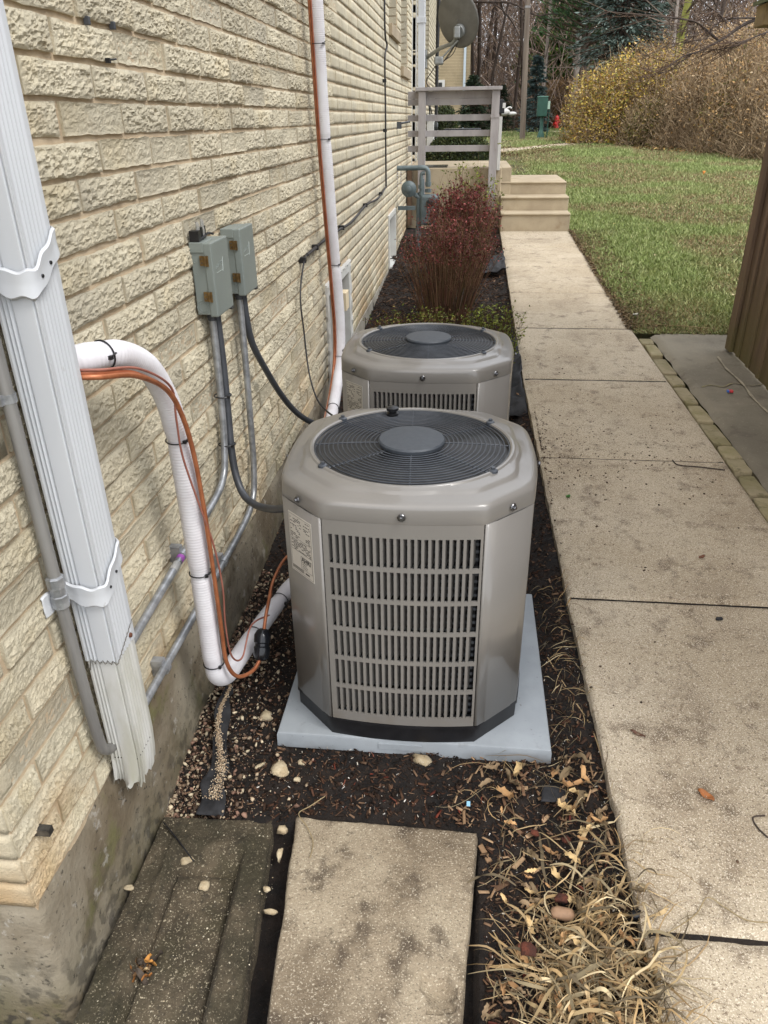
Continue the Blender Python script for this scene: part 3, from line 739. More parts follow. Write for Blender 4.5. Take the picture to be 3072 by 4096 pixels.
obj('pipe', MB().add(V, F), M_white_al, ds, smooth=50)
def ragged(s, j, q):
    if j == 0: q[2] += .012 * math.sin(s * 40) + .010 * math.sin(s * 93 + 1); q[0] += .003 * math.sin(s * 70)
    if j in (0, 1, 2): q[0] -= .004 * (3 - j); q[1] += .003 * (3 - j) * math.sin(s * 30)
    return q
V, F = ds_pipe(dx0 + .002, dx1 - .002, dy0 + .002, dy1 - .002, [(.272, .93), (.285, .95), (.32, .97), (.38, .985), (.52, .98), (.70, .975)], ragged)
obj('crimped_extension', MB().add(V, F), M_white_dirty, ds, smooth=50)
obj('throat_shade', MB().box(dx0 + .006, dx1 - .006, dy0 + .006, dy1 - .006, .36, .362), M_black, ds)  # black plate stands in for the shade inside the open pipe end
# jagged joint lip where the upper pipe laps over, and its screw
mb = MB(); P = []
for i in range(41):
    t_ = i / 40
    if t_ < .5: P.append((dx0 + (dx1 - dx0) * t_ * 2, dy0 - .001, .655 + .006 * math.sin(i * 1.9) - .02 * (t_ < .06)))
    else: P.append((dx1 + .001, dy0 + (dy1 - dy0) * (t_ - .5) * 2, .655 + .05 * (t_ - .5) * 2 + (.0016 if i % 2 else -.0016)))
mb.tube(P, .0009, 5); obj('lap_edge', mb, mk('dark_seam', S(96, 92, 84), rough=.8), ds)
p = at_x(520, 2540, dx1); obj('rusty_screw', MB().lathe([(0, 0), (.006, 0), (.005, .004), (0, .005)], p, 10, Matrix.Rotation(math.radians(90), 3, 'Y')), mk('rust', S(110, 66, 44), S(80, 50, 38), rough=.9), ds)
def ds_strap(zc, hh, name='strap'):
    mb = MB(); o = .005; n = 0
    # a band wrapped over both visible faces with bent wings to the wall
    path = [(WX + .006, dy0 - .075, 0), (WX + .012, dy0 - .03, 0), (dx0 - .002, dy0 - o, .0), (dx0 + .03, dy0 - o - .002, -.012), (dx1 - .012, dy0 - o - .002, -.014), (dx1 + o, dy0 + .004, -.012), (dx1 + o + .002, dy0 + .035, .008), (dx1 + o, dy1 - .02, .03), (dx1 - .002, dy1 + .006, .045), (WX + .02, dy1 + .05, .04)]
    P = smooth_path(path, 5); V = []; F = []
    for i, p in enumerate(P):
        w = hh * (1 + .12 * math.sin(i * .9))
        for (dz, dd) in ((-w, 0), (-w + .004, .004), (-.004, .0025), (.004, .0025), (w - .004, .004), (w, 0)):
            a = P[max(i - 1, 0)]; b = P[min(i + 1, len(P) - 1)]; t = (b - a).normalized(); nrm = Vector((t.y, -t.x, 0)).normalized()
            q = p + nrm * dd; V.append((q.x, q.y, zc + p.z + dz))
    m = 6
    for i in range(len(P) - 1):
        for k in range(m - 1): F.append((i * m + k, (i + 1) * m + k, (i + 1) * m + k + 1, i * m + k + 1))
    mb.add(V, F); s_ = obj(name, mb, M_white_al, ds, smooth=40)
    md = s_.modifiers.new('solid', 'SOLIDIFY'); md.thickness = .002
    mb = MB()
    for (yy, zz) in ((dy0 + .02, -.004), (dy0 + .055, .012)): mb.lathe([(0, 0), (.0035, 0), (.003, .003), (0, .0035)], (dx1 + .009, yy, zc + zz), 8, Matrix.Rotation(math.radians(90), 3, 'Y'))
    obj('rivet', mb, M_black, s_)
ds_strap(.845, .024); ds_strap(1.475, .024)
# second downspout far along the wall
ds2 = thing('downspout', 'clean white downspout running up behind the porch railing, by the satellite dish arm', 'downspout', (-.76, 12.33, 1.1))
obj('pipe', MB().box(-.80, -.70, 12.28, 12.40, 1.14, 5.2), M_white_al, ds2, bevel=.01)
obj('strap', MB().box(-.815, -.69, 12.27, 12.41, 2.86, 2.93), M_white_al, ds2, bevel=.004)
obj('elbow', MB().tube([(-.75, 12.34, 1.22), (-.74, 12.3, 1.15), (-.70, 12.2, 1.10)], .045, 10), M_white_al, ds2)
t = thing('conduit', 'thin white conduit strapped beside the far downspout', 'pipe', (-.79, 12.9, 1.5))
obj('tube', MB().tube([(-.79, 12.9, 2.4), (-.79, 12.9, 4.6)], .02, 8), M_white_al, t)
t = thing('cable_conduit', 'black vertical conduit on the far end of the brick building behind the railing', 'pipe', (-.80, 18.2, 1.0))
obj('tube', MB().tube([(-.79, 18.4, .7), (-.79, 18.4, 3.0), (-.77, 18.4, 3.8), (-.79, 18.4, 5.0)], .04, 8), M_black, t)
mb = MB(); mb.tube(smooth_path([(-.79, 14.6, 2.2), (-.74, 14.9, 1.7), (-.78, 15.5, 1.9), (-.72, 16.5, 1.5), (-.79, 18.4, 1.6)], 6), .012, 6); obj('loose_cable', mb, M_black, t)
t = thing('meter_cabinet', 'grey electric meter cabinet low on the far brick wall behind the porch railing', 'cabinet', (-.78, 15.2, .9))
obj('case', MB().box(-.81, -.68, 15.0, 15.35, 1.0, 1.75), M_white_paint, t, bevel=.01); obj('meter_dial', MB().lathe([(.08, 0), (.08, .05), (.06, .07), (0, .07)], (-.68, 15.17, 1.55), 16, Matrix.Rotation(math.radians(90), 3, 'Y')), M_glass_dark, t)

# ================================================================== AIR CONDITIONERS
def copy_tree(o, parent=None):
    c = o.copy(); COL.objects.link(c); c.parent = parent; BASES[c.name] = BASES.get(o.name, Vector())
    for ch in list(o.children): copy_tree(ch, c)
    return c
AW, AC_ = .339, .214       # half depth to a face, half width of a flat
def side_curve(k, t):      # face k (0 front,1 right,2 back,3 left), t in -1..1 -> plan point, bulged
    x = AC_ * t; y = -(AW + .017 * (1 - t * t)); a = k * math.pi / 2
    return (x * math.cos(a) - y * math.sin(a), x * math.sin(a) + y * math.cos(a))
def plan(n_side=14, n_ch=3, off=0.0, rr=0.0):
    pts = []
    for k in range(4):
        for i in range(n_side + 1): pts.append(side_curve(k, -1 + 2 * i / n_side))
        a = side_curve(k, 1); b = side_curve((k + 1) % 4, -1)
        for i in range(1, n_ch): t = i / n_ch; pts.append((a[0] + (b[0] - a[0]) * t, a[1] + (b[1] - a[1]) * t))
    out = []
    n = len(pts)
    for i, p in enumerate(pts):
        a = pts[i - 1]; b = pts[(i + 1) % n]; t = Vector((b[0] - a[0], b[1] - a[1])).normalized()
        out.append((p[0] + t.y * off, p[1] - t.x * off))
    return out
def loft(rings, close_top=False):
    V = []; F = []; n = len(rings[0])
    for r_ in rings: V += r_
    for j in range(len(rings) - 1):
        for i in range(n): F.append((j * n + i, j * n + (i + 1) % n, (j + 1) * n + (i + 1) % n, (j + 1) * n + i))
    return V, F
def smooth_plan(p, it):
    for _ in range(it): p = [((p[i - 1][0] + 2 * p[i][0] + p[(i + 1) % len(p)][0]) / 4, (p[i - 1][1] + 2 * p[i][1] + p[(i + 1) % len(p)][1]) / 4) for i in range(len(p))]
    return p
ZC = .845   # cap edge height above the ground datum
def build_ac(cx, cy, label, z0=.052):
    t = thing('air_conditioner', label, 'air conditioner', (cx, cy, z0))
    B = Vector((cx, cy, z0))
    def W(mb): # local -> world
        mb.v = [tuple(Vector(p) + B) for p in mb.v]; return mb
    H = ZC - z0
    # base pan
    mb = MB(); P0 = plan(10, 3, -.002); P1 = plan(10, 3, .003)
    V, F = loft([[(p[0], p[1], 0) for p in P0], [(p[0], p[1], .050) for p in P0], [(p[0], p[1], .052) for p in P1], [(p[0], p[1], .062) for p in P1]])
    F.append(tuple(range(3 * len(P0), 4 * len(P0)))); mb.add(V, F); obj('base_pan', W(mb), M_black, t, smooth=40)
    # cap
    n_s, n_c = 14, 4
    Pl = plan(n_s, n_c, .0015)
    # resample in angle so it can blend to the circular mouth
    def rad(th):
        best = None
        for i in range(len(Pl)):
            a = Pl[i]; b = Pl[(i + 1) % len(Pl)]; d = (math.cos(th), math.sin(th)); e = (b[0] - a[0], b[1] - a[1]); det = d[0] * -e[1] + d[1] * e[0]
            if abs(det) < 1e-9: continue
            tt = (a[0] * -e[1] + a[1] * e[0]) / det; uu = (d[0] * a[1] - d[1] * a[0]) / det
            if tt > 0 and -1e-6 <= uu <= 1 + 1e-6: best = tt if best is None else max(best, tt)
        return best
    NT = 192; th = [2 * math.pi * i / NT for i in range(NT)]
    R0 = np.array([rad(a) for a in th]); R0s = R0.copy()
    for _ in range(6): R0s = (np.roll(R0s, 1) + 2 * R0s + np.roll(R0s, -1)) / 4
    RO = .286
    def ring(r_, z_): return [(r_[i] * math.cos(th[i]), r_[i] * math.sin(th[i]), z_ if not hasattr(z_, '__len__') else z_[i]) for i in range(NT)]
    c4 = np.array([math.cos(4 * a) for a in th]); dip = (1 - c4) * .5      # 1 at the corners
    rings = [ring(R0 - .010, H - .052), ring(R0 - .001, H - .053), ring(R0, H - .049), ring(R0 * .25 + R0s * .75, H - .012), ring(R0s - .003, H - .004), ring(R0s - .010, H + .002),
             ring(R0s - .022, H + .005)]
    # broad shoulder, then a pressed step that follows the octagon, then the round mouth
    Rm = R0s - .050
    rings += [ring(np.maximum(Rm, RO + .030), H + .0075), ring(np.maximum(Rm - .006, RO + .026), H + .0105), ring(np.maximum(Rm - .012, RO + .022), H + .0165), ring(np.maximum(Rm - .020, RO + .018), H + .0185)]
    rings += [ring(np.full(NT, RO + .012), H + .0205), ring(np.full(NT, RO + .008), H + .0245), ring(np.full(NT, RO + .002), H + .0250), ring(np.full(NT, RO - .003), H + .022), ring(np.full(NT, RO - .005), H + .010), ring(np.full(NT, RO - .004), H - .05)]
    V, F = loft(rings); mb = MB().add(V, F); cap = obj('top_cap', W(mb), M_acpaint, t, smooth=35)
    # side panels
    PH = H - .052
    zb, zt = .064, PH
    rows, cols = 6, 22
    for k in range(4):
        mb = MB(); mx0, mx1 = -.90, .94
        cw = (mx1 - mx0) / cols; rh = (zt - zb - .062) / rows; zz0 = zb + .032
        def quadstrip(t0, t1, za, zb_, d0=0., nseg=None):
            nseg = nseg or max(1, int(abs(t1 - t0) / .1)); V = []; F = []
            for i in range(nseg + 1):
                tt = t0 + (t1 - t0) * i / nseg; p = side_curve(k, tt)
                a = k * math.pi / 2; nx, ny = math.sin(a), -math.cos(a)
                for (z_, dd) in ((za, 0), (zb_, 0), (za, -.006), (zb_, -.006)): V.append((p[0] + nx * (dd + d0), p[1] + ny * (dd + d0), z_))
            for i in range(nseg):
                a = 4 * i; F += [(a, a + 4, a + 5, a + 1), (a + 2, a + 3, a + 7, a + 6), (a + 1, a + 5, a + 7, a + 3), (a, a + 2, a + 6, a + 4)]
            F += [(0, 1, 3, 2), (4 * nseg, 4 * nseg + 2, 4 * nseg + 3, 4 * nseg + 1)]
            mb.add(V, F)
        quadstrip(-.972, mx0, zb, zt); quadstrip(mx1, .972, zb, zt)
        quadstrip(mx0, mx1, zb, zz0, nseg=20); quadstrip(mx0, mx1, zz0 + rows * rh - .013, zt, nseg=20)
        for r_ in range(rows - 1): quadstrip(mx0, mx1, zz0 + (r_ + 1) * rh - .013, zz0 + (r_ + 1) * rh, nseg=20)
        for c_ in range(cols - 1):
            for r_ in range(rows): quadstrip(mx0 + (c_ + 1) * cw - cw * .42, mx0 + (c_ + 1) * cw, zz0 + r_ * rh, zz0 + (r_ + 1) * rh - .013, nseg=1)
        lp = obj('louvre_panel', W(mb), M_acpaint, t)
        # vanes turned inwards behind each slot
        mv = MB()
        a_ = k * math.pi / 2; nx, ny = math.sin(a_), -math.cos(a_)
        for c_ in range(cols):
            ta = mx0 + c_ * cw; p = side_curve(k, ta); p2 = side_curve(k, ta + cw * .40)
            for r_ in range(rows):
                za = zz0 + r_ * rh + .001; zb2 = zz0 + (r_ + 1) * rh - .014
                q0 = (p[0] - nx * .002, p[1] - ny * .002); q1 = (p2[0] - nx * .024, p2[1] - ny * .024)
                V = [(q0[0], q0[1], za), (q1[0], q1[1], za + .006), (q1[0], q1[1], zb2 - .003), (q0[0], q0[1], zb2)]
                V += [(v[0] - nx * .0012, v[1] - ny * .0012, v[2]) for v in V]
                mv.add(V, [(0, 1, 2, 3), (7, 6, 5, 4), (1, 5, 6, 2)])
        obj('vane', W(mv), M_acpaint, lp, kind='stuff')
        # plain chamfered corner panel with a return flange to each side
        a = Vector((*side_curve(k, 1.0), 0)); b = Vector((*side_curve((k + 1) % 4, -1.0), 0)); e = (b - a).normalized(); nrm = Vector((e.y, -e.x, 0))
        fa = Vector((*side_curve(k, .992), 0)); fb = Vector((*side_curve((k + 1) % 4, -.992), 0))
        mb = MB(); pr = [fa - nrm * .004, fa + nrm * .0005, a + e * .004 + nrm * .003, a + e * .03 + nrm * .004, a + e * .034 + nrm * .0055, b - e * .034 + nrm * .0055, b - e * .03 + nrm * .004, b - e * .004 + nrm * .003, fb + nrm * .0005, fb - nrm * .004]
        V = []; F = []
        for z_ in (zb, zt):
            for p in pr: V.append((p.x, p.y, z_))
        m = len(pr)
        for i in range(m - 1): F.append((i, i + 1, m + i + 1, m + i))
        mb.add(V, F); cp = obj('corner_panel', W(mb), M_acpaint, t, smooth=20)
        md = cp.modifiers.new('solid', 'SOLIDIFY'); md.thickness = .003; md.offset = -1
    # screws on the cap skirt
    for k in range(8):
        if k % 2 == 0: p = Vector((*side_curve(k // 2, 0.0), 0)); nr = Vector((math.sin(k * math.pi / 4), -math.cos(k * math.pi / 4), 0))
        else:
            a = Vector((*side_curve(k // 2, 1.0), 0)); b = Vector((*side_curve((k // 2 + 1) % 4, -1.0), 0)); p = (a + b) / 2; nr = Vector((b.y - a.y, a.x - b.x, 0)).normalized()
        q = p + nr * .0085 + Vector((0, 0, H - .030)); M_ = nr.to_track_quat('Z', 'Y').to_matrix()
        mb = MB().lathe([(.011, -.001), (.009, .0012), (.0, .0012)], q, 14, M_); mb.lathe([(.0055, .001), (.0055, .006), (.004, .0075), (0, .0075)], q, 6, M_)
        obj('screw', W(mb), M_screw, t)
    # coil and interior
    Pc = plan(14, 3, -.030); mb = MB()
    nb = 60
    V, F = loft([[(p[0], p[1], .045 + (H - .10) * j / nb) for p in Pc] for j in range(nb + 1)])
    V = [(v[0] * (1 - (.006 if (i // len(Pc)) % 2 else 0)), v[1] * (1 - (.006 if (i // len(Pc)) % 2 else 0)), v[2]) for i, v in enumerate(V)]
    obj('coil', W(mb.add(V, F)), M_coil, t)
    mb = MB(); Pi = plan(14, 3, -.050); V, F = loft([[(p[0], p[1], .045) for p in Pi], [(p[0], p[1], H - .10) for p in Pi]]); F.append(tuple(range(len(Pi)))[::-1]); obj('inner_casing', W(mb.add(V, F)), M_acin, t)
    # shroud ring
    mb = MB().lathe([(.284, H + .004), (.283, H - .10), (.282, H - .13)], (0, 0, 0), 64); sh = obj('fan_shroud', W(mb), mk('shroud_metal', S(62, 61, 60), S(48, 48, 48), scale=3, rough=.4), t, smooth=40)
    mb = MB().lathe([(.284, H - .13), (.325, H - .16)], (0, 0, 0), 64); obj('shroud_flange', W(mb), M_acin, sh, smooth=40)
    # compressor, motor, blades
    mb = MB().lathe([(.09, .05), (.095, .07), (.095, .28), (.075, .33), (.03, .35), (0, .352)], (-.05, .08, 0), 28); obj('compressor', W(mb), M_black, t, smooth=50)
    mb = MB().lathe([(0, H - .19), (.078, H - .19), (.082, H - .18), (.082, H - .075), (.074, H - .062), (.03, H - .055), (0, H - .055)], (0, 0, 0), 32); mo = obj('fan_motor', W(mb), M_blackgloss, t, smooth=40)
    mb = MB()
    for (a0, a1, z_, hh) in ((-1.95, -1.3, H - .135, .010), (-1.95, -1.3, H - .118, .007), (-1.9, -1.35, H - .103, .005)):
        N_ = 10
        V = []; F = []
        for i in range(N_ + 1):
            a = a0 + (a1 - a0) * i / N_
            for zz in (z_ - hh / 2, z_ + hh / 2): V.append((.0832 * math.cos(a), .0832 * math.sin(a), zz))
        for i in range(N_): F.append((2 * i, 2 * i + 2, 2 * i + 3, 2 * i + 1))
        mb.add(V, F)
    obj('motor_label', W(mb), M_paper, mo)
    for b_ in range(3):
        a0 = math.radians(70 + 120 * b_); V = []; F = []; nr_, na = 8, 10
        for i in range(nr_ + 1):
            r_ = .06 + .215 * i / nr_; half = .38 + .12 * math.sin(math.pi * i / nr_)
            for j in range(na + 1):
                u = -1 + 2 * j / na; a = a0 + half * u + .25 * (i / nr_); V.append((r_ * math.cos(a), r_ * math.sin(a), H - .155 + .040 * u * (1 - .3 * i / nr_) + .006 * (1 - u * u)))
        for i in range(nr_):
            for j in range(na): a = i * (na + 1) + j; F.append((a, a + 1, a + na + 2, a + na + 1))
        bl = obj('fan_blade', W(MB().add(V, F)), M_fan, t, smooth=60); md = bl.modifiers.new('solid', 'SOLIDIFY'); md.thickness = .002
    # corrugated lead seen through the guard, running from hub to the left rim
    P = smooth_path([(-.262, .085, H - .02), (-.24, .075, H - .035), (-.20, .045, H - .042), (-.13, .02, H - .036), (-.07, .0, H - .02)], 12)
    obj('motor_lead', W(MB().tube(P, lambda u: .0115 + .0009 * math.sin(u * 190), 10)), M_whip, t, smooth=60)
    # wire guard
    obj('hub_cover', W(MB().lathe([(0, H + .020), (.091, H + .020), (.096, H + .024), (.097, H + .034), (.093, H + .0385), (.05, H + .0405), (0, H + .041)], (0, 0, 0), 48)), M_hub, t, smooth=40)
    gd = link('fan_guard', None, t, (0, 0, 0)); BASES[gd.name] = B
    nring = 14
    for i in range(nring):
        r_ = .108 + (.280 - .108) * i / (nring - 1); z_ = H + .026 - .010 * ((r_ - .1) / .2) ** 2
        mb = MB().tube([(r_ * math.cos(a), r_ * math.sin(a), z_) for a in np.linspace(0, 2 * math.pi, 97)[:-1]], .0019, 6, closed=True)
        obj('ring_wire', W(mb), M_acdark, gd, smooth=60)
    for k in range(4):   # heavy twisted struts on the diagonals
        a = math.radians(38 if k == 0 else (142 if k == 1 else (218 if k == 2 else 322)))
        d_ = Vector((math.cos(a), math.sin(a), 0)); s_ = Vector((-math.sin(a), math.cos(a), 0))
        P = [d_ * (.085 + .210 * u) + Vector((0, 0, H + .020 - .007 * u)) for u in np.linspace(0, 1, 60)]
        mb = MB().tube(P, lambda u: .0052 + .0011 * math.sin(u * 95), 8, flat=.55); e_ = d_ * .291 + Vector((0, 0, H + .016))
        mb.lathe([(.013, -.004), (.013, .010), (.008, .013), (0, .013)], e_, 12); mb.lathe([(.006, .012), (.006, .019), (0, .019)], e_, 6)
        obj('strut', W(mb), M_acdark, gd, smooth=50)
    for k in range(4):
        a = math.radians(90 * k + 3); mb = MB().tube([(math.cos(a) * r_, math.sin(a) * r_, H + .0235 - .010 * ((r_ - .1) / .2) ** 2) for r_ in np.linspace(.09, .282, 8)], .0022, 6)
        obj('spoke_wire', W(mb), M_acdark, gd)
    # rating sticker on the left chamfer
    a = Vector((*side_curve(3, 1.0), 0)); b = Vector((*side_curve(0, -1.0), 0)); e = (b - a).normalized(); nrm = Vector((e.y, -e.x, 0))
    u0, u1 = .050, .150; Ls = (b - a).length; o_ = nrm * .0066
    def lab(x0, x1, z0_, z1_, d_): return [a + e * x0 + o_ + nrm * d_ + Vector((0, 0, z0_)), a + e * x1 + o_ + nrm * d_ + Vector((0, 0, z0_)), a + e * x1 + o_ + nrm * d_ + Vector((0, 0, z1_)), a + e * x0 + o_ + nrm * d_ + Vector((0, 0, z1_))]
    x0, x1 = Ls * .20, Ls * .82; zt_ = PH - .030; zb_ = PH - .215
    def slab_(mb, x0, x1, z0_, z1_, d_): V = lab(x0, x1, z0_, z1_, d_) + lab(x0, x1, z0_, z1_, -.001); mb.add(V, [(0, 1, 2, 3), (0, 4, 5, 1), (1, 5, 6, 2), (2, 6, 7, 3), (3, 7, 4, 0)])
    mb = MB(); slab_(mb, x0, x1, zb_, zt_, .0003); st = obj('rating_label', W(mb), M_paper, t)
    mb = MB(); rr = random.Random(5); wdt = x1 - x0
    def bar(u0, u1, v0, v1): slab_(mb, x0 + wdt * u0, x0 + wdt * u1, zt_ - (zt_ - zb_) * v1, zt_ - (zt_ - zb_) * v0, .0006)
    for (u0_, u1_, v0_, v1_) in ((.03, .97, .02, .024), (.03, .97, .976, .98), (.03, .038, .02, .98), (.962, .97, .02, .98), (.03, .97, .40, .404), (.03, .97, .61, .614), (.45, .94, .67, .674), (.45, .94, .88, .884), (.45, .458, .67, .88), (.932, .94, .67, .88)): bar(u0_, u1_, v0_, v1_)
    v = .05
    while v < .60:
        if not (.385 < v < .41):
            u = .07
            while u < .90:
                w_ = rr.uniform(.03, .12)
                if rr.random() < .62 and not (.5 < u < .62 and v < .38): bar(u, min(u + w_, .93), v, v + .013)
                u += w_ + .02
        v += .027
    for v in (.76, .79, .82, .85): bar(.50, .50 + rr.uniform(.15, .3), v, v + .008)
    for v in (.90, .92, .94): bar(.05, .55, v, v + .010)
    bar(.62, .80, .915, .94)
    obj('printed_lines', W(mb), M_ink, st, kind='stuff')
    # AHRI mark
    tcu = bpy.data.curves.new('mark', 'FONT'); tcu.body = 'AHRI'; tcu.size = .020; tcu.extrude = .0002; tcu.offset = .0004
    to = bpy.data.objects.new('tmp', tcu); COL.objects.link(to); dg = bpy.context.evaluated_depsgraph_get(); tm = bpy.data.meshes.new_from_object(to.evaluated_get(dg)); bpy.data.objects.remove(to)
    M_ = Matrix((e, Vector((0, 0, 1)), nrm)).transposed(); pos = a + e * (x0 + wdt * .48) + o_ + nrm * .0008 + Vector((0, 0, zt_ - (zt_ - zb_) * .745))
    for v_ in tm.vertices: v_.co = M_ @ v_.co + pos
    tm.materials.clear(); tm.materials.append(M_ink); meshobj('label_wordmark', tm, st)
    return t
ac1 = build_ac(-.140, 2.004, 'nearer taupe air conditioner on the pale pad, its six rows of louvres fully in view', .055)
ac1['group'] = 'air conditioners in the bed along the wall'
ac2 = copy_tree(ac1); ac2.location = (-.150, 3.140, .055); ac2.rotation_euler = (0, 0, math.radians(-.6))
ac2['label'] = 'farther taupe air conditioner half hidden behind the nearer one, in front of the red shrubs'
bpy.context.view_layer.update()
# purple marker scrawl on the near unit's sticker only
def pad(cx, cy, label):
    mb = MB(); w = .412; prof = [(-w, 0), (w, 0), (w, .046), (w - .006, .055), (-w + .006, .055), (-w, .046)]
    V = []; F = []
    for (hw, z) in ((w, 0), (w - .001, .046), (w - .003, .0525), (w - .008, .055)):
        for (sx, sy) in ((-1, -1), (1, -1), (1, 1), (-1, 1)): V.append((cx + sx * hw, cy + sy * hw, z))
    for j in range(3):
        for i in range(4): F.append((j * 4 + i, j * 4 + (i + 1) % 4, (j + 1) * 4 + (i + 1) % 4, (j + 1) * 4 + i))
    F.append((12, 13, 14, 15)); F.append((3, 2, 1, 0)); mb.add(V, F)
    mb.box(cx - .10, cx + .03, cy - w - .003, cy - w + .004, .020, .040)
    return mb
o = obj('equipment_pad', pad(-.111, 2.062, ''), M_pad, None, (-.111, 2.062, 0), smooth=30); tag(o, 'pale blue-grey equipment pad under the nearer air conditioner, its front edge in full view', 'equipment pad', 'equipment pads under the air conditioners')
o = obj('equipment_pad', pad(-.122, 3.20, ''), M_pad, None, (-.122, 3.20, 0), smooth=30); tag(o, 'pale equipment pad hidden under the farther air conditioner', 'equipment pad', 'equipment pads under the air conditioners')
# black rubber plug left on the near unit's rim
p = at_z(1570, 1650, .878); o = obj('rubber_plug', MB().lathe([(0, 0), (.019, 0), (.019, .006), (.012, .009), (.012, .013), (.019, .016), (.020, .024), (.010, .028), (0, .028)], (p.x, p.y, .871), 20), M_black, None, (p.x, p.y, .871), smooth=40)
tag(o, 'small black rubber plug sitting on the rim of the nearer air conditioner', 'plug')

# ================================================================== DISCONNECT BOXES
def dbox(y0, label):
    X0, X1, X2 = WX + .006, WX + .052, WX + .072; y1 = y0 + .158; z0, z1 = 1.168, 1.382
    t = thing('disconnect_box', label, 'electrical box', (WX, (y0 + y1) / 2, z0), 'grey electrical boxes on the brick wall')
    obj('back_box', MB().box(X0, X1, y0, y1, z0 + .006, z1), M_boxgrey, t, bevel=.003)
    cv = MB(); cv.box(X1 - .006, X2, y0 - .003, y1 + .003, z0, z1 + .002); obj('cover', cv, M_boxgrey, t, bevel=.004)
    obj('top_flange', MB().box(X0 - .001, X1 - .004, y0 - .0035, y1 - .05, z1 - .026, z1 + .003), M_boxgrey, t, bevel=.002)
    for zc in (z1 - .048, z0 + .062):
        mb = MB(); mb.box(X1 - .018, X1 - .004, y0 - .006, y0 - .001, zc - .014, zc + .014); mb.tube([(X1 - .001, y0 - .008, zc - .014), (X1 - .001, y0 - .008, zc + .014)], .0045, 10); mb.box(X1 + .001, X1 + .008, y0 - .007, y0 - .0035, zc - .016, zc + .014)
        h = obj('hinge', mb, M_brass, t)
        mb = MB()
        for dz in (-.006, .006): mb.lathe([(.0022, 0), (.0018, .0012), (0, .0015)], (X1 - .012, y0 - .0062, zc + dz), 8, Matrix.Rotation(math.radians(90), 3, 'X'))
        obj('hinge_rivet', mb, M_screw, h)
    # knockout rings and dimples on the near side
    kn = MB()
    for r_ in (.0195, .0135): kn.tube([(X0 + .021 + r_ * math.cos(a), y0 - .0005, z0 + .030 + r_ * math.sin(a)) for a in np.linspace(0, 2 * math.pi, 29)[:-1]], .0013, 6, closed=True)
    obj('knockout', kn, M_boxgrey, t)
    for dz in (.052, .086):
        obj('dimple', MB().lathe([(.0045, 0), (.004, .0012), (.0015, .0005), (0, .0002)], (X0 + .012 , y0 + .0003, z1 - dz), 12, Matrix.Rotation(math.radians(90), 3, 'X')), M_boxgrey, t)
    # embossed maker's mark: a row of tiny raised strokes, an underline and a slanted stroke
    mb = MB(); rr = random.Random(3)
    yy = y0 + .022
    for i in range(15):
        h_ = .006 + .003 * rr.random(); mb.box(X2 - .0005, X2 + .0008, yy, yy + .0016, z1 - .075 + i * .0006, z1 - .075 + i * .0006 + h_); mb.box(X2 - .0005, X2 + .0008, yy, yy + .003, z1 - .075 + i * .0006 + h_ * rr.random() - .0006, z1 - .075 + i * .0006 + h_ * rr.random() + .0006); yy += .0042
    mb.box(X2 - .0005, X2 + .0008, y0 + .024, y0 + .088, z1 - .088, z1 - .0865)
    s0 = (X2 + .0004, y0 + .086, z1 - .092); s1 = (X2 + .0004, y0 + .093, z1 - .050); mb.tube([s0, s1], .0012, 5)
    obj('embossed_mark', mb, mk('emboss_highlight', S(176, 184, 178), S(170, 178, 172), rough=.4), t)  # strokes in a paler box paint: highlight on the relief put into the colour
    obj('latch', MB().box(X1 + .0, X2 + .004, y1 - .03, y1 - .006, z0 - .004, z0 + .001), M_screw, t)
    mb = MB().lathe([(.0165, 0), (.0165, -.016), (.0145, -.018), (.0145, -.026)], (WX + .034, y0 + .045, z0 + .006), 8); obj('conduit_connector', mb, M_whip, t)
    return t
b1 = dbox(2.236, 'nearer grey electrical box on the brick wall, with black clips and clear tubes on top')
b2 = dbox(2.545, 'farther grey electrical box on the brick wall, right of and behind its twin')
mb = MB(); y0 = 2.236; z1 = 1.386
mb.box(WX + .008, WX + .036, y0 + .004, y0 + .03, z1, z1 + .030); mb.box(WX + .012, WX + .028, y0 + .058, y0 + .072, z1, z1 + .034); mb.box(WX + .014, WX + .026, y0 + .094, y0 + .104, z1, z1 + .034)
mb.tube(smooth_path([(WX + .03, y0 + .02, z1 + .004), (WX + .034, y0 + .06, z1 + .008), (WX + .03, y0 + .11, z1 + .012), (WX + .04, y0 + .13, z1 + .006)], 4), .003, 6)
cl = obj('cable_clips', mb, M_black, None, (WX + .02, y0, z1)); tag(cl, 'black cable clips with clear tubes resting on top of the nearer electrical box', 'cable clips')
mb = MB()
for (dy, hh) in ((.036, .052), (.044, .046), (.078, .056), (.086, .05)): mb.tube([(WX + .024, y0 + dy, z1 + .002), (WX + .024, y0 + dy, z1 + hh)], .0045, 8)
obj('clear_tube', mb, mk('clear_plastic', S(214, 212, 206), rough=.1, transm=.6), cl)
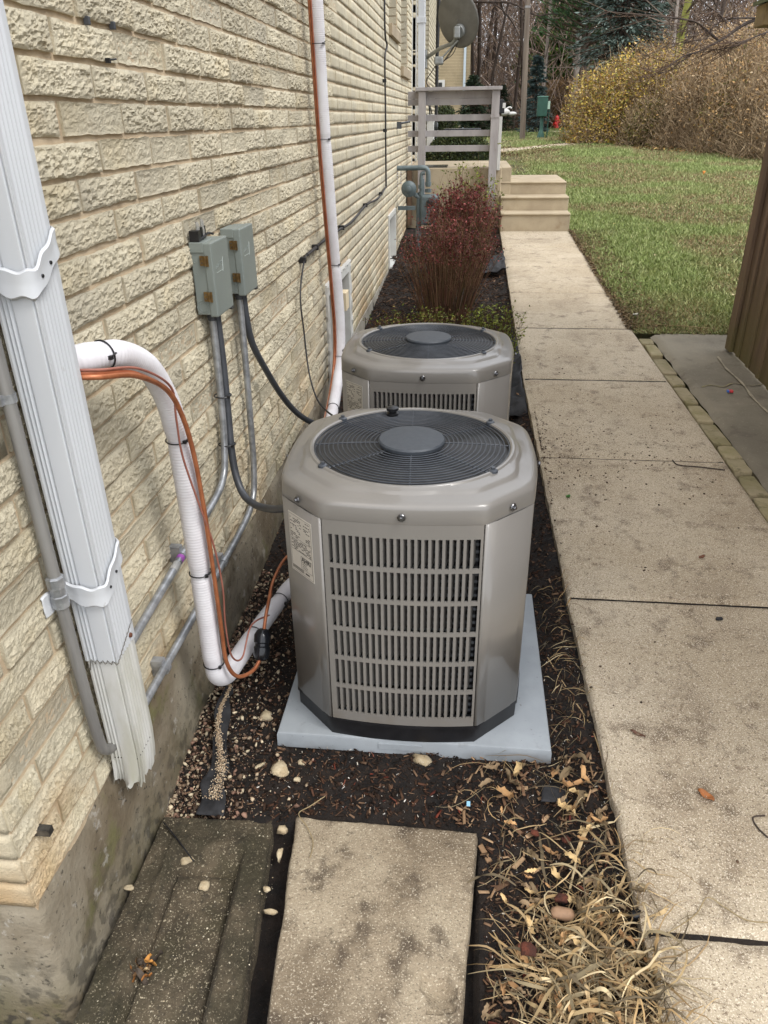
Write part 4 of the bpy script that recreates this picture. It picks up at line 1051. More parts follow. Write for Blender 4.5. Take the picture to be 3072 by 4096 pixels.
# conduits
def conduit(label, pts, r=.0115, mat=M_galv, k=8, name='conduit', cat='conduit'):
    t = thing(name, label, cat, pts[0]); obj('tube', MB().tube(smooth_path(pts, k), r, 14), mat, t, smooth=60); return t
XC = -.786
c1 = conduit('galvanised conduit dropping from the nearer electrical box, bending left along the bricks',
             [(XC, 2.281, 1.17), (XC, 2.279, 1.0), (XC, 2.262, .80), (XC, 2.235, .690), (XC, 2.205, .645), (XC, 2.14, .618), (XC, 2.02, .607), (XC, 1.7, .588), (XC, 1.27, .562)])
c2 = conduit('galvanised conduit dropping from the farther electrical box and bending left at the foundation top',
             [(XC, 2.590, 1.17), (XC, 2.587, .95), (XC, 2.565, .60), (XC, 2.548, .50), (XC, 2.515, .425), (XC, 2.44, .388), (XC, 2.30, .375), (XC, 2.0, .372), (XC, 1.33, .372)])
for (cc, yy, zz) in ((c2, 2.10, .372), (c2, 1.55, .366), (c1, 1.78, .592)):
    mb = MB().box(WX + .0, XC - .002, yy - .012, yy + .012, zz - .02, zz + .03); mb.tube([(XC, yy - .010, zz), (XC, yy + .010, zz)], .0145, 12); obj('conduit_strap', mb, M_galv, cc)
mb = MB().tube([(XC, 1.745, .590), (XC, 1.768, .5925)], .0119, 12); obj('marker_stain', mb, M_ink_purple, c1)
mb = MB().tube([(XC, 1.70, .588), (XC, 1.735, .590)], .0120, 12); obj('white_tape', mb, M_white_paint, c1)
# near left conduit with its coupling
XL = -.792
cl_ = conduit('dull galvanised conduit running down the bricks left of the near downspout, with a compression coupling', [(XL, 1.178, 2.2), (XL, 1.178, 1.8), (XL, 1.177, 1.3), (XL, 1.177, .90), (XL, 1.180, .60), (XL, 1.186, .46), (XL, 1.20, .415), (XL, 1.235, .392), (XL, 1.29, .382), (XL, 1.33, .378)], .0125, M_galv_dull, 8)
mb = MB().lathe([(.0145, -.040), (.0175, -.038), (.0175, -.012), (.0150, -.010), (.0150, .006), (.0180, .008), (.0180, .030), (.014, .034)], (XL, 1.177, .872), 8); obj('coupling', mb, M_galv, cl_)
mb = MB().lathe([(.0142, -.008), (.0142, .008)], (XL, 1.178, 1.275), 12); mb.box(WX, XL, 1.155, 1.168, 1.266, 1.284); obj('conduit_strap', mb, M_galv, cl_)
# flexible whips
def whip(label, pts):
    P = smooth_path(pts, 10); L_ = sum((P[i + 1] - P[i]).length for i in range(len(P) - 1))
    t = thing('flexible_conduit', label, 'flexible conduit', pts[0]); P = smooth_path(pts, 26)
    obj('hose', MB().tube(P, .0125, 14), M_whip, t, smooth=60); return t
w1 = whip('dark flexible conduit curling from the nearer electrical box to the near air conditioner', [(-.782, 2.315, 1.168), (-.78, 2.315, 1.0), (-.778, 2.30, .83), (-.772, 2.275, .72), (-.758, 2.25, .63), (-.725, 2.21, .575), (-.67, 2.15, .57), (-.60, 2.07, .60), (-.53, 1.97, .655), (-.46, 1.88, .715), (-.44, 1.86, .73)])
w2 = whip('dark flexible conduit sweeping from the farther electrical box behind the near air conditioner', [(-.782, 2.625, 1.168), (-.78, 2.628, 1.08), (-.775, 2.66, .97), (-.760, 2.76, .84), (-.74, 2.87, .71), (-.71, 2.97, .60), (-.67, 3.06, .52), (-.60, 3.12, .47), (-.50, 3.13, .46), (-.44, 3.13, .46)])
def ties(parent, lst, r, mat=M_black, w=.0022, tail=True):
    for (p, d) in lst:
        p = Vector(p); d = Vector(d).normalized(); M_ = d.to_track_quat('Z', 'Y').to_matrix()
        mb = MB().tube([M_ @ Vector((r * math.cos(a), r * math.sin(a), 0)) + p for a in np.linspace(0, 2 * math.pi, 25)[:-1]], w, 6, closed=True)
        if tail: q = M_ @ Vector((r, 0, 0)); q = Vector((r * .8, -r * .6, 0)); mb.tube([p + q, p + q * 1.15 + Vector((.006, .012, .008))], .0022, 5); mb.box(p.x + q.x - .004, p.x + q.x + .004, p.y + q.y - .004, p.y + q.y + .004, p.z + q.z - .004, p.z + q.z + .004)
        obj('cable_tie', mb, mat, parent)
ties(w1, [((-.784, 2.288, .90), (0, 0, 1)), ((-.782, 2.268, .735), (0, .1, 1))], .0275)

# ================================================================== REFRIGERANT LINE SETS
def lineset(label, pts, r, ties_, wires, seams=(), name='refrigerant_line'):
    t = thing(name, label, 'insulated pipe', pts[0]); P = smooth_path(pts, 1); 
    # arc-length resample for even ribs
    Q = smooth_path(pts, 40); L_ = [0]
    for i in range(1, len(Q)): L_.append(L_[-1] + (Q[i] - Q[i - 1]).length)
    n = int(L_[-1] / .0021); S_ = np.linspace(0, L_[-1], n); X = [np.interp(S_, L_, [q[k] for q in Q]) for k in range(3)]
    P = [Vector((X[0][i], X[1][i], X[2][i])) for i in range(n)]
    rad = []
    for i, s in enumerate(S_):
        rr = r * (1 + .016 * math.sin(2 * math.pi * s / .0085) + .03 * math.sin(s * 9 + 1) + .012 * math.sin(s * 31))
        for (tp, _) in ties_:
            d = (P[i] - Vector(tp)).length
            if d < .03: rr -= r * .10 * (1 - d / .03)
        rad.append(rr)
    obj('insulation', MB().tube(P, rad, 20), M_foam, t, smooth=60)
    for (nm, wp, wr, wm) in wires: obj(nm, MB().tube(smooth_path(wp, 8), wr, 8), wm, t, smooth=60)
    for (tp, td) in ties_:
        ties(t, [(tp, td)], r * 1.02, w=.0018)
    return t
r1 = .0290
X1_ = -.695
pts1 = [(-.815, 1.352, 1.272), (-.775, 1.358, 1.282), (-.738, 1.385, 1.288), (-.712, 1.44, 1.280), (-.705, 1.52, 1.245), (-.702, 1.585, 1.195), (-.70, 1.640, 1.11), (-.70, 1.665, 1.02), (-.70, 1.678, .90), (-.70, 1.682, .75), (-.70, 1.682, .58), (-.70, 1.680, .42), (-.70, 1.678, .31), (-.698, 1.69, .235), (-.690, 1.74, .192), (-.68, 1.82, .185), (-.66, 1.93, .19), (-.625, 2.08, .20), (-.58, 2.22, .215), (-.50, 2.30, .225), (-.44, 2.32, .23)]
wires1 = [('copper_tube', [(-.79, 1.325, 1.262), (-.745, 1.325, 1.266), (-.700, 1.345, 1.262), (-.668, 1.43, 1.238), (-.660, 1.555, 1.165), (-.658, 1.62, 1.07), (-.657, 1.652, .95), (-.656, 1.662, .80), (-.655, 1.664, .60), (-.655, 1.664, .42), (-.655, 1.668, .30), (-.640, 1.70, .222), (-.61, 1.755, .200), (-.595, 1.80, .215)], .0062, M_copper),
          ('copper_tube', [(-.590, 1.845, .285), (-.585, 1.87, .33), (-.585, 1.93, .36), (-.59, 2.0, .37), (-.575, 2.10, .39), (-.53, 2.17, .40), (-.46, 2.20, .40)], .0055, M_copper),
          ('orange_wire', [(-.79, 1.325, 1.276), (-.745, 1.325, 1.280), (-.698, 1.345, 1.276), (-.665, 1.44, 1.250), (-.655, 1.565, 1.170), (-.668, 1.60, 1.08), (-.675, 1.62, .98), (-.664, 1.64, .86), (-.648, 1.672, .70), (-.645, 1.69, .55), (-.652, 1.69, .42), (-.650, 1.70, .30), (-.64, 1.76, .245), (-.63, 1.85, .30), (-.60, 1.95, .27)], .0028, M_wire_brn),
          ('orange_wire', [(-.79, 1.327, 1.270), (-.745, 1.327, 1.274), (-.703, 1.347, 1.27), (-.672, 1.43, 1.244), (-.664, 1.558, 1.165), (-.661, 1.625, 1.07), (-.66, 1.66, .95), (-.6585, 1.674, .80), (-.658, 1.676, .60), (-.658, 1.674, .42)], .0045, M_wire_org)]
t1 = [((-.722, 1.412, 1.286), (.3, 1, .0)), ((-.70, 1.668, 1.0), (0, .1, -1)), ((-.70, 1.682, .60), (0, 0, -1)), ((-.699, 1.680, .285), (0, 0, -1)), ((-.655, 1.95, .19), (.2, 1, 0)), ((-.61, 2.13, .205), (.2, 1, 0))]
ls1 = lineset('white insulated pipe arching from behind the near downspout to the ground, copper tube strapped on', pts1, r1, t1, wires1)
mb = MB().lathe([(.012, -.05), (.020, -.045), (.026, -.03), (.026, -.008), (.022, -.004), (.022, .004), (.026, .008), (.026, .03), (.018, .045), (.010, .05)], (-.594, 1.825, .248), 20, Matrix.Rotation(math.radians(-32), 3, 'X'))
fd = obj('filter_drier', mb, M_blackgloss, ls1, smooth=40)
pts2 = [(-.745, 4.06, 5.0), (-.745, 4.08, 3.5), (-.745, 4.12, 2.5), (-.745, 4.17, 1.9), (-.742, 4.20, 1.55), (-.735, 4.24, 1.2), (-.728, 4.28, .88), (-.722, 4.29, .62), (-.72, 4.23, .45), (-.718, 4.08, .34), (-.712, 3.90, .275), (-.70, 3.74, .25), (-.66, 3.58, .24), (-.58, 3.46, .24), (-.46, 3.42, .24)]
def offs(pts, dx, dy, dz=0, n=99): return [(p[0] + dx, p[1] + dy, p[2] + dz) for p in pts[:n]]
ls2 = lineset('white insulated pipe running straight up the brick wall beyond the near air conditioner', pts2, .031, [((-.745, 4.15, 2.02), (0, .05, -1)), ((-.743, 4.19, 1.61), (0, .05, -1)), ((-.73, 4.27, .985), (0, .05, -1)), ((-.72, 4.24, .47), (0, -.4, -1)), ((-.712, 3.90, .275), (0, 1, .1))],
              [('copper_tube', offs(pts2, -.030, -.020), .0055, M_copper), ('orange_wire', offs(pts2, -.020, -.029), .0034, M_wire_org), ('orange_wire', offs(pts2, -.036, -.008), .0042, mk('pink_wire', S(206, 160, 140), S(190, 140, 120), rough=.5))])
mb = MB()
rr = random.Random(9)
for (zc, L_) in ((1.36, .20), (1.78, .12), (.70, .3)):   # faint printed lettering down the foam
    z = zc
    while z > zc - L_:
        mb.box(-.7085, -.7070, 4.245 - .0015 - (z - 1.2) * .10, 4.245 + .006 - (z - 1.2) * .10, z, z + rr.uniform(.003, .008)); z -= .013
# black cable on the wall
XW = WX + .022
pc = [(XW, 7.83, 4.6), (XW, 7.80, 3.2), (XW, 7.78, 2.42), (XW + .01, 7.86, 2.28), (XW, 7.76, 2.18), (XW, 7.76, 1.8), (XW, 7.745, 1.4), (XW, 7.74, 1.14), (XW, 7.69, 1.118), (XW, 7.0, 1.08), (XW, 6.2, 1.105), (XW, 5.4, 1.075), (XW, 4.6, 1.10), (XW, 3.85, 1.10), (XW + .004, 3.755, 1.09), (XW + .008, 3.75, 1.02)]
q = [at_x(600 + x * .633, 800 + y * .633, X_) for (x, y, X_) in ((950, 600, -.79), (975, 850, -.775), (1000, 1060, -.75), (1030, 1190, -.71), (1068, 1280, -.66), (1115, 1332, -.61), (1150, 1360, -.57))]
bc = thing('black_cable', 'black cable clipped along the brick wall, dropping and turning towards the far air conditioner', 'cable', (XW, 7.8, 1.1))
obj('cable', MB().tube(smooth_path(pc[:14], 8), .0085, 8), M_cable, bc, smooth=60)
obj('cable_tail', MB().tube(smooth_path([pc[12], pc[13], pc[14]] + [tuple(v) for v in q], 8), .0042, 8), M_cable, bc, smooth=60)
for (yy, zz) in ((7.75, 2.0), (7.745, 1.6), (7.3, 1.095), (6.2, 1.105), (5.0, 1.088), (4.1, 1.10), (3.76, 1.09)):
    obj('cable_clip', MB().box(WX + .0, XW + .012, yy - .014, yy + .014, zz - .014, zz + .014), M_black, bc, bevel=.003)

# ================================================================== SLAB, SPLASH BLOCK
def rough_slab(name, poly, z0, z1, mat, seed, res=.008, pits=(), parent=None, rim=None):
    """flat slab from a 4-corner plan (bilinear), chipped edges"""
    A, B_, C_, D_ = [np.array(p, float) for p in poly]   # near-left, near-right, far-right, far-left
    nx = int(np.linalg.norm(B_ - A) / res); ny = int(np.linalg.norm(D_ - A) / res)
    U, Vv = np.meshgrid(np.linspace(0, 1, nx), np.linspace(0, 1, ny))
    X = (1 - U) * (1 - Vv) * A[0] + U * (1 - Vv) * B_[0] + U * Vv * C_[0] + (1 - U) * Vv * D_[0]
    Y = (1 - U) * (1 - Vv) * A[1] + U * (1 - Vv) * B_[1] + U * Vv * C_[1] + (1 - U) * Vv * D_[1]
    n1 = fbm(np.stack([X.ravel() * 28, Y.ravel() * 28, np.full(X.size, seed)], 1), 5).reshape(X.shape)
    n2 = fbm(np.stack([X.ravel() * 9, Y.ravel() * 9, np.full(X.size, seed + 5.)], 1), 4).reshape(X.shape)
    W_, H_ = np.linalg.norm(B_ - A), np.linalg.norm(D_ - A)
    ed = np.minimum(np.minimum(U, 1 - U) * W_, np.minimum(Vv, 1 - Vv) * H_)
    wd = .006 + .035 * np.clip(n2 - .52, 0, 1)
    Z = z1 + (n1 - .5) * .004 - .014 * np.clip(1 - ed / wd, 0, 1) ** 1.4
    if rim is not None: Z += rim(U, Vv, X, Y)
    for (px, py, pr, pd) in pits: d_ = np.hypot(X - px, Y - py) / pr * (1 + (n1 - .5) * 1.2); Z -= pd * np.clip(1 - d_ ** 2, 0, 1) ** .5 * (.7 + .6 * n1)
    e = (U < 1e-6) | (U > 1 - 1e-6) | (Vv < 1e-6) | (Vv > 1 - 1e-6)
    cx, cy = X.mean(), Y.mean()
    X = np.where(e, X + (cx - X) * (np.clip(n2 - .48, 0, 1) * .10), X); Y = np.where(e, Y + (cy - Y) * (np.clip(n2 - .48, 0, 1) * .06), Y)
    top = np.stack([X.ravel(), Y.ravel(), Z.ravel()], 1); i = np.arange((nx - 1) * (ny - 1)); a = (i // (nx - 1)) * nx + i % (nx - 1)
    F = [tuple(q) for q in np.stack([a, a + 1, a + nx + 1, a + nx], 1)]
    per = list(range(nx)) + [nx - 1 + nx * j for j in range(1, ny)] + [nx * (ny - 1) + j for j in range(nx - 2, -1, -1)] + [nx * j for j in range(ny - 2, 0, -1)]
    bot = top[per].copy(); bot[:, 2] = z0; m = len(per); n0 = len(top)
    V = np.vstack([top, bot]) - [A[0], A[1], z0]; F += [(per[j], n0 + j, n0 + (j + 1) % m, per[(j + 1) % m]) for j in range(m)]
    me = mesh_from(name, V, F, [mat], smooth=True)
    try: me.set_sharp_from_angle(angle=math.radians(45))
    except Exception: pass
    return meshobj(name, me, parent, (A[0], A[1], z0))
o = rough_slab('paving_slab', [(-.352, .70), (.035, .72), (.088, 1.400), (-.418, 1.410)], -.10, -.008, M_stone, 3., .0045, pits=[(.0, .975, .040, .026), (-.16, .90, .010, .008), (-.32, 1.20, .012, .006), (.015, 1.20, .008, .004)])
tag(o, 'loose rectangular tan paving slab with chipped edges lying in the soil in the foreground', 'paving slab')
def splash_rim(U, Vv, X, Y):
    inner = (U > .22) & (U < .80) & (Vv < .86)
    d = np.minimum(np.minimum((U - .22) / .05, (.80 - U) / .04), (.86 - Vv) / .05)
    return .006 * np.exp(-((d + .6) / .5) ** 2) - .030 * np.clip(d, 0, 1) ** .6 - .012 * np.exp(-((d - 1.25) / .22) ** 2) * (d < 3) + (fbm(np.stack([X.ravel() * 120, Y.ravel() * 120, X.ravel() * 0], 1), 2).reshape(X.shape) - .5) * .006
o = rough_slab('splash_block', [(-.795, .62), (-.405, .62), (-.478, 1.400), (-.792, 1.388)], -.16, -.022, M_splash, 8., .0045, rim=splash_rim)
tag(o, 'dark mossy concrete splash block with a raised rim, against the foundation under the downspout', 'splash block')

# ================================================================== STEPS, LANDING, RAILING
st = thing('concrete_steps', 'beige concrete steps with three risers at the far end of the sidewalk', 'steps', (.82, 9.93, .44))
lv = [(9.93, .44, .648, 10.24), (10.235, .60, .808, 10.56), (10.555, .74, .960, 12.0)]
for i, (ya, za, zb_, yb) in enumerate(lv):
    mb = MB(); x0, x1 = .392, 1.232
    if i < 2: mb.prism([(ya, za - .2), (ya + .012, zb_ - .03), (ya - .004, zb_ - .022), (ya - .004, zb_ - .006), (ya + .006, zb_), (yb, zb_ + .002), (yb, za - .2)], x0, x1, 'x')
    else: mb.prism([(ya, za - .5), (ya + .012, zb_ - .03), (ya - .004, zb_ - .022), (ya - .004, zb_ - .006), (ya + .006, zb_), (yb - .2, zb_), (yb, zb_ - .1), (yb, za - .5)], x0, x1 - .01, 'x')
    obj('step', mb, M_steps, st, bevel=.012, segs=3, smooth=40)
ld = obj('landing', MB().box(-.815, .40, 10.55, 12.3, .1, 1.128), M_steps, None, (-.2, 11.4, .3), bevel=.015, segs=3, smooth=40); tag(ld, 'raised beige concrete porch landing against the brick wall, inside the wooden railing', 'porch landing')
obj('side_wing', MB().box(.392, .52, 10.56, 12.2, .3, 1.128), M_steps, ld, bevel=.01)
rl = thing('porch_railing', 'grey painted wooden railing with five horizontal boards across the porch landing', 'railing', (-.2, 10.45, .4))
obj('post', MB().box(-.665, -.575, 10.40, 10.49, .62, 1.985), M_rail, rl, bevel=.004)
obj('post', MB().box(.225, .320, 10.40, 10.49, .50, 1.985), M_rail, rl, bevel=.004)
obj('post_shoe', MB().tube([(.272, 10.44, .52), (.285, 10.42, .40), (.31, 10.38, .36)], .055, 10), M_black_matt, rl)
obj('top_rail', MB().box(-.70, .345, 10.37, 10.515, 1.987, 2.025), M_rail, rl, bevel=.003)
obj('rail_board', MB().box(-.80, .223, 10.495, 10.53, 1.905, 1.985), M_rail, rl, bevel=.003)
for zc in (1.868, 1.695, 1.522, 1.352):
    obj('rail_board', MB().box(-.80, .224, 10.492, 10.53, zc - .035, zc + .035), M_rail, rl, bevel=.003)
# side run of the railing going back along the landing's open edge (white lower boards)
obj('side_rail', MB().box(.27, .31, 10.53, 12.2, 1.90, 1.985), M_rail, rl, bevel=.003)
for zc in (1.56, 1.25): obj('side_board', MB().box(.325, .365, 10.44, 10.62, zc - .15, zc + .14), M_white_paint, rl, bevel=.003)
obj('metal_collar', MB().box(.219, .326, 10.394, 10.496, 1.69, 1.72), M_rail, rl)
o = obj('doormat', MB().box(-.60, -.30, 10.62, 11.1, 1.129, 1.139), M_blackgloss, None, (-.5, 10.9, 1.129)); tag(o, 'dark flat mat on the porch landing beside the railing post', 'doormat')
o = obj('utility_post', MB().box(-.80, -.745, 10.44, 10.52, .45, 1.16), mk('brown_board', S(110, 88, 66), S(90, 70, 54), rough=.8), None, (-.77, 10.48, .45)); tag(o, 'short brown wooden board against the brick wall behind the gas meter', 'board')

# ================================================================== GAS METER
gm = thing('gas_meter', 'grey gas meter with looping pipe by the brick wall, behind the red shrubs', 'gas meter', (-.55, 9.05, .35))
P = smooth_path([(-.76, 9.05, 1.21), (-.60, 9.05, 1.212), (-.52, 9.05, 1.212), (-.478, 9.05, 1.195), (-.462, 9.05, 1.15), (-.462, 9.05, 1.02)], 6)
obj('pipe', MB().tube([(-.81, 9.05, 1.21)] + P, .026, 14), M_gas, gm, smooth=60)
obj('pipe', MB().tube(smooth_path([(-.535, 9.05, 1.10), (-.53, 9.05, .98), (-.54, 9.05, .90)], 4) , .028, 12), M_gas, gm, smooth=60)
obj('pipe', MB().tube(smooth_path([(-.50, 9.05, 1.16), (-.535, 9.05, 1.15), (-.54, 9.05, 1.08), (-.54, 9.05, .94)], 5), .020, 12), M_gas, gm, smooth=60)
mb = MB()
for (x, z, r_) in ((-.54, 1.02, .034), (-.54, .95, .032), (-.462, 1.05, .034), (-.462, .98, .036), (-.60, .94, .03)): mb.lathe([(r_, -.018), (r_, .018)], (x, 9.05, z), 8)
obj('union_nut', mb, M_gas, gm)
M_ = Matrix.Rotation(math.radians(90), 3, 'X')
obj('regulator', MB().lathe([(.0, -.02), (.06, -.02), (.078, -.006), (.085, 0), (.085, .008), (.07, .016), (.055, .03), (.03, .034), (.03, .05), (.022, .055), (0, .055)], (-.675, 9.02, 1.0), 24, M_), M_gas, gm, smooth=40)
obj('regulator_neck', MB().tube([(-.66, 9.04, .98), (-.60, 9.05, .93), (-.54, 9.05, .90)], .024, 10), M_gas, gm, smooth=60)
mb = MB().box(-.545, -.34, 8.98, 9.14, .62, .94); obj('meter_case', mb, M_gas, gm, bevel=.03, segs=3, smooth=50)
obj('meter_index', MB().lathe([(.04, 0), (.04, .02), (.03, .026), (0, .026)], (-.44, 8.98, .86), 16, M_), M_glass_dark, gm)
obj('riser', MB().tube([(-.56, 9.05, .90), (-.57, 9.05, .30)], .032, 12), M_gas, gm, smooth=60)
obj('bracket', MB().box(-.80, -.60, 9.03, 9.07, .78, .82), M_gas, gm)

# ================================================================== SATELLITE DISH
sd = thing('satellite_dish', 'grey satellite dish on an angled arm high on the far brick wall', 'satellite dish', (-.81, 14.5, 2.5))
cpos = at_y(1828, 82, 13.5); dn = Vector((.42, .80, .36)).normalized()    # faces away from the camera
Mq = dn.to_track_quat('Z', 'Y').to_matrix()
prof = [(r_, .30 * r_ * r_) for r_ in np.linspace(0, .37, 14)]
mb = MB(); V = []; F = []
for (r_, z_) in prof:
    for k in range(48): a = 2 * math.pi * k / 48; V.append(Mq @ Vector((r_ * .92 * math.cos(a), r_ * 1.05 * math.sin(a), z_)) + cpos)
for i in range(13):
    for k in range(48): F.append((i * 48 + k, i * 48 + (k + 1) % 48, (i + 1) * 48 + (k + 1) % 48, (i + 1) * 48 + k))
d_ = obj('reflector', mb.add(V, F), M_dish, sd, smooth=60); md = d_.modifiers.new('solid', 'SOLIDIFY'); md.thickness = .008; md.offset = -1
back = cpos + Mq @ Vector((-.03, -.13, .0))
obj('mount_collar', MB().lathe([(.085, -.06), (.09, -.05), (.09, .0), (.07, .02), (0, .02)], back, 20, Mq), M_dishlight, sd, smooth=40)
hb = back + Mq @ Vector((0, 0, -.10)); obj('bracket', MB().box(hb.x - .05, hb.x + .05, hb.y - .05, hb.y + .05, hb.z - .08, hb.z + .08), M_dishlight, sd, bevel=.02)
foot = Vector((-.80, 14.3, 2.56))
obj('arm', MB().tube(smooth_path([tuple(foot), tuple(foot + (hb - foot) * .5 + Vector((.0, 0, -.03))), tuple(foot + (hb - foot) * .85 + Vector((.02, 0, -.08))), tuple(hb)], 6), .028, 12), M_dishlight, sd, smooth=60)
obj('foot_plate', MB().box(-.815, -.78, 14.2, 14.4, 2.42, 2.68), M_dishlight, sd, bevel=.01)
p2 = at_y(1755, 245, 13.5); obj('lnb_head', MB().box(p2.x - .07, p2.x + .07, 13.4, 13.6, p2.z - .05, p2.z + .06), M_dishlight, sd, bevel=.025, segs=3)
obj('feed_strut', MB().tube([tuple(p2), tuple(hb + Vector((.02, 0, -.1)))], .014, 8), M_dishlight, sd)
for k, (ax, ay) in enumerate(((1790, 230), (1812, 215), (1778, 240))):
    mid = at_y(ax, ay, 13.5); obj('cable', MB().tube(smooth_path([tuple(hb + Vector((.03, 0, -.08))), tuple(mid), tuple(p2 + Vector((.03, 0, -.02)))], 8), .006, 6), M_cable, sd)
obj('cable', MB().tube(smooth_path([tuple(p2), tuple(at_y(1725, 290, 14)), tuple(at_y(1705, 330, 14.2)), tuple(at_y(1740, 370, 14.4))], 8), .008, 6), M_cable, sd)
tag_p = at_y(1868, 84, 13.6)

# ================================================================== SHED
sh = thing('shed_wall', 'brown stained board-and-batten shed side with green moss near its foot, at the right edge', 'shed', (1.82, 5.35, .22))
X0s = 1.815
# boards, each its own plank, from the far corner towards the camera
y = 5.35; k = 0
while y > 1.0:
    wdt = .205; y1 = y - wdt
    obj('plank', MB().box(X0s + .02, X0s + .04, y1 + .002, y - .002, .045 * y + .01, 3.2), M_cedar, sh, bevel=.002)
    obj('batten', MB().box(X0s + .004, X0s + .0205, y1 - .022, y1 + .022, .045 * y + .012, 3.2), M_cedar, sh, bevel=.003)
    y = y1; k += 1
obj('corner_board', MB().box(X0s - .004, X0s + .055, 5.352, 5.375, .25, 3.2), M_cedar, sh, bevel=.003)
obj('corner_board', MB().box(X0s - .006, X0s + .019, 5.26, 5.351, .25, 3.2), M_cedar, sh, bevel=.003)
for k in range(8): obj('plank', MB().box(X0s + .06 + k * .205, X0s + .06 + (k + 1) * .205 - .004, 5.33, 5.35, .26, 3.2), M_cedar, sh, bevel=.002)
p = at_y(3030, 10, 4.6)
obj('roof', MB().prism([(X0s - .30, 3.22), (X0s - .30, 3.30), (X0s + 1.2, 3.9), (X0s + 1.2, 3.8)], .9, 5.6, 'y'), M_bark, sh)
lt = thing('hanging_box', 'small brown wooden box with a green lid hanging at the top right corner', 'birdhouse', (at_y(3075, 60, 6.6)))
a = at_y(3031, 108, 6.6); b = at_y(3120, 14, 6.6)
obj('case', MB().box(a.x, b.x, 6.5, 6.7, a.z, b.z), mk('birdhouse_wood', S(134, 116, 78), S(118, 100, 66), scale=6, rough=.85), lt, bevel=.006)
obj('lid', MB().prism([(a.x - .02, b.z), (b.x + .05, b.z + .04), (b.x + .05, b.z + .07), (a.x - .02, b.z + .025)], 6.46, 6.74, 'y'), mk('green_lid', S(86, 92, 56), S(66, 72, 44), scale=6, rough=.7), lt)
obj('hanger', MB().tube([((a.x + b.x) / 2, 6.6, b.z + .05), ((a.x + b.x) / 2, 6.6, b.z + .9)], .004, 6), M_black, lt)

# ================================================================== THINGS ACROSS THE LAWN
tz = lambda x, y: float(terrain(x, y))
pl = thing('lamp_pole', 'weathered grey wooden pole standing on the lawn beyond the porch', 'pole', (1.64, 27.5, tz(1.6, 27.5)))
tp = at_y(2112, 0, 27.5); bt = Vector((1.64, 27.5, tz(1.6, 27.5) - .1)); obj('shaft', MB().tube([bt, bt + (tp - bt) * 1.3], lambda u: .092 - .02 * u, 14), M_polewood, pl, smooth=60)
obj('cap_band', MB().lathe([(.085, -.03), (.085, .03)], bt + (tp - bt) * .955, 14), M_galv_dull, pl)
ped = thing('utility_pedestal', 'dark green utility box on a flared green post, on the lawn left of the hydrant', 'utility box', (2.24, 28, tz(2, 28)))
zg = tz(2, 28)
obj('post', MB().lathe([(.13, 0), (.125, .04), (.07, .22), (.055, .26), (.055, .62), (.07, .64)], (2.26, 28, zg), 16), M_green, ped, smooth=35)
obj('cabinet', MB().box(2.08, 2.40, 27.86, 28.14, zg + .64, zg + 1.19), M_green, ped, bevel=.02)
obj('cap', MB().box(2.07, 2.41, 27.85, 28.15, zg + 1.19, zg + 1.22), mk('pale_green_cap', S(92, 134, 118), S(84, 124, 110), rough=.5), ped, bevel=.01)
obj('side_tag', MB().box(2.405, 2.48, 27.9, 28.0, zg + .85, zg + 1.08), mk('pale_tag', S(168, 196, 178), rough=.5), ped)
obj('riser_pipe', MB().tube([(2.46, 28, zg - .05), (2.47, 28, zg + .85)], .018, 8), M_green, ped)
hy = thing('fire_hydrant', 'red fire hydrant on the lawn in front of the pale bare shrub', 'fire hydrant', (4.70, 48, 1.04)); zh = 1.04
obj('barrel', MB().lathe([(.17, 0), (.17, .04), (.12, .06), (.115, .42), (.15, .44), (.15, .48), (.12, .50), (.125, .56), (.10, .62), (.05, .66), (.03, .67), (.03, .71), (0, .71)], (4.70, 48, zh), 18), M_red, hy, smooth=40)
obj('nozzle', MB().lathe([(.08, 0), (.08, .10), (.10, .10), (.10, .15), (.03, .15), (.03, .18), (0, .18)], (4.66, 47.92, zh + .26), 14, Vector((-.75, -.66, 0)).normalized().to_track_quat('Z', 'Y').to_matrix()), M_red, hy, smooth=40)
obj('nozzle', MB().lathe([(.05, 0), (.05, .1), (.065, .1), (.065, .14), (0, .14)], (4.76, 48, zh + .36), 12, Vector((.9, -.3, 0)).normalized().to_track_quat('Z', 'Y').to_matrix()), M_red, hy, smooth=40)
mp_ = at_y(2003, 425, 30)
ml = thing('garden_ornament', 'black rounded mailbox with a pale front, just right of the railing in the distance', 'mailbox', (mp_.x, 30, tz(1, 30)))
obj('box', MB().prism([(mp_.x - .13, mp_.z - .22), (mp_.x + .13, mp_.z - .22), (mp_.x + .13, mp_.z + .12), (mp_.x + .08, mp_.z + .21), (mp_.x - .08, mp_.z + .21), (mp_.x - .13, mp_.z + .12)], 29.8, 30.3, 'y'), M_black, ml, bevel=.02)
obj('front_panel', MB().box(mp_.x + .06, mp_.x + .16, 29.76, 29.8, mp_.z - .06, mp_.z + .10), M_white_paint, ml)
obj('post', MB().box(mp_.x - .04, mp_.x + .04, 29.96, 30.04, tz(1, 30) - .1, mp_.z - .22), M_polewood, ml)
gp = at_y(2015, 449, 33)
go = thing('goose_ornament', 'low white goose-shaped garden ornament on the far lawn edge beside the railing', 'garden ornament', (gp.x, 33, tz(1, 33)))
V, F = scatter(ICO3_V, ICO3_F, np.array([[gp.x - .05, 33, gp.z], [gp.x + .33, 33, gp.z - .05]]), np.array([[.30, .16, .14], [.17, .09, .07]]), np.stack([np.eye(3)] * 2))
meshobj('body', mesh_from('body', V - np.array([gp.x, 33, tz(1, 33)]), F, [M_white_paint], smooth=True), go)
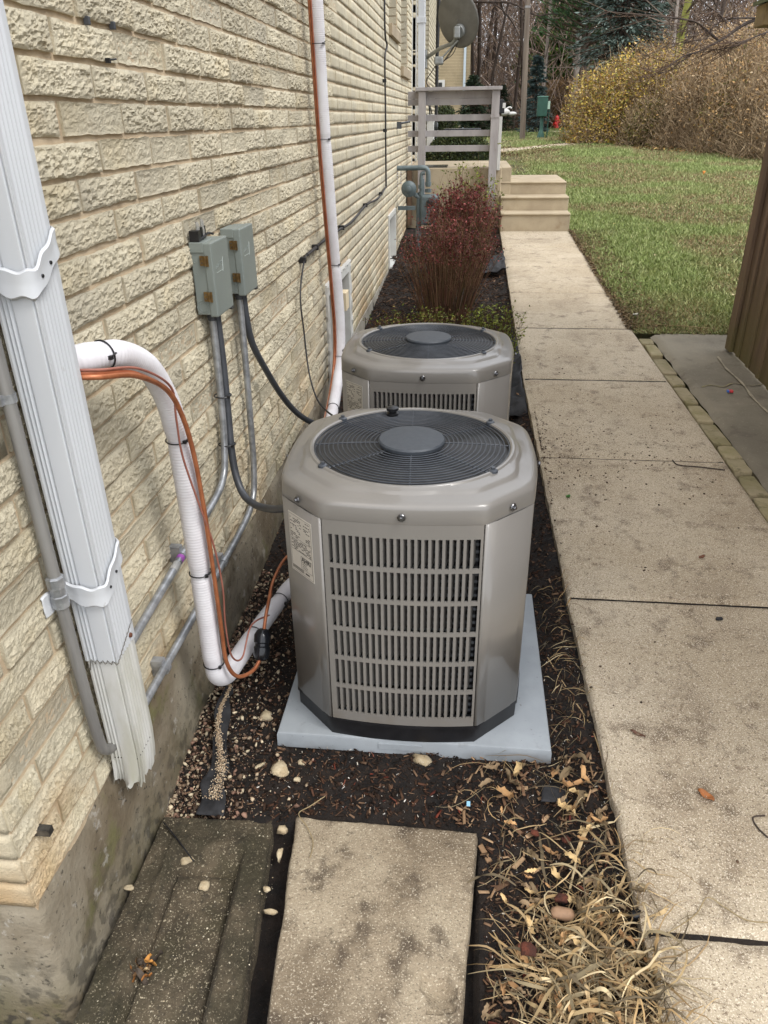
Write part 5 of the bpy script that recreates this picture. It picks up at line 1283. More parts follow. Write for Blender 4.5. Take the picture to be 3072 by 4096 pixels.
obj('neck', MB().tube(smooth_path([(gp.x + .0, 33, gp.z + .05), (gp.x + .10, 33, gp.z + .12), (gp.x + .22, 33, gp.z + .17), (gp.x + .30, 33, gp.z + .13)], 4), .03, 8), M_white_paint, go)
o = obj('condenser', MB().box(-.55, .16, 16.8, 17.5, .70, 1.44), M_acdark, None, (-.2, 17.1, .7), bevel=.03); tag(o, 'dark low condenser unit with a flat dark top, behind the clipped hedge and the railing', 'air conditioner')
obj('lid', MB().box(-.57, .18, 16.78, 17.52, 1.44, 1.50), M_blackgloss, o, bevel=.015)
# far brick building
fb = thing('distant_building', 'tan brick building wing in the distance behind the satellite dish', 'building', (-3, 38, 1))
obj('wall', MB().box(-12, -.205, 38, 50, .6, 7.5), mk('tan_far_brick', S(172, 156, 124, .85), S(154, 140, 110, .85), scale=1.6, rough=.9, bump=.3, bscale=12, bdist=.02, spots=[(9, S(140, 122, 90), .55, .7, .5)]), fb)
mb = MB()
for k in range(58): mb.box(-12, -.2049 + .004, 37.992, 38, 1.05 + k * .11, 1.058 + k * .11)
obj('course_lines', mb, M_mortar, fb, kind='stuff')
obj('drainpipe', MB().tube([(-.42, 37.93, .9), (-.42, 37.93, 7.4)], .055, 8), mk('pale_blue_pipe', S(178, 190, 196), rough=.5), fb)
w0 = at_y(1752, 320, 38); w1 = at_y(1779, 352, 38)
fw = obj('window', MB().box(w0.x - .9, w1.x, 37.94, 38.0, w1.z, w0.z), M_white_paint, fb); obj('pane', MB().box(w0.x - .8, w1.x - .12, 37.92, 37.94, w1.z, w0.z - .10), M_glass_dark, fw)
obj('roof', MB().box(-12.5, .2, 37.5, 50.5, 7.5, 7.8), M_polewood, fb)

# ================================================================== VEGETATION
def merged(name, parts, mat, parent=None, loc=(0, 0, 0), kind=None, smooth=False):
    """parts: list of (V, F(4 or 3 cols), colours per vertex) in world coordinates"""
    V = np.vstack([p[0] for p in parts]); n = 0; Fs = []; k = parts[0][1].shape[1]
    for p in parts:
        f = p[1]
        if f.shape[1] == 3 and any(q[1].shape[1] == 4 for q in parts): f = np.hstack([f, f[:, 2:3]])
        Fs.append(f + n); n += len(p[0])
    C = np.vstack([p[2] for p in parts])
    o = meshobj(name, mesh_from(name, V - np.array(loc) - (np.array(BASES[parent.name]) if parent is not None else 0), np.vstack(Fs), [mat], cols=C, smooth=smooth), parent, loc, kind)
    return o
def bez(p0, p1, p2, t): t = t[..., None]; return (1 - t) ** 2 * p0 + 2 * t * (1 - t) * p1 + t * t * p2
def stems_arr(B, Mi, T, r, seg=5):
    """B, Mi, T (n,3): bezier stems -> sticks"""
    ts = np.linspace(0, 1, seg + 1); P = np.stack([bez(B, Mi, T, np.full(len(B), t)) for t in ts], 1)
    p0 = P[:, :-1].reshape(-1, 3); p1 = P[:, 1:].reshape(-1, 3)
    rr = np.repeat(r, seg) if np.ndim(r) else np.full(len(p0), r); f = np.tile(1 - .7 * ts[:-1], len(B)); f2 = np.tile(1 - .7 * ts[1:], len(B))
    return sticks(p0, p1, rr * f, rr * f2, 3), P
def shrub(name, label, c, w, d, h, n, rs, stemcols, nleaf, leafcols, L, W_, leafzone=(.55, 1.05), spread=.35, tw=4, twl=.3, group=None, lean=(0, 0), cat='shrub', leafbias=None, jag=.12, arch=.5):
    t = thing(name, label, cat, c, group); c = np.array(c)
    a = rng.uniform(0, 2 * math.pi, n); q = np.sqrt(rng.random(n))
    B = c + np.stack([q * np.cos(a) * w * spread * .5, q * np.sin(a) * d * spread * .5, np.full(n, -.03)], 1)
    hh = h * (1 - .28 * q ** 2) * (1 + rng.normal(0, jag, n))
    T = c + np.stack([q * np.cos(a) * w * .5 + lean[0], q * np.sin(a) * d * .5 + lean[1], hh], 1) + rng.normal(0, .04 * w, (n, 3)) * [1, 1, .2]
    Mi = B * arch + T * (1 - arch) ; Mi[:, 2] = c[2] + hh * .62
    (V, F), P = stems_arr(B, Mi, T, rs * rng.uniform(.6, 1.3, n), 5)
    parts = [(V, F, palette(len(F) // 3, stemcols, 6, .18))]
    # side twigs
    m = n * tw; k = rng.integers(0, n, m); tt = rng.uniform(.35, 1, m); p = bez(B[k], Mi[k], T[k], tt)
    dv = rdir(m, .05, 1) + [0, 0, .5]; dv /= np.linalg.norm(dv, axis=1, keepdims=True); ln = twl * rng.uniform(.4, 1.2, m)
    e = p + dv * ln[:, None]; e[:, 2] = np.minimum(e[:, 2], c[2] + h * (1.08))
    V, F = sticks(p, e, rs * .45, rs * .2, 3); parts.append((V, F, palette(m, stemcols, 6, .18)))
    merged('stems', parts, M_vdry, t, kind='stuff')
    if nleaf:
        k = rng.integers(0, m, nleaf * 3); u = rng.random(nleaf * 3)[:, None]; pos = p[k] * (1 - u) + e[k] * u + rng.normal(0, .02 * w, (nleaf * 3, 3))
        rel = (pos[:, 2] - c[2]) / h; keep = (rel > leafzone[0] + rng.normal(0, .08, len(rel))) & (rel < leafzone[1])
        if leafbias is not None: keep &= leafbias(pos)
        pos = pos[keep][:nleaf]; nl = len(pos); dd = rdir(nl, -.4, 1); V, F = leaves(pos, dd, rdir(nl), L * rng.uniform(.6, 1.3, nl), W_ * rng.uniform(.6, 1.3, nl))
        merged('leaves', [(V, F, palette(nl, leafcols, 4, .2))], M_vleaf, t, kind='stuff')
    return t
RED = [S(108, 40, 42, .75), S(130, 52, 52, .78), S(86, 34, 36, .75), S(160, 86, 80, .8), S(102, 56, 46, .75)]
REDST = [S(124, 88, 70, .8), S(98, 72, 58, .8), S(148, 114, 88, .8), S(106, 90, 60, .8)]
shrub('barberry_shrub', 'nearer red-leaved shrub with many upright bare brown stems, behind the far air conditioner', (-.17, 6.35, .17), .86, .78, .78, 230, .0040, REDST, 2600, RED, .020, .012, (.66, 1.2), .42, 5, .10, 'red shrubs by the wall', jag=.1)
shrub('barberry_shrub', 'farther and taller red-leaved shrub in front of the porch landing, beside the gas meter', (-.05, 7.55, .23), .70, .75, .90, 260, .0045, REDST, 4200, RED, .024, .014, (.66, 1.2), .50, 5, .10, 'red shrubs by the wall', jag=.07)
GRN = [S(128, 138, 54, .8), S(150, 158, 66, .8), S(104, 116, 48, .8), S(140, 120, 60, .8), S(120, 84, 60, .8)]
shrub('spirea_shrub', 'low yellow-green shrub just behind the farther air conditioner', (-.28, 5.0, .08), .85, .5, .46, 190, .002, [S(110, 80, 56, .7), S(88, 64, 46, .7)], 2600, GRN, .022, .010, (.3, 1.1), .6, 6, .09, 'low green shrubs', jag=.1)
shrub('spirea_shrub', 'small bright yellow-green shrub at the walk side behind the farther air conditioner', (.17, 4.95, .08), .42, .40, .50, 110, .002, [S(110, 80, 56, .7), S(88, 64, 46, .7)], 1500, GRN[:3], .026, .011, (.25, 1.1), .6, 6, .09, 'low green shrubs', jag=.12)
shrub('spirea_shrub', 'pale green leafy sprigs poking up behind the farther red shrub against the landing', (.02, 8.8, .33), .75, .5, .86, 70, .003, [S(120, 100, 60, .7)], 500, GRN[:3], .035, .016, (.6, 1.1), .5, 4, .15, 'low green shrubs', jag=.1)
# clipped evergreens
def clipped(label, c, rx, ry, h, n, cols, L, group=None, name='clipped_shrub', pw=2.6):
    t = thing(name, label, 'shrub', c, group); dv = rdir(n, -.1, 1); k = (np.abs(dv) ** pw).sum(1) ** (-1 / pw)
    rad = rng.uniform(.86, 1.02, n) * (1 + (fbm(dv * 3 + 5, 3) - .5) * .16)
    P = dv * k[:, None] * rad[:, None] * [rx, ry, h] + np.array(c); V, F = leaves(P, dv + rdir(n) * .9, rdir(n), L * rng.uniform(.6, 1.3, n), L * .5)
    merged('foliage', [(V, F, palette(n, cols, 4, .22))], M_vleaf, t, kind='stuff')
    dv = rdir(500, -.1, 1); k = (np.abs(dv) ** pw).sum(1) ** (-1 / pw); V = dv * 0
    V, F = sticks(np.repeat(np.array([c]), 500, 0) + rng.normal(0, .05, (500, 3)), dv * k[:, None] * [rx * .9, ry * .9, h * .92] + np.array(c), .012, .004); merged('branches', [(V, F, palette(500, [S(70, 56, 44, .7)], 6))], M_vdry, t, kind='stuff')
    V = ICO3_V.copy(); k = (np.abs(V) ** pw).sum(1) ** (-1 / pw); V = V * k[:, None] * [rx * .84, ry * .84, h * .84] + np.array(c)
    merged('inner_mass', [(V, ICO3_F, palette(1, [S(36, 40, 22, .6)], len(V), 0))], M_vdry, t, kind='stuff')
    return t
DG = [S(58, 72, 38, .7), S(44, 56, 30, .7), S(76, 90, 44, .7), S(92, 96, 50, .7)]
clipped('wide flat-topped clipped dark hedge seen between the lower porch railing boards', (-.22, 13.9, .55), .60, .9, .86, 16000, DG, .045, pw=3.2)
clipped('rounded clipped evergreen beside the far end of the brick building', (-.72, 21.6, .8), .38, .9, 1.12, 6000, DG, .06)
# conifers
def conifer(label, c, H, R, cols, n_lv, per, nl, L, W_, z0=.1, name='conifer_tree', droop=.25, up=0., group=None, barkc=None):
    t = thing(name, label, 'tree', c, group); c = np.array(c, float)
    obj('trunk', MB().tube([tuple(c + [0, 0, -.2]), tuple(c + [0, 0, H * .55]), tuple(c + [0, 0, H * .98])], lambda u: R * .07 * (1 - .85 * u) + .01, 8), M_bark, t)
    m = n_lv * per; f = rng.random(m) * (1 - z0) + z0; f = np.sort(f); a = rng.uniform(0, 2 * math.pi, m)
    Lb = R * (1 - f) ** .8 * rng.uniform(.65, 1.12, m) + .06 * R
    p0 = c + np.stack([np.zeros(m), np.zeros(m), f * H], 1); p1 = p0 + np.stack([np.cos(a) * Lb, np.sin(a) * Lb, Lb * (up - droop * (1 - f))], 1)
    V, F = sticks(p0, p1, .018 * R, .006 * R); parts = [(V, F, palette(m, [S(84, 68, 56, .7)], 6))]
    merged('branches', parts, M_vdry, t, kind='stuff')
    k = rng.integers(0, m, nl); u = rng.random(nl) ** .6; base = p0[k] * (1 - u)[:, None] + p1[k] * u[:, None]
    bd = (p1 - p0)[k]; bd /= np.linalg.norm(bd, axis=1, keepdims=True); side = np.cross(bd, [0, 0, 1.]); sgn = rng.uniform(-1, 1, (nl, 1))
    base = base + side * sgn * (Lb[k] * .22 * (1.1 - u))[:, None] + rng.normal(0, .03 * R, (nl, 3)) * [1, 1, .6]
    dd = bd + side * sgn * .8 + rng.normal(0, .25, (nl, 3)) + [0, 0, up * .8]
    V, F = leaves(base, dd, rdir(nl), L * rng.uniform(.6, 1.4, nl), W_ * rng.uniform(.6, 1.3, nl), .1)
    merged('needles', [(V, F, palette(nl, cols, 4, .2))], M_vleaf, t, kind='stuff')
    return t
conifer('large blue-green spruce with drooping boughs above the yellow shrub', (5.35, 33, 1.0), 10, 2.3, [S(104, 122, 112, .75), S(72, 88, 78, .75), S(128, 144, 134, .75), S(58, 66, 52, .75)], 34, 14, 30000, .22, .05, .26, droop=.35)
conifer('bright green soft-needled pine behind the utility box', (5.0, 53, 1.05), 7.0, 3.0, [S(84, 130, 66, .9), S(62, 104, 54, .9), S(112, 150, 76, .9), S(146, 158, 84, .9)], 22, 18, 30000, .34, .09, .18, droop=-.1, up=.35)
conifer('tall dark green pine with an open crown behind the blue-green spruce', (4.9, 40, 1.0), 13, 2.6, [S(58, 90, 52, .75), S(74, 104, 58, .75), S(46, 72, 44, .75)], 26, 12, 15000, .26, .045, .25, droop=0, up=.3)
conifer('small narrow blue spruce just right of the wooden pole', (2.72, 38, 1.0), 3.0, .75, [S(88, 108, 106, .75), S(66, 84, 80, .75), S(52, 64, 58, .75)], 20, 12, 9000, .14, .035, .05)
conifer('low dark spruce left of the wooden pole at the wood edge', (1.3, 41, 1.0), 2.0, .9, [S(48, 62, 40, .7), S(38, 50, 34, .7)], 14, 12, 5000, .14, .035, .03)
conifer('dark evergreen in front of the distant tan building, behind the porch railing', (.02, 30, 1.0), 1.95, .85, [S(40, 58, 36, .7), S(32, 46, 30, .7), S(56, 72, 42, .7)], 16, 14, 9000, .12, .035, .02)
# hedgerow on the right
TAN = [S(176, 152, 120, .9), S(150, 128, 98, .9), S(194, 172, 140, .9), S(124, 106, 82, .9)]
YEL = [S(200, 172, 78, .92), S(180, 146, 66, .92), S(210, 188, 100, .92), S(160, 122, 64, .92), S(144, 142, 66, .92)]
OLV = [S(120, 112, 58, .8), S(150, 128, 66, .8), S(96, 96, 50, .8)]
ORG = [S(200, 160, 106, .92), S(176, 138, 90, .92), S(212, 178, 128, .92)]
HG = 'shrubs of the overgrown hedgerow'
def hb(label, x, y, w, d, h, n, nleaf, lc, sc=TAN, rs=.012, L=.085, W_=.05, lz=(.1, 1.15), spread=.75, name='hedgerow_shrub', tw=7, twl=.45, leafy=1.0):
    """overgrown shrub: few basal stems, a cloud of fine crossing twigs, leaves through the whole crown"""
    c = np.array([x, y, tz(x, y)]); t = thing(name, label, 'shrub', tuple(c), HG)
    m = int(n * .22); a = rng.uniform(0, 2 * math.pi, m); q = np.sqrt(rng.random(m)); B = c + np.stack([q * np.cos(a) * w * .3, q * np.sin(a) * d * .3, np.full(m, -.05)], 1)
    T = c + np.stack([q * np.cos(a) * w * .5, q * np.sin(a) * d * .5, h * (1 - .35 * q ** 2) * rng.uniform(.6, 1.08, m)], 1) + rng.normal(0, .12, (m, 3)); Mi = (B + T) / 2 + rng.normal(0, .15, (m, 3))
    (V, F), P = stems_arr(B, Mi, T, rs * rng.uniform(.5, 1.5, m), 5); parts = [(V, F, palette(len(F) // 3, sc, 6, .2))]
    def cloud(k, zl=0.):
        dv = rdir(k, -.05, 1); r_ = rng.random(k) ** .45; lump = .72 + .56 * fbm(dv * 2.1 + x * 3.3, 3)
        P = dv * (r_ * lump)[:, None] * [w * .56, d * .56, h]; P[:, 2] = np.abs(P[:, 2]) + 0; fill = rng.random(k) < .45
        P[:, 2] = np.where(fill, P[:, 2] * rng.random(k), P[:, 2]); return P + c
    k = n * 16; p = cloud(k); dv = rdir(k, -.25, 1) + [0, 0, .45]; dv /= np.linalg.norm(dv, axis=1, keepdims=True); ln = rng.uniform(.08, .42, k)
    V, F = sticks(p, p + dv * ln[:, None], .0055, .002, 3); parts.append((V, F, palette(k, sc + TAN, 6, .22)))
    merged('twigs', parts, M_vdry, t, kind='stuff')
    k = int(nleaf * 2.4); p = cloud(k); rel = (p[:, 2] - c[2]) / h; keep = rng.random(k) < np.clip((rel - lz[0] * .6) * 3 + .25, .10, 1); p = p[keep]; k = len(p)
    V, F = leaves(p, rdir(k, -.5, 1), rdir(k), L * .85 * rng.uniform(.5, 1.4, k), W_ * .85 * rng.uniform(.5, 1.4, k)); merged('leaves', [(V, F, palette(k, lc + lc + TAN[:2], 4, .2))], M_vleaf, t, kind='stuff')
    return t
hb('rounded yellow-leaved shrub at the left end of the hedgerow', 4.15, 25.6, 2.5, 2.4, 2.35, 420, 14000, YEL, [S(134, 112, 84, .85), S(108, 90, 68, .85)], lz=(.0, 1.15))
hb('bushy yellow-brown shrub second from the left of the hedgerow', 5.5, 25.2, 2.4, 2.2, 2.5, 420, 9000, YEL + TAN, lz=(.25, 1.2))
hb('olive-leaved shrub low in the hedgerow under the yellow ones', 4.95, 24.1, 1.5, 1.2, 1.2, 200, 5000, OLV, lz=(.0, 1.1))
hb('tan twiggy shrub in the middle of the hedgerow', 6.1, 23.4, 2.2, 2.2, 2.5, 480, 4500, ORG + TAN, lz=(.5, 1.2))
hb('greyish bare-stemmed shrub right of the middle of the hedgerow', 6.5, 21.6, 1.9, 2.2, 2.6, 480, 3500, ORG + OLV, lz=(.2, 1.2))
hb('tall tan shrub towards the right end of the hedgerow', 7.3, 22.5, 2.4, 2.4, 3.1, 480, 5000, ORG, lz=(.45, 1.2))
hb('tangled grey shrub near the right frame edge with fallen orange leaves beneath it', 6.9, 19.8, 1.9, 2.2, 2.5, 480, 3500, ORG + TAN, lz=(.3, 1.2))
hb('tallest tan shrub rising behind the hedgerow at the right edge', 8.6, 22, 3.0, 2.6, 3.5, 460, 5500, ORG, lz=(.5, 1.2))
hb('tawny shrub at the back of the hedgerow below the spruce', 5.9, 28, 3.2, 2.6, 3.0, 420, 8000, ORG + YEL[:3], lz=(.3, 1.2))
hb('brown-leaved shrub behind the hedgerow below the leaning mossy trunk', 8.0, 28, 3.4, 3, 3.6, 380, 8000, ORG + TAN, lz=(.3, 1.2))
hb('rusty brown shrub behind the yellow shrub beneath the green pine', 5.2, 32, 2.0, 2.0, 2.0, 260, 6000, [S(128, 96, 52, .8), S(110, 80, 44, .8), S(90, 76, 44, .8)], lz=(.2, 1.2))
shrub('bare_shrub', 'pale tan bare shrub behind the red fire hydrant', (5.3, 50.5, 1.05), 2.8, 2.0, 2.3, 420, .02, [S(168, 140, 104, .75), S(146, 118, 88, .75)], 2500, ORG, .10, .05, (.3, 1.2), .4, 8, .6, jag=.1)
# woods: bare trees, each one its own thing
def tree_segments(seed, H, r0, levels=4, spread=.5):
    rr = random.Random(seed); out = []
    def grow(p, d, ln, r, lv):
        n = 4 if lv == 0 else 3
        for i in range(n):
            q = p + d * (ln / n); r1 = r * (.86 if lv == 0 else .8); out.append((p, q, r, r1, lv)); p = q; r = r1
            d = (d + Vector((rr.gauss(0, .10), rr.gauss(0, .10), rr.gauss(0.03, .05)))).normalized()
            if lv < levels and (lv > 0 or i >= 1):
                for _ in range(2 if lv > 0 else 3):
                    a = rr.uniform(0, 2 * math.pi); s_ = Vector((math.cos(a), math.sin(a), rr.uniform(-.1, .7)))
                    grow(p, (d * (1 - spread) + s_ * spread).normalized(), ln * rr.uniform(.35, .6), r * rr.uniform(.35, .6), lv + 1)
    grow(Vector((0, 0, -.3)), Vector((rr.gauss(0, .03), rr.gauss(0, .03), 1)).normalized(), H, r0, 0)
    return out
protos = []
for s in range(5):
    sg = tree_segments(s + 11, 13, .10, 3, .55); tr = [q for q in sg if q[4] == 0]; br = [q for q in sg if q[4] > 0]
    meshes = []
    for nm, L_, sd_ in (('trunk', tr, 7), ('crown', br, 3)):
        V, F = sticks([q[0] for q in L_], [q[1] for q in L_], np.maximum([q[2] for q in L_], .012), np.maximum([q[3] for q in L_], .009), sd_); meshes.append(mesh_from(nm, V, F, [M_bark if nm == 'trunk' else M_bark]))
    protos.append(meshes)
TL = {0: 'bare brown woodland tree', 1: 'slim bare tree', 2: 'forked bare tree', 3: 'leaning bare tree', 4: 'thick-trunked bare tree'}
spots_ = []
for k in range(58):
    y = 50 + 36 * (k / 58) ** 1.1 + random.uniform(-1.5, 1.5); x = random.uniform(-2, 5 + (y) * .33); spots_.append((x, y))
spots_ += [(1.0, 44), (2.2, 46), (.2, 47), (7.0, 44), (8.5, 40), (10.5, 42), (12, 46)]
for k, (x, y) in enumerate(spots_):
    s = k % 5
    t = thing('bare_tree', 'bare leafless brown tree standing among the grey woodland behind the lawn', 'tree', (x, y, float(groundz(np.array([[x]]), np.array([[y]]))[0, 0])), 'bare trees of the wood behind the lawn')
    t.rotation_euler = (random.gauss(0, .03), random.gauss(0, .03), random.uniform(0, 6.28)); sc = random.uniform(.75, 1.25); t.scale = (sc, sc, sc)
    link('trunk', protos[s][0], t); link('crown', protos[s][1], t)
# pale birch-like trunks and the leaning mossy trunk
def pole_tree(label, a, b, y, r, mat, name='pale_tree', up=1.6):
    p = at_y(*a, y); q = at_y(*b, y); d = (p - q); base = q - d * ((q.z - 1.0) / d.z) if d.z else q
    t = thing(name, label, 'tree', base); obj('trunk', MB().tube([tuple(base), tuple(q), tuple(p), tuple(p + d * up)], lambda u: r * (1 - .35 * u), 10), mat, t, smooth=60)
    n = 60; f = rng.uniform(.25, 1, n); P0 = np.array(base) + np.outer(f, np.array(p + d * up - base)); dv = rdir(n, -.1, .8); P1 = P0 + dv * rng.uniform(.6, 2.0, (n, 1)); V, F = sticks(P0, P1, r * .22, r * .08)
    merged('limbs', [(V, F, palette(n, [S(120, 108, 96, .75)], 6))], M_vdry, t, kind='stuff'); return t
pole_tree('leaning trunk covered in yellow-green moss above the hedgerow', (2755, 0), (2715, 180), 27, .135, M_barkmoss, 'mossy_tree')
pole_tree('slender white-barked trunk leaning just left of the mossy one', (2712, 0), (2690, 230), 26.8, .05, M_barkpale)
pole_tree('pale straight trunk rising behind the green pine, right of the pole', (2325, 0), (2318, 100), 44, .15, M_barkpale)
pole_tree('thin white-barked trunk immediately left of the green pine', (2205, 0), (2175, 330), 42, .10, M_barkpale)
pole_tree('dark thick trunk right of the satellite dish', (1885, 0), (1893, 380), 46, .09, M_bark, 'dark_tree')
pole_tree('dark trunk close behind the wooden pole', (2085, 60), (2092, 380), 45, .10, M_bark, 'dark_tree')
# fine brush filling the wood
n = 52000; y = 49 + 40 * rng.random(n) ** 1.3; x = -8 + rng.random(n) * (16 + y * .36); gz = 1.05 + np.maximum(0, y - 55) * .03; z = gz + rng.random(n) ** 1.7 * 12
dv = rdir(n, .0, 1) + [0, 0, .35]; ln = rng.uniform(.5, 2.2, n); P0 = np.stack([x, y, z], 1); V, F = sticks(P0, P0 + dv * ln[:, None], rng.uniform(.012, .034, n), .008)
o = merged('woodland_brush', [(V, F, palette(n, [S(150, 132, 120, .95), S(126, 110, 100, .95), S(172, 154, 140, .95), S(140, 120, 102, .95), S(160, 136, 114, .95)], 6, .2))], M_vdry, kind='stuff'); tag(o, 'grey-brown tangle of bare branches filling the wood behind the lawn', 'brush')
n = 16000; y = 49 + 14 * rng.random(n); x = -8 + rng.random(n) * 34; z = 1.0 + rng.random(n) ** 2 * 1.6; V, F = leaves(np.stack([x, y, z], 1), rdir(n), rdir(n), rng.uniform(.1, .25, n), .1)
o = merged('undergrowth', [(V, F, palette(n, [S(120, 92, 70, .9), S(140, 110, 82, .9), S(98, 78, 60, .9), S(100, 94, 62, .9)], 4, .2))], M_vdry, kind='stuff'); tag(o, 'brown leafy undergrowth along the foot of the wood', 'undergrowth')
# overhanging bare branch from the right (tree stands behind the shed)
ob = thing('overhanging_tree', 'bare tree behind the shed whose thin dark branches reach in from the upper right', 'tree', (4.6, 10.2, .4))
obj('trunk', MB().tube(smooth_path([(4.6, 10.2, .3), (4.55, 10.15, 2.0), (4.4, 10.1, 3.4), (4.2, 10.0, 5.2), (4.1, 9.9, 7)], 5), lambda u: .12 - .06 * u, 10), M_bark, ob, smooth=60)
def br(pts, r0, r1):
    P = smooth_path([tuple(at_y(px, py, y_)) if not isinstance(px, tuple) else px for (px, py, y_) in pts], 6)
    return P, r0, r1
limbs = [br([(3420, -80, 10.0), (3200, 20, 9.6), (3040, 72, 9.4), (2970, 102, 9.3), (2900, 150, 9.2), (2850, 178, 9.1), (2790, 208, 9.0), (2740, 222, 8.9), (2680, 262, 8.8), (2640, 290, 8.8)], .022, .003),
         br([(2870, 158, 9.15), (2835, 130, 9.1), (2790, 92, 9.0), (2740, 78, 8.9), (2680, 70, 8.8), (2600, 62, 8.6), (2500, 54, 8.5), (2420, 44, 8.4)], .013, .003),
         br([(3035, 72, 9.4), (2960, 72, 9.2), (2900, 80, 9.1), (2850, 110, 9.0), (2830, 150, 9.0), (2760, 165, 8.9), (2700, 175, 8.9), (2620, 200, 8.8)], .010, .002),
         br([(2905, 92, 9.1), (2880, 60, 9.0), (2840, 30, 9.0), (2790, -10, 8.9)], .010, .004),
         br([(3200, 90, 9.4), (3072, 128, 9.2), (3000, 155, 9.1), (2950, 172, 9.0), (2905, 165, 9.0)], .012, .002),
         br([(3000, 155, 9.1), (2960, 178, 9.0), (2890, 196, 9.0), (2850, 200, 9)], .006, .002),
         br([(2780, 208, 9.0), (2720, 250, 8.9), (2670, 285, 8.9), (2600, 300, 8.8)], .006, .002)]
mb = MB()
for P, r0, r1 in limbs: mb.tube(P, lambda u, r0=r0, r1=r1: r0 + (r1 - r0) * u, 6)
obj('branches', mb, M_bark, ob, smooth=60)
n = 240; P0 = []; 
for i in range(n):
    P, r0, r1 = random.choice(limbs); P0.append(tuple(random.choice(P[len(P) // 5:])))
P0 = np.array(P0); dv = rdir(n, -.7, .5) * [1, .6, 1] + [-.5, 0, -.1]; ln = rng.uniform(.08, .45, n); V, F = sticks(P0, P0 + dv * ln[:, None], .0035, .0015); merged('twigs', [(V, F, palette(n, [S(88, 70, 60, .7), S(120, 100, 84, .7)], 6))], M_vdry, ob, kind='stuff')
# top limb across the sky right of the dish
pts = [(1880, 6), (1960, 8), (2040, 10), (2100, 40), (2150, 62), (2200, 56), (2260, 60)]
mb = MB().tube(smooth_path([tuple(at_y(px, py, 40)) for px, py in pts], 6), lambda u: .06 - .04 * u, 7)
mb.tube(smooth_path([tuple(at_y(px, py, 40)) for px, py in ((1960, 8), (2010, 40), (2050, 90), (2080, 150))], 6), .035, 6)
o = obj('dark_limb', mb, M_bark, None, tuple(at_y(1960, 8, 40)), smooth=60); tag(o, 'long dark bare limb crossing the wood right of the satellite dish', 'branch')

# ================================================================== GRASS AND LITTER
n = 420000; y = 5.74 * (29 / 5.74) ** rng.random(n); x = 1.2 + rng.random(n) * (7.2 - 1.2) * (y / 24 + .18)
keep = ((x > xr(np.minimum(y, 9.95)) + .01 + .02 * rng.random(n)) | (y > 12.2)) & ((x < 1.9) | (y > 5.74)) ; x = x[keep]; y = y[keep]
x = np.where((y > 12.4) & (rng.random(len(x)) < .25), x - 1.2 * rng.random(len(x)) - .3, x); n = len(x)
nn_ = fbm(np.stack([x * 1.1, y * 1.1, np.zeros(n)], 1), 4); n2_ = fbm(np.stack([x * 6, y * 6, np.ones(n)], 1), 3)
path = np.abs(y - (22.4 + (x - .6) * 1.15)) < .42; bare = (n2_ * .5 + nn_ * .5 < .44) & (rng.random(n) < .5); k = ~path & ~bare
x, y, nn_, n2_ = x[k], y[k], nn_[k], n2_[k]; n = len(x); sc = .75 + y / 22
hgt = rng.uniform(.012, .034, n) * sc * (.6 + nn_); wd = rng.uniform(.004, .009, n) * sc; z = terrain(x, y) - .012
dv = rdir(n, .15, .95); c0 = np.array(S(142, 156, 92, 1)[:3]); c1 = np.array(S(172, 178, 122, 1)[:3]); c2 = np.array(S(112, 126, 72, 1)[:3]); c3 = np.array(S(156, 138, 100, .95)[:3])
mixf = np.clip((nn_ - .40) / .2, 0, 1)[:, None]; r_ = rng.random((n, 1)); col = c3 * (1 - mixf) + c0 * mixf; col = np.where(r_ < .25, c2, col); col = np.where((r_ > .8), c1, col); col *= 1 + rng.normal(0, .16, (n, 1))
V, F = leaves(np.stack([x, y, z], 1), dv, rdir(n), hgt * 1.7, wd, .3)
o = merged('lawn_grass', [(V, F, np.repeat(np.clip(col, 0, 1), 4, 0))], M_vleaf, kind='stuff'); tag(o, 'short patchy green lawn with clover and bare brown spots right of the sidewalk', 'grass')
# far lawn
n = 60000; y = 29 + 20 * rng.random(n); x = -6 + rng.random(n) * 16; V, F = leaves(np.stack([x, y, terrain(x, y) - .02], 1), rdir(n, .2, .9), rdir(n), rng.uniform(.05, .11, n), .04); 
k = ~(np.abs(y - 39.2) < .0)
o = merged('far_grass', [(V, F, palette(n, [S(118, 132, 76, .95), S(104, 120, 66, .95), S(138, 138, 90, .95)], 4, .15))], M_vleaf, kind='stuff'); tag(o, 'green far lawn around the pole, the utility box and the hydrant', 'grass')
def litter(label, n, xf, yf, zf, cols, L, W_, cat='leaves', name='fallen_leaves', zj=.02):
    x = xf(n); y = yf(n, x); z = zf(x, y) + rng.random(n) * zj; V, F = leaves(np.stack([x, y, z], 1), rdir(n, -.1, .4), rdir(n, -.3, .3), L * rng.uniform(.5, 1.3, n), W_ * rng.uniform(.6, 1.2, n), .3)
    o = merged(name, [(V, F, palette(n, cols, 4, .2))], M_vdry, kind='stuff'); tag(o, label, cat)
litter('orange and tan fallen leaves in front of the hedgerow', 700, lambda n: rng.uniform(4.2, 7.2, n), lambda n, x: 24.6 - (x - 4.2) * 1.9 + rng.normal(0, .55, n), terrain, [S(196, 150, 84, .85), S(170, 128, 76, .85), S(206, 172, 110, .85), S(140, 108, 76, .85)], .09, .07)
litter('brown leaf litter under the hedgerow shrubs', 9000, lambda n: rng.uniform(4., 8.6, n), lambda n, x: 25.2 - (x - 4.2) * 1.7 + rng.normal(.6, .8, n), terrain, [S(110, 84, 60, .75), S(140, 112, 80, .75), S(84, 66, 48, .75)], .09, .06)
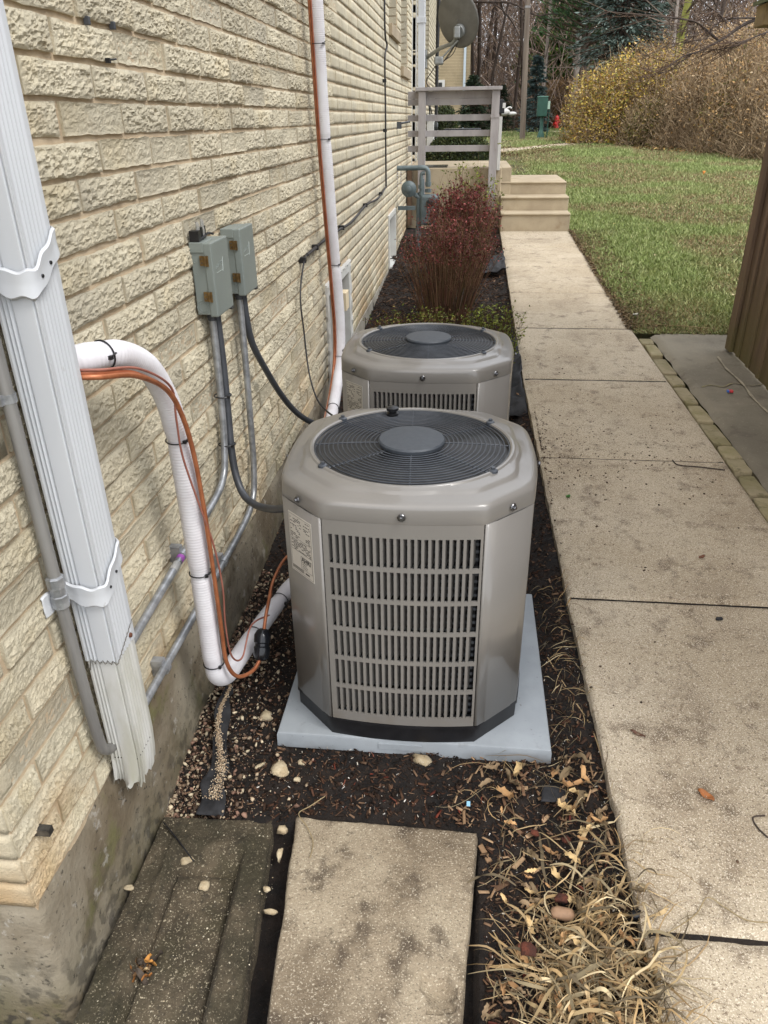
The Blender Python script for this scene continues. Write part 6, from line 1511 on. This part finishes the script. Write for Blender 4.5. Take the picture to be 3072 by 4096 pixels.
litter('scattered tan leaves on the lawn', 420, lambda n: rng.uniform(1.4, 6.5, n), lambda n, x: rng.uniform(5.9, 24, n), terrain, [S(196, 180, 140, .85), S(170, 146, 100, .85), S(140, 112, 76, .85)], .05, .03)
litter('brown leaves and thatch edging the near path on the lawn', 3500, lambda n: rng.uniform(.7, 4.4, n), lambda n, x: 22.0 + (x - .6) * 1.15 + rng.uniform(-1.6, 1.8, n), terrain, [S(140, 118, 84, .75), S(118, 96, 68, .75)], .06, .04)
litter('matted brown grass and leaf bits along the right edge of the sidewalk', 5200, lambda n: rng.uniform(0, 1, n) ** 2 * .34, lambda n, x: rng.uniform(5.8, 9.9, n), lambda x, y: terrain(x, y), [S(118, 96, 70, .75), S(90, 74, 54, .75), S(140, 118, 86, .75)], .03, .014)
bpy.data.objects['fallen_leaves.004'].location.x = 1.235
def single_leaf(label, px, py, z, L, W_, col, name='leaf', cat='leaf', s=0., curl=.35, ang=.6):
    p = at_z(px, py, z, s); nx, ny = 9, 5; V = []
    for i in range(nx):
        for j in range(ny):
            u = i / (nx - 1); v = (j / (ny - 1) - .5) * 2; w = W_ * .5 * math.sin(math.pi * min(1, u * 1.02 + .01)) ** .8
            a_ = L * (u - .5); b_ = v * w; V.append((p.x + a_ * math.cos(ang) - b_ * math.sin(ang), p.y + a_ * math.sin(ang) + b_ * math.cos(ang), p.z + .003 + abs(v) ** 1.5 * W_ * curl + .15 * L * (u - .5) ** 2 + .002 * math.sin(9 * u)))
    F = [(i * ny + j, (i + 1) * ny + j, (i + 1) * ny + j + 1, i * ny + j + 1) for i in range(nx - 1) for j in range(ny - 1)]
    o = obj(name, MB().add(V, F), mk('leafcol' + label[:9], col, tuple(c * .7 for c in col[:3]) + (1,), scale=60, rough=.7), None, tuple(p), smooth=80); md = o.modifiers.new('solid', 'SOLIDIFY'); md.thickness = .0012
    return tag(o, label, cat)
single_leaf('curled orange-brown leaf lying on the sidewalk at the right', 2822, 3188, .0, .046, .022, S(172, 108, 58), s=.045, ang=-.8)
single_leaf('orange leaf standing in the lawn grass left of the shed', 2814, 698, .0, .09, .06, S(214, 140, 60), s=.045, curl=.9, ang=1.2)
single_leaf('white leaf or paper scrap on the lawn beside the sidewalk near the pad', 2541, 1262, .012, .05, .03, S(210, 206, 190), s=.045)
single_leaf('shrivelled brown leaf lying on the sidewalk near its joint', 2806, 2232, .0, .03, .016, S(120, 78, 56), s=.045)
single_leaf('dark curled leaf on the sidewalk towards the bottom right', 2550, 2940, .0, .045, .012, S(104, 72, 54), s=.045, ang=-.6)
single_leaf('small green weed leaf on the sidewalk beside the near air conditioner', 2272, 1990, .0, .022, .02, S(70, 120, 50), s=.045)

# ---- mulch
def mulch(n, xr_, yr_, size, name, label, cols, zlift=.004, asp=(.2, .75), cat='mulch', mask=None, tilt=.5):
    x = rng.uniform(*xr_, n); y = yr_(n); 
    k = (x < xl(y) - .004) & (x > WX + .012)
    if mask is not None: k &= mask(x, y)
    x, y = x[k], y[k]; n = len(x); z = bedfull(x[None], y[None])[0] + zlift
    s = size * (.35 + 1.5 * rng.random(n) ** 3 + .3 * rng.random(n)); Sx = np.stack([s, s * rng.uniform(*asp, n), s * rng.uniform(.12, .3, n)], 1)
    V, F = scatter(CHIP_V, CHIP_F, np.stack([x, y, z], 1), Sx, rotmats(n, tilt), .12)
    o = merged(name, [(V, F, palette(n, cols, 8, .22))], M_vdry, kind='stuff'); return tag(o, label, cat)
noslab = lambda x, y: ~((x > -.44) & (x < .10) & (y < 1.42)) & ~((x < -.39) & (y < 1.40)) & ~((np.abs(x + .115) < .40) & (np.abs(y - 2.06) < .40))
BR = [S(72, 53, 40, .75), S(52, 39, 30, .75), S(92, 68, 52, .8), S(40, 31, 25, .75), S(82, 56, 42, .75), S(128, 102, 80, .8), S(60, 44, 34, .75)]
mulch(30000, (-.82, .47), lambda n: .8 + 3.3 * rng.random(n) ** 1.25, .0068, 'wood_mulch', 'dark wood chip mulch round the air conditioners', BR, mask=noslab)
mulch(15000, (-.82, .47), lambda n: 3.8 + 6.1 * rng.random(n), .020, 'wood_mulch', 'dark wood chip mulch under the red shrubs', BR, asp=(.15, .35), mask=noslab)
mulch(600, (.02, .47), lambda n: .8 + .9 * rng.random(n), .012, 'pale_wood_chips', 'pale split wood chips at the foreground right of the bed', [S(170, 140, 108, .8), S(140, 112, 84, .8), S(118, 90, 68, .8)], .008, mask=noslab)
n = 9000; x = -.82 + .42 * rng.random(n) ** 1.5; y = 1.39 + 1.2 * rng.random(n) ** 1.5; k = noslab(x, y) & (x > WX + .012) & (rng.random(n) < np.exp(-((x + .80) / .20) ** 2) * .8 + .10); x, y = x[k], y[k]; n = len(x); s_ = .0016 + .0085 * rng.random(n) ** 4
V, F = scatter(ICO_V, ICO_F, np.stack([x, y, bedfull(x[None], y[None])[0] + s_ * .5 + .002], 1), np.stack([s_, s_ * rng.uniform(.4, .9, n), s_ * rng.uniform(.35, .7, n)], 1), rotmats(n), .25)
o = merged('limestone_gravel', [(V, F, palette(n, [S(206, 190, 160, .85), S(178, 158, 132, .85), S(150, 118, 100, .85), S(104, 86, 72, .85), S(130, 108, 88, .85)], len(ICO_V), .2))], M_vdry, kind='stuff'); tag(o, 'small pale limestone bits in the soil by the foundation', 'gravel')
mulch(1600, (-.7, .47), lambda n: 1.0 + 1.3 * rng.random(n), .0024, 'white_grit', 'white grit specks in the dark soil', [S(220, 214, 204, .9), S(196, 186, 170, .9)], .011, (.6, .9), 'gravel', mask=noslab, tilt=3)
mulch(160, (-.4, .47), lambda n: .85 + .9 * rng.random(n), .0075, 'red_lava_bits', 'small red lava rock bits in the foreground soil', [S(128, 64, 48, .8), S(96, 50, 40, .8), S(150, 92, 74, .8)], .008, (.6, .9), 'gravel', mask=noslab, tilt=3)
# grit and crumbs on the slabs and the walk
def crumbs(n, name, label, xf, yf, zf, size, cols, cat='dirt'):
    x = xf(n); y = yf(n); z = zf(x, y); s = size * (.25 + 1.4 * rng.random(n) ** 4) ; V, F = scatter(ICO_V, ICO_F, np.stack([x, y, z], 1), np.stack([s, s * .8, s * .35], 1), rotmats(n, .3), .15)
    o = merged(name, [(V, F, palette(n, cols, len(ICO_V), .2))], M_vdry, kind='stuff'); tag(o, label, cat)
crumbs(520, 'slab_grit', 'pale grit scattered over the splash block', lambda n: rng.uniform(-.77, -.43, n), lambda n: rng.uniform(.82, 1.37, n), lambda x, y: np.where((x > -.70) & (x < -.49) & (y < 1.29), -.048, -.0215) , .0018, [S(206, 196, 172, .9), S(170, 156, 130, .9)], 'grit')
crumbs(2200, 'walk_dirt', 'dark mulch crumbs kicked onto the sidewalk beside the air conditioners', lambda n: .42 + rng.random(n) ** 2.2 * .8, lambda n: np.clip(np.where(rng.random(n) < .7, rng.normal(3.75, .28, n), rng.normal(3.5, 1.1, n)), 1.3, 7), lambda x, y: .045 * y + .002, .0042, [S(70, 54, 42, .75), S(92, 72, 56, .75)], 'dirt')
# pieces of limestone and lava, each its own
def rock(label, px, py, z, r, mat, name='limestone_chunk', sq=(1, .8, .6), rot=0., cat='rock', seed=1.):
    p = at_z(px, py, z); V = ICO2_V * (1 + (fbm(ICO2_V * 1.6 + seed * 3.1, 4) - .5)[:, None] * 1.5); V = np.clip(V, -.92 + .1 * math.sin(seed), .90) + (fbm(ICO2_V * 4 + seed, 3) - .5)[:, None] * ICO2_V * .5; a = rot; c_, s_ = math.cos(a), math.sin(a)
    V = V * r * np.array(sq); V = np.stack([V[:, 0] * c_ - V[:, 1] * s_, V[:, 0] * s_ + V[:, 1] * c_, V[:, 2]], 1)
    o = meshobj(name, mesh_from(name, V, ICO2_F, [mat]), None, (p.x, p.y, z + r * sq[2] * .45)); return tag(o, label, cat)
rock('large pitted cream limestone chunk in the soil left of the pale pad corner', 1117, 3083, .0, .030, M_lime, sq=(.9, 1.15, .5), rot=.5, seed=2)
rock('rounded grey-cream stone just left of the pad\'s left corner', 1065, 2873, .0, .023, M_lime, sq=(1, .9, .7), seed=3)
rock('cream limestone chunk touching the front edge of the pale pad', 1686, 3050, .0, .026, M_lime, sq=(1.2, .8, .6), rot=-.3, seed=4)
rock('flat white limestone flake right of the foam pipe bend', 890, 2872, .0, .017, M_lime, sq=(1.2, .8, .4), seed=5)
rock('white powdery stone near the walk edge right of the pad corner', 2380, 3060, .0, .019, M_lime, sq=(1, .8, .6), seed=6)
rock('small round cream stone right of the large pitted chunk', 1205, 3053, .0, .012, M_lime, seed=7)
rock('small cream pebble below the pitted chunk', 1188, 3120, .0, .011, M_lime, seed=8)
rock('pointed cream flake above the pitted chunk', 1040, 3065, .0, .013, M_lime, sq=(1.6, .5, .5), rot=.8, seed=9)
rock('white broken chip in the gap beside the paving slab\'s upper corner', 1130, 3325, -.04, .016, M_lime, sq=(1, .7, .8), seed=10)
rock('thin cream sliver wedged beside the paving slab', 1120, 3420, -.05, .016, M_lime, sq=(.5, 1.3, .6), seed=11)
rock('small white chip in the gap halfway down the paving slab', 1085, 3650, -.06, .013, M_lime, sq=(1.5, .5, .6), seed=12)
rock('squarish flat limestone piece lying on the splash block', 752, 3428, -.046, .024, M_lime, sq=(.9, 1.1, .3), rot=.3, seed=13)
rock('pale blob-like limestone pebble in the middle of the splash block', 818, 3545, -.046, .015, M_lime, sq=(1, 1, .4), seed=14)
rock('small flat stone on the left rim of the splash block', 516, 3552, -.022, .012, M_lime, sq=(1.2, .7, .3), seed=15)
rock('small cream chunk left of the foam pipe\'s lower bend', 1040, 3310, -.04, .011, M_lime, seed=16)
rock('large red lava rock in the dry grass at the bottom right', 2243, 3596, .0, .019, M_lava, 'lava_rock', seed=20)
rock('red lava rock beneath straw left of the bottom right pile', 2112, 3806, .0, .020, M_lava, 'lava_rock', seed=21)
rock('brick-red rock in the soil beside the black edging strip', 2221, 2620, .0, .024, M_lava, 'lava_rock', sq=(1.3, .7, .6), seed=22)
rock('small red lava rock against the sidewalk edge', 2462, 3257, .0, .014, M_lava, 'lava_rock', seed=23)
rock('dull red lava pebble below the pale wood chips', 2265, 3360, .0, .013, M_lava, 'lava_rock', seed=24)
rock('rounded pinkish stone in the bed between slab and sidewalk', 2140, 3335, .0, .012, M_lava, 'lava_rock', seed=25)
rock('smooth tan pebble in the straw at the bottom right', 2247, 3660, .0, .022, mk('tan_pebble', S(150, 118, 90), S(126, 98, 74), scale=20, rough=.7), 'pebble', sq=(1.4, .7, .6), seed=26)
rock('black stone on the sidewalk at the right', 2876, 2476, .11, .011, M_black_matt, 'black_stone', sq=(1.2, .8, .5), seed=27)
rock('white stone in the soil by the black fabric behind the farther unit', 2030, 1272, .12, .030, M_lime, sq=(1.3, .8, .5), seed=28)
rock('large buried pale rock beside the bottom step', 2300, 858, .43, .045, M_lime, 'boulder', sq=(1.2, 1, .8), seed=29)
rock('brown leafy lump on the right rim of the splash block', 1068, 3560, -.022, .010, M_lime, seed=30)
# rust-coloured clump on the splash block
# twig and cable tie ends on the slabs
def wire(label, pts, r, mat, name, cat):
    o = obj(name, MB().tube(smooth_path([tuple(p) for p in pts], 8), r, 6), mat, None, tuple(pts[0]), smooth=60); return tag(o, label, cat)
wire('cut black cable tie lying across the upper end of the splash block', [at_z(655, 3290, -.012), at_z(700, 3345, -.012), at_z(745, 3405, -.016), at_z(775, 3445, -.022)], .0022, M_black, 'cable_tie_scrap', 'cable tie')
wire('thin bent dry stem hanging over the upper left of the paving slab', [at_z(1300, 3185, .02), at_z(1240, 3225, .015), at_z(1195, 3255, .006), at_z(1230, 3310, .0), at_z(1252, 3370, -.002), at_z(1240, 3430, .0)], .0013, mk('dry_stem', S(150, 132, 96), rough=.8), 'dry_straw', 'stem')
wire('long straight dry stalk leaning along the sidewalk edge beside the pad', [at_z(2190, 2630, .03), at_z(2290, 2790, .035), at_z(2370, 2920, .04), at_z(2430, 3120, .03), at_z(2452, 3245, .02)], .0022, mk('dry_stalk', S(176, 152, 112), rough=.8), 'dry_stalk', 'stem')
wire('second dry stalk lying on the sidewalk edge', [at_z(2335, 2680, .05), at_z(2362, 2740, .06), at_z(2375, 2830, .06)], .0024, MATS['dry_stalk'], 'dry_stalk', 'stem')
wire('thin dry twig lying on the lawn edge left of the shed', [at_z(2540, 1285, 0, .0455), at_z(2600, 1297, .01, .0455), at_z(2700, 1302, .012, .0455), at_z(2860, 1315, .01, .0455)], .004, MATS['dry_stem'], 'dry_straw', 'stem')
wire('dark bent twig on the sidewalk at the right edge', [at_z(3060, 3262, .006, .045), at_z(3012, 3270, .005, .045), at_z(3030, 3310, .005, .045), at_z(3072, 3350, .006, .045)], .0022, M_bark, 'twig', 'stem')
wire('short dark twig caught in the edging stones by the sidewalk', [at_z(2690, 1840, .006, .045), at_z(2715, 1860, .006, .045), at_z(2800, 1868, .006, .045), at_z(2900, 1880, .006, .045)], .003, M_bark, 'twig', 'stem')
wire('long pale straw lying across the sidewalk at the bottom right', [at_z(2660, 3740, .01, .045), at_z(2780, 3660, .006, .045), at_z(2830, 3590, .012, .045), at_z(2900, 3630, .006, .045), at_z(2985, 3680, .005, .045), at_z(3072, 3690, .006, .045)], .0013, MATS['dry_stem'], 'dry_straw', 'stem')
# plastic bits
p = at_z(1875, 3218, .004); o = obj('blue_scrap', MB().box(p.x - .006, p.x + .004, p.y - .008, p.y + .008, .006, .008), mk('pale_blue_plastic', S(150, 200, 226), rough=.4), None, tuple(p)); tag(o, 'tiny pale blue plastic scrap in the dark soil', 'scrap')
p = at_z(2550, 3660, .03); o = obj('plastic_ring', MB().lathe([(.013, -.010), (.013, .012), (.011, .012), (.010, .0), (0, -.002)], tuple(p), 18, Matrix.Rotation(math.radians(70), 3, 'Y')), M_blackgloss, None, tuple(p), smooth=40); tag(o, 'small black plastic cap at the sidewalk edge beside the straw pile', 'cap')
p = at_z(2924, 1569, 0, .045); o = obj('bottle_cap', MB().box(p.x - .012, p.x + .010, p.y - .012, p.y + .012, p.z, p.z + .014), mk('red_plastic', S(196, 60, 64), rough=.5), None, tuple(p), bevel=.003); tag(o, 'tiny red and blue plastic cap on the shed pad', 'cap')
obj('blue_half', MB().box(p.x - .024, p.x - .0125, p.y - .01, p.y + .01, p.z, p.z + .013), mk('blue_plastic', S(60, 110, 190), rough=.5), o, bevel=.002)
# black fabric and edging
def sheet(name, label, corners, nx, ny, amp, mat, seed, cat, thick=.002):
    A, B_, C_, D_ = [np.array(c) for c in corners]; U, Vv = np.meshgrid(np.linspace(0, 1, nx), np.linspace(0, 1, ny)); U = U[..., None]; Vv = Vv[..., None]
    P = A * (1 - U) * (1 - Vv) + B_ * U * (1 - Vv) + C_ * U * Vv + D_ * (1 - U) * Vv; P = P.reshape(-1, 3); P[:, 2] += (fbm(P * 14 + seed, 3) - .4) * amp; P[:, 0] += (fbm(P * 18 + seed + 4, 2) - .5) * amp * .6
    i = np.arange((nx - 1) * (ny - 1)); a = (i // (nx - 1)) * nx + i % (nx - 1); o = meshobj(name, mesh_from(name, P - A, np.stack([a, a + 1, a + nx + 1, a + nx], 1), [mat], smooth=True), None, tuple(A)); md = o.modifiers.new('solid', 'SOLIDIFY'); md.thickness = thick; return tag(o, label, cat)
sheet('landscape_fabric', 'flap of black landscape fabric by the sidewalk beside the nearer red shrub', [(.12, 7.75, .29), (.385, 7.80, .36), (.38, 8.5, .43), (.20, 8.3, .34)], 16, 16, .08, M_black_matt, 2., 'fabric')
sheet('landscape_fabric', 'crumpled black fabric at the sidewalk just behind the farther air conditioner', [(.26, 4.3, .10), (.385, 4.25, .14), (.385, 5.6, .27), (.26, 5.5, .22)], 12, 24, .10, M_black_matt, 5., 'fabric')
sheet('black_edging', 'strip of black plastic edging half buried beside the sidewalk, right of the pad', [(.425, 1.93, .01), (.445, 1.95, .045), (.415, 2.45, .075), (.392, 2.42, .02)], 6, 30, .03, M_black, 9., 'edging')
sheet('black_plastic_flap', 'black plastic piece sticking out of the soil near the sidewalk, right of the pad corner', [(.26, 1.50, .012), (.335, 1.50, .015), (.335, 1.56, .014), (.265, 1.56, .010)], 10, 8, .012, M_black_matt, 3., 'plastic')
o = sheet('drain_fold', 'folded black plastic strip holding pale sand, between the white pipe and splash block', [(-.700, 1.40, -.030), (-.625, 1.405, -.036), (-.722, 1.86, .045), (-.742, 1.86, .060)], 14, 40, .055, M_black_matt, 12., 'plastic')
mulchn = 1500; t_ = rng.random(mulchn); x = -.655 - .075 * t_ + rng.normal(0, .003 + .010 * (1 - t_) ** 2, mulchn); y = 1.42 + .42 * t_; x += .015 * np.sin(t_ * 7)
V, F = scatter(ICO_V, ICO_F, np.stack([x, y, np.interp(t_, [0, .3, 1], [.012, .024, .060]) + rng.random(mulchn) * .006], 1), np.repeat(rng.uniform(.0008, .0022, (mulchn, 1)), 3, 1), rotmats(mulchn)); o2 = merged('sand_trail', [(V, F, palette(mulchn, [S(196, 172, 140, .9), S(170, 146, 118, .9), S(214, 196, 168, .9)], len(ICO_V), .12))], M_vdry, kind='stuff'); tag(o2, 'trail of pale sand lying in the folded black plastic strip', 'sand')
# ---- straw
def ribbons(n, cx, cy, L, W_, K=8, curve=2.2, heap=.02, zf=None, droop=1.):
    a0 = rng.uniform(0, 2 * math.pi, n); kp = rng.normal(0, curve, n) * .32 + np.where(rng.random(n) < .15, rng.normal(0, 2.5, n), 0); ph = rng.uniform(0, 6.28, n); P = np.empty((n, K, 3)); x = cx.copy(); y = cy.copy(); a = a0
    st = L / (K - 1); zt = heap * rng.random(n)
    for i in range(K):
        P[:, i, 0] = x; P[:, i, 1] = y; t = i / (K - 1); P[:, i, 2] = zf(x, y) + .003 + zt * (4 * t * (1 - t)) * droop + .004 * np.abs(np.sin(ph + 4 * t)) + .3 * zt
        x = x + np.cos(a) * st; y = y + np.sin(a) * st; a = a + kp * st * 10 / 1.0 + rng.normal(0, .12, n)
    T = np.gradient(P, axis=1); T /= np.linalg.norm(T, axis=2, keepdims=True) + 1e-9; up = rdir(n, -.2, 1)[:, None, :] + np.zeros((1, K, 1)); tw = rng.normal(0, .8, (n, 1, 3)) * np.linspace(0, 1, K)[None, :, None]
    Sd = np.cross(T, up + tw); Sd /= np.linalg.norm(Sd, axis=2, keepdims=True) + 1e-9; prof = np.sin(np.linspace(.25, math.pi - .1, K)) ** .6; w = W_[:, None, None] * prof[None, :, None] * .5
    V = np.stack([P - Sd * w, P + Sd * w], 2).reshape(n, K * 2, 3); V[..., 2] = np.maximum(V[..., 2], (zf(V[..., 0].ravel(), V[..., 1].ravel()).reshape(V.shape[:2])) + .0015)
    f = np.array([[2 * i, 2 * i + 1, 2 * i + 3, 2 * i + 2] for i in range(K - 1)]); F = f[None] + (np.arange(n) * 2 * K)[:, None, None]
    return V.reshape(-1, 3), F.reshape(-1, 4), 2 * K
def gz(x, y):
    x = np.asarray(x, float); y = np.asarray(y, float); return np.where(x > xl(y), .045 * y, bed_z(x, y) + .010)
STR = [S(192, 166, 124, .88), S(164, 142, 104, .88), S(210, 190, 150, .88), S(138, 124, 96, .88), S(170, 142, 100, .88), S(104, 92, 72, .88), S(142, 120, 88, .88)]
n = 780; r_ = rng.random(n); cx = .335 + rng.normal(0, .075, n); cy = 1.0 + rng.normal(0, .13, n); cx = np.clip(cx, .10, .50)
V1, F1, k1 = ribbons(n, cx, cy, rng.uniform(.04, .17, n), rng.uniform(.0012, .0075, n) * (.5 + rng.random(n)), zf=gz, heap=.03)
n2 = 150; cx = rng.uniform(.10, .45, n2); cy = rng.uniform(1.0, 1.65, n2); V2, F2, k2 = ribbons(n2, cx, cy, rng.uniform(.04, .18, n2), rng.uniform(.001, .004, n2), zf=gz, heap=.025)
n3 = 70; cx = rng.uniform(.40, .50, n3); cy = rng.uniform(.85, 1.35, n3); V3, F3, k3 = ribbons(n3, cx, cy, rng.uniform(.06, .18, n3), rng.uniform(.001, .003, n3), zf=gz, heap=.02)
n4 = 90; cx = rng.uniform(.33, .42, n4); cy = rng.uniform(1.7, 2.55, n4); V4, F4, k4 = ribbons(n4, cx, cy, rng.uniform(.03, .12, n4), rng.uniform(.001, .003, n4), zf=gz, heap=.02)
o = merged('dry_grass_pile', [(V1, F1, palette(n, STR, k1, .14)), (V2, F2, palette(n2, STR, k2, .14)), (V3, F3, palette(n3, STR, k3, .14)), (V4, F4, palette(n4, STR, k4, .14))], M_vdry, kind='stuff'); tag(o, 'pile of dry straw-like grass blades spilling from the bed onto the sidewalk edge', 'dry grass')
# crumpled dry leaves
def crumple(n, cx, cy, size, cols, name, label, zf=gz, lift=.01):
    nx, ny = 8, 4; U, Vv = np.meshgrid(np.linspace(-1, 1, nx), np.linspace(-1, 1, ny)); U = U.ravel(); Vv = Vv.ravel(); m = len(U); w = np.sqrt(np.clip(1 - U ** 2 * .9, .05, 1))
    V = np.empty((n, m, 3)); ph = rng.uniform(0, 6.28, (n, 3))
    V[..., 0] = U; V[..., 1] = Vv * w * .30; V[..., 2] = .28 * np.sin(3 * U + ph[:, :1]) + .30 * np.abs(Vv) + .16 * np.sin(7 * U + 4 * Vv + ph[:, 1:2]); V[..., 1] += .12 * np.sin(1.6 * U + ph[:, 2:3]) + .10 * np.sin(11 * U + ph[:, 1:2]) * np.abs(Vv)
    V *= (size * rng.uniform(.4, 1.2, n))[:, None, None]; V = np.einsum('nij,nkj->nki', rotmats(n, .5), V); V[..., 0] += cx[:, None]; V[..., 1] += cy[:, None]; V[..., 2] += (zf(cx, cy) + lift)[:, None]
    i = np.arange((nx - 1) * (ny - 1)); a = (i // (nx - 1)) * nx + i % (nx - 1); f = np.stack([a, a + 1, a + nx + 1, a + nx], 1); F = f[None] + (np.arange(n) * m)[:, None, None]
    o = merged(name, [(V.reshape(-1, 3), F.reshape(-1, 4), palette(n, cols, m, .14))], M_vdry, kind='stuff'); return tag(o, label, 'dry leaves')
DL = [S(196, 156, 110, .88), S(170, 132, 92, .88), S(150, 128, 100, .88), S(206, 178, 130, .88), S(128, 110, 84, .88)]
n = 150; crumple(n, np.clip(.31 + rng.normal(0, .09, n), .1, .46), np.clip(1.02 + rng.normal(0, .17, n), .8, 1.6), .020, DL, 'crumpled_leaves', 'crumpled tan dead leaves mixed into the straw pile', lift=.018)
n = 26; crumple(n, rng.uniform(.08, .44, n), rng.uniform(1.38, 1.64, n), .028, DL, 'crumpled_leaves', 'curled tan iris leaves on the soil between pad corner and sidewalk', lift=.012)

p = at_z(572, 3885, -.045); n = 16
crumple(n, p.x + rng.normal(0, .014, n), p.y + rng.normal(0, .012, n), .022, [S(190, 136, 72, .85), S(160, 108, 60, .85), S(206, 180, 136, .85), S(110, 84, 58, .85), S(90, 80, 70, .85)], 'rusty_clump', 'crumbled orange-brown fungus-like clump on the splash block', zf=lambda x, y: np.full(np.shape(x), -.047), lift=.008)
# clods of dark soil
n = 9000; x = rng.uniform(-.8, .45, n); y = .8 + 3.2 * rng.random(n) ** 1.3; k = noslab(x, y) & (x < xl(y) - .01); x, y = x[k], y[k]; n = len(x); s_ = .0012 + .0075 * rng.random(n) ** 3
V, F = scatter(ICO_V, ICO_F, np.stack([x, y, bedfull(x[None], y[None])[0] + s_ * .3], 1), np.stack([s_, s_ * rng.uniform(.6, 1, n), s_ * .7], 1), rotmats(n), .22)
o = merged('soil_clods', [(V, F, palette(n, [S(46, 35, 27, .8), S(34, 26, 21, .8), S(62, 46, 36, .8), S(88, 66, 52, .8)], len(ICO_V), .2))], M_vdry, kind='stuff'); tag(o, 'dark crumbly clods of soil around the slab and the pale pad', 'soil')
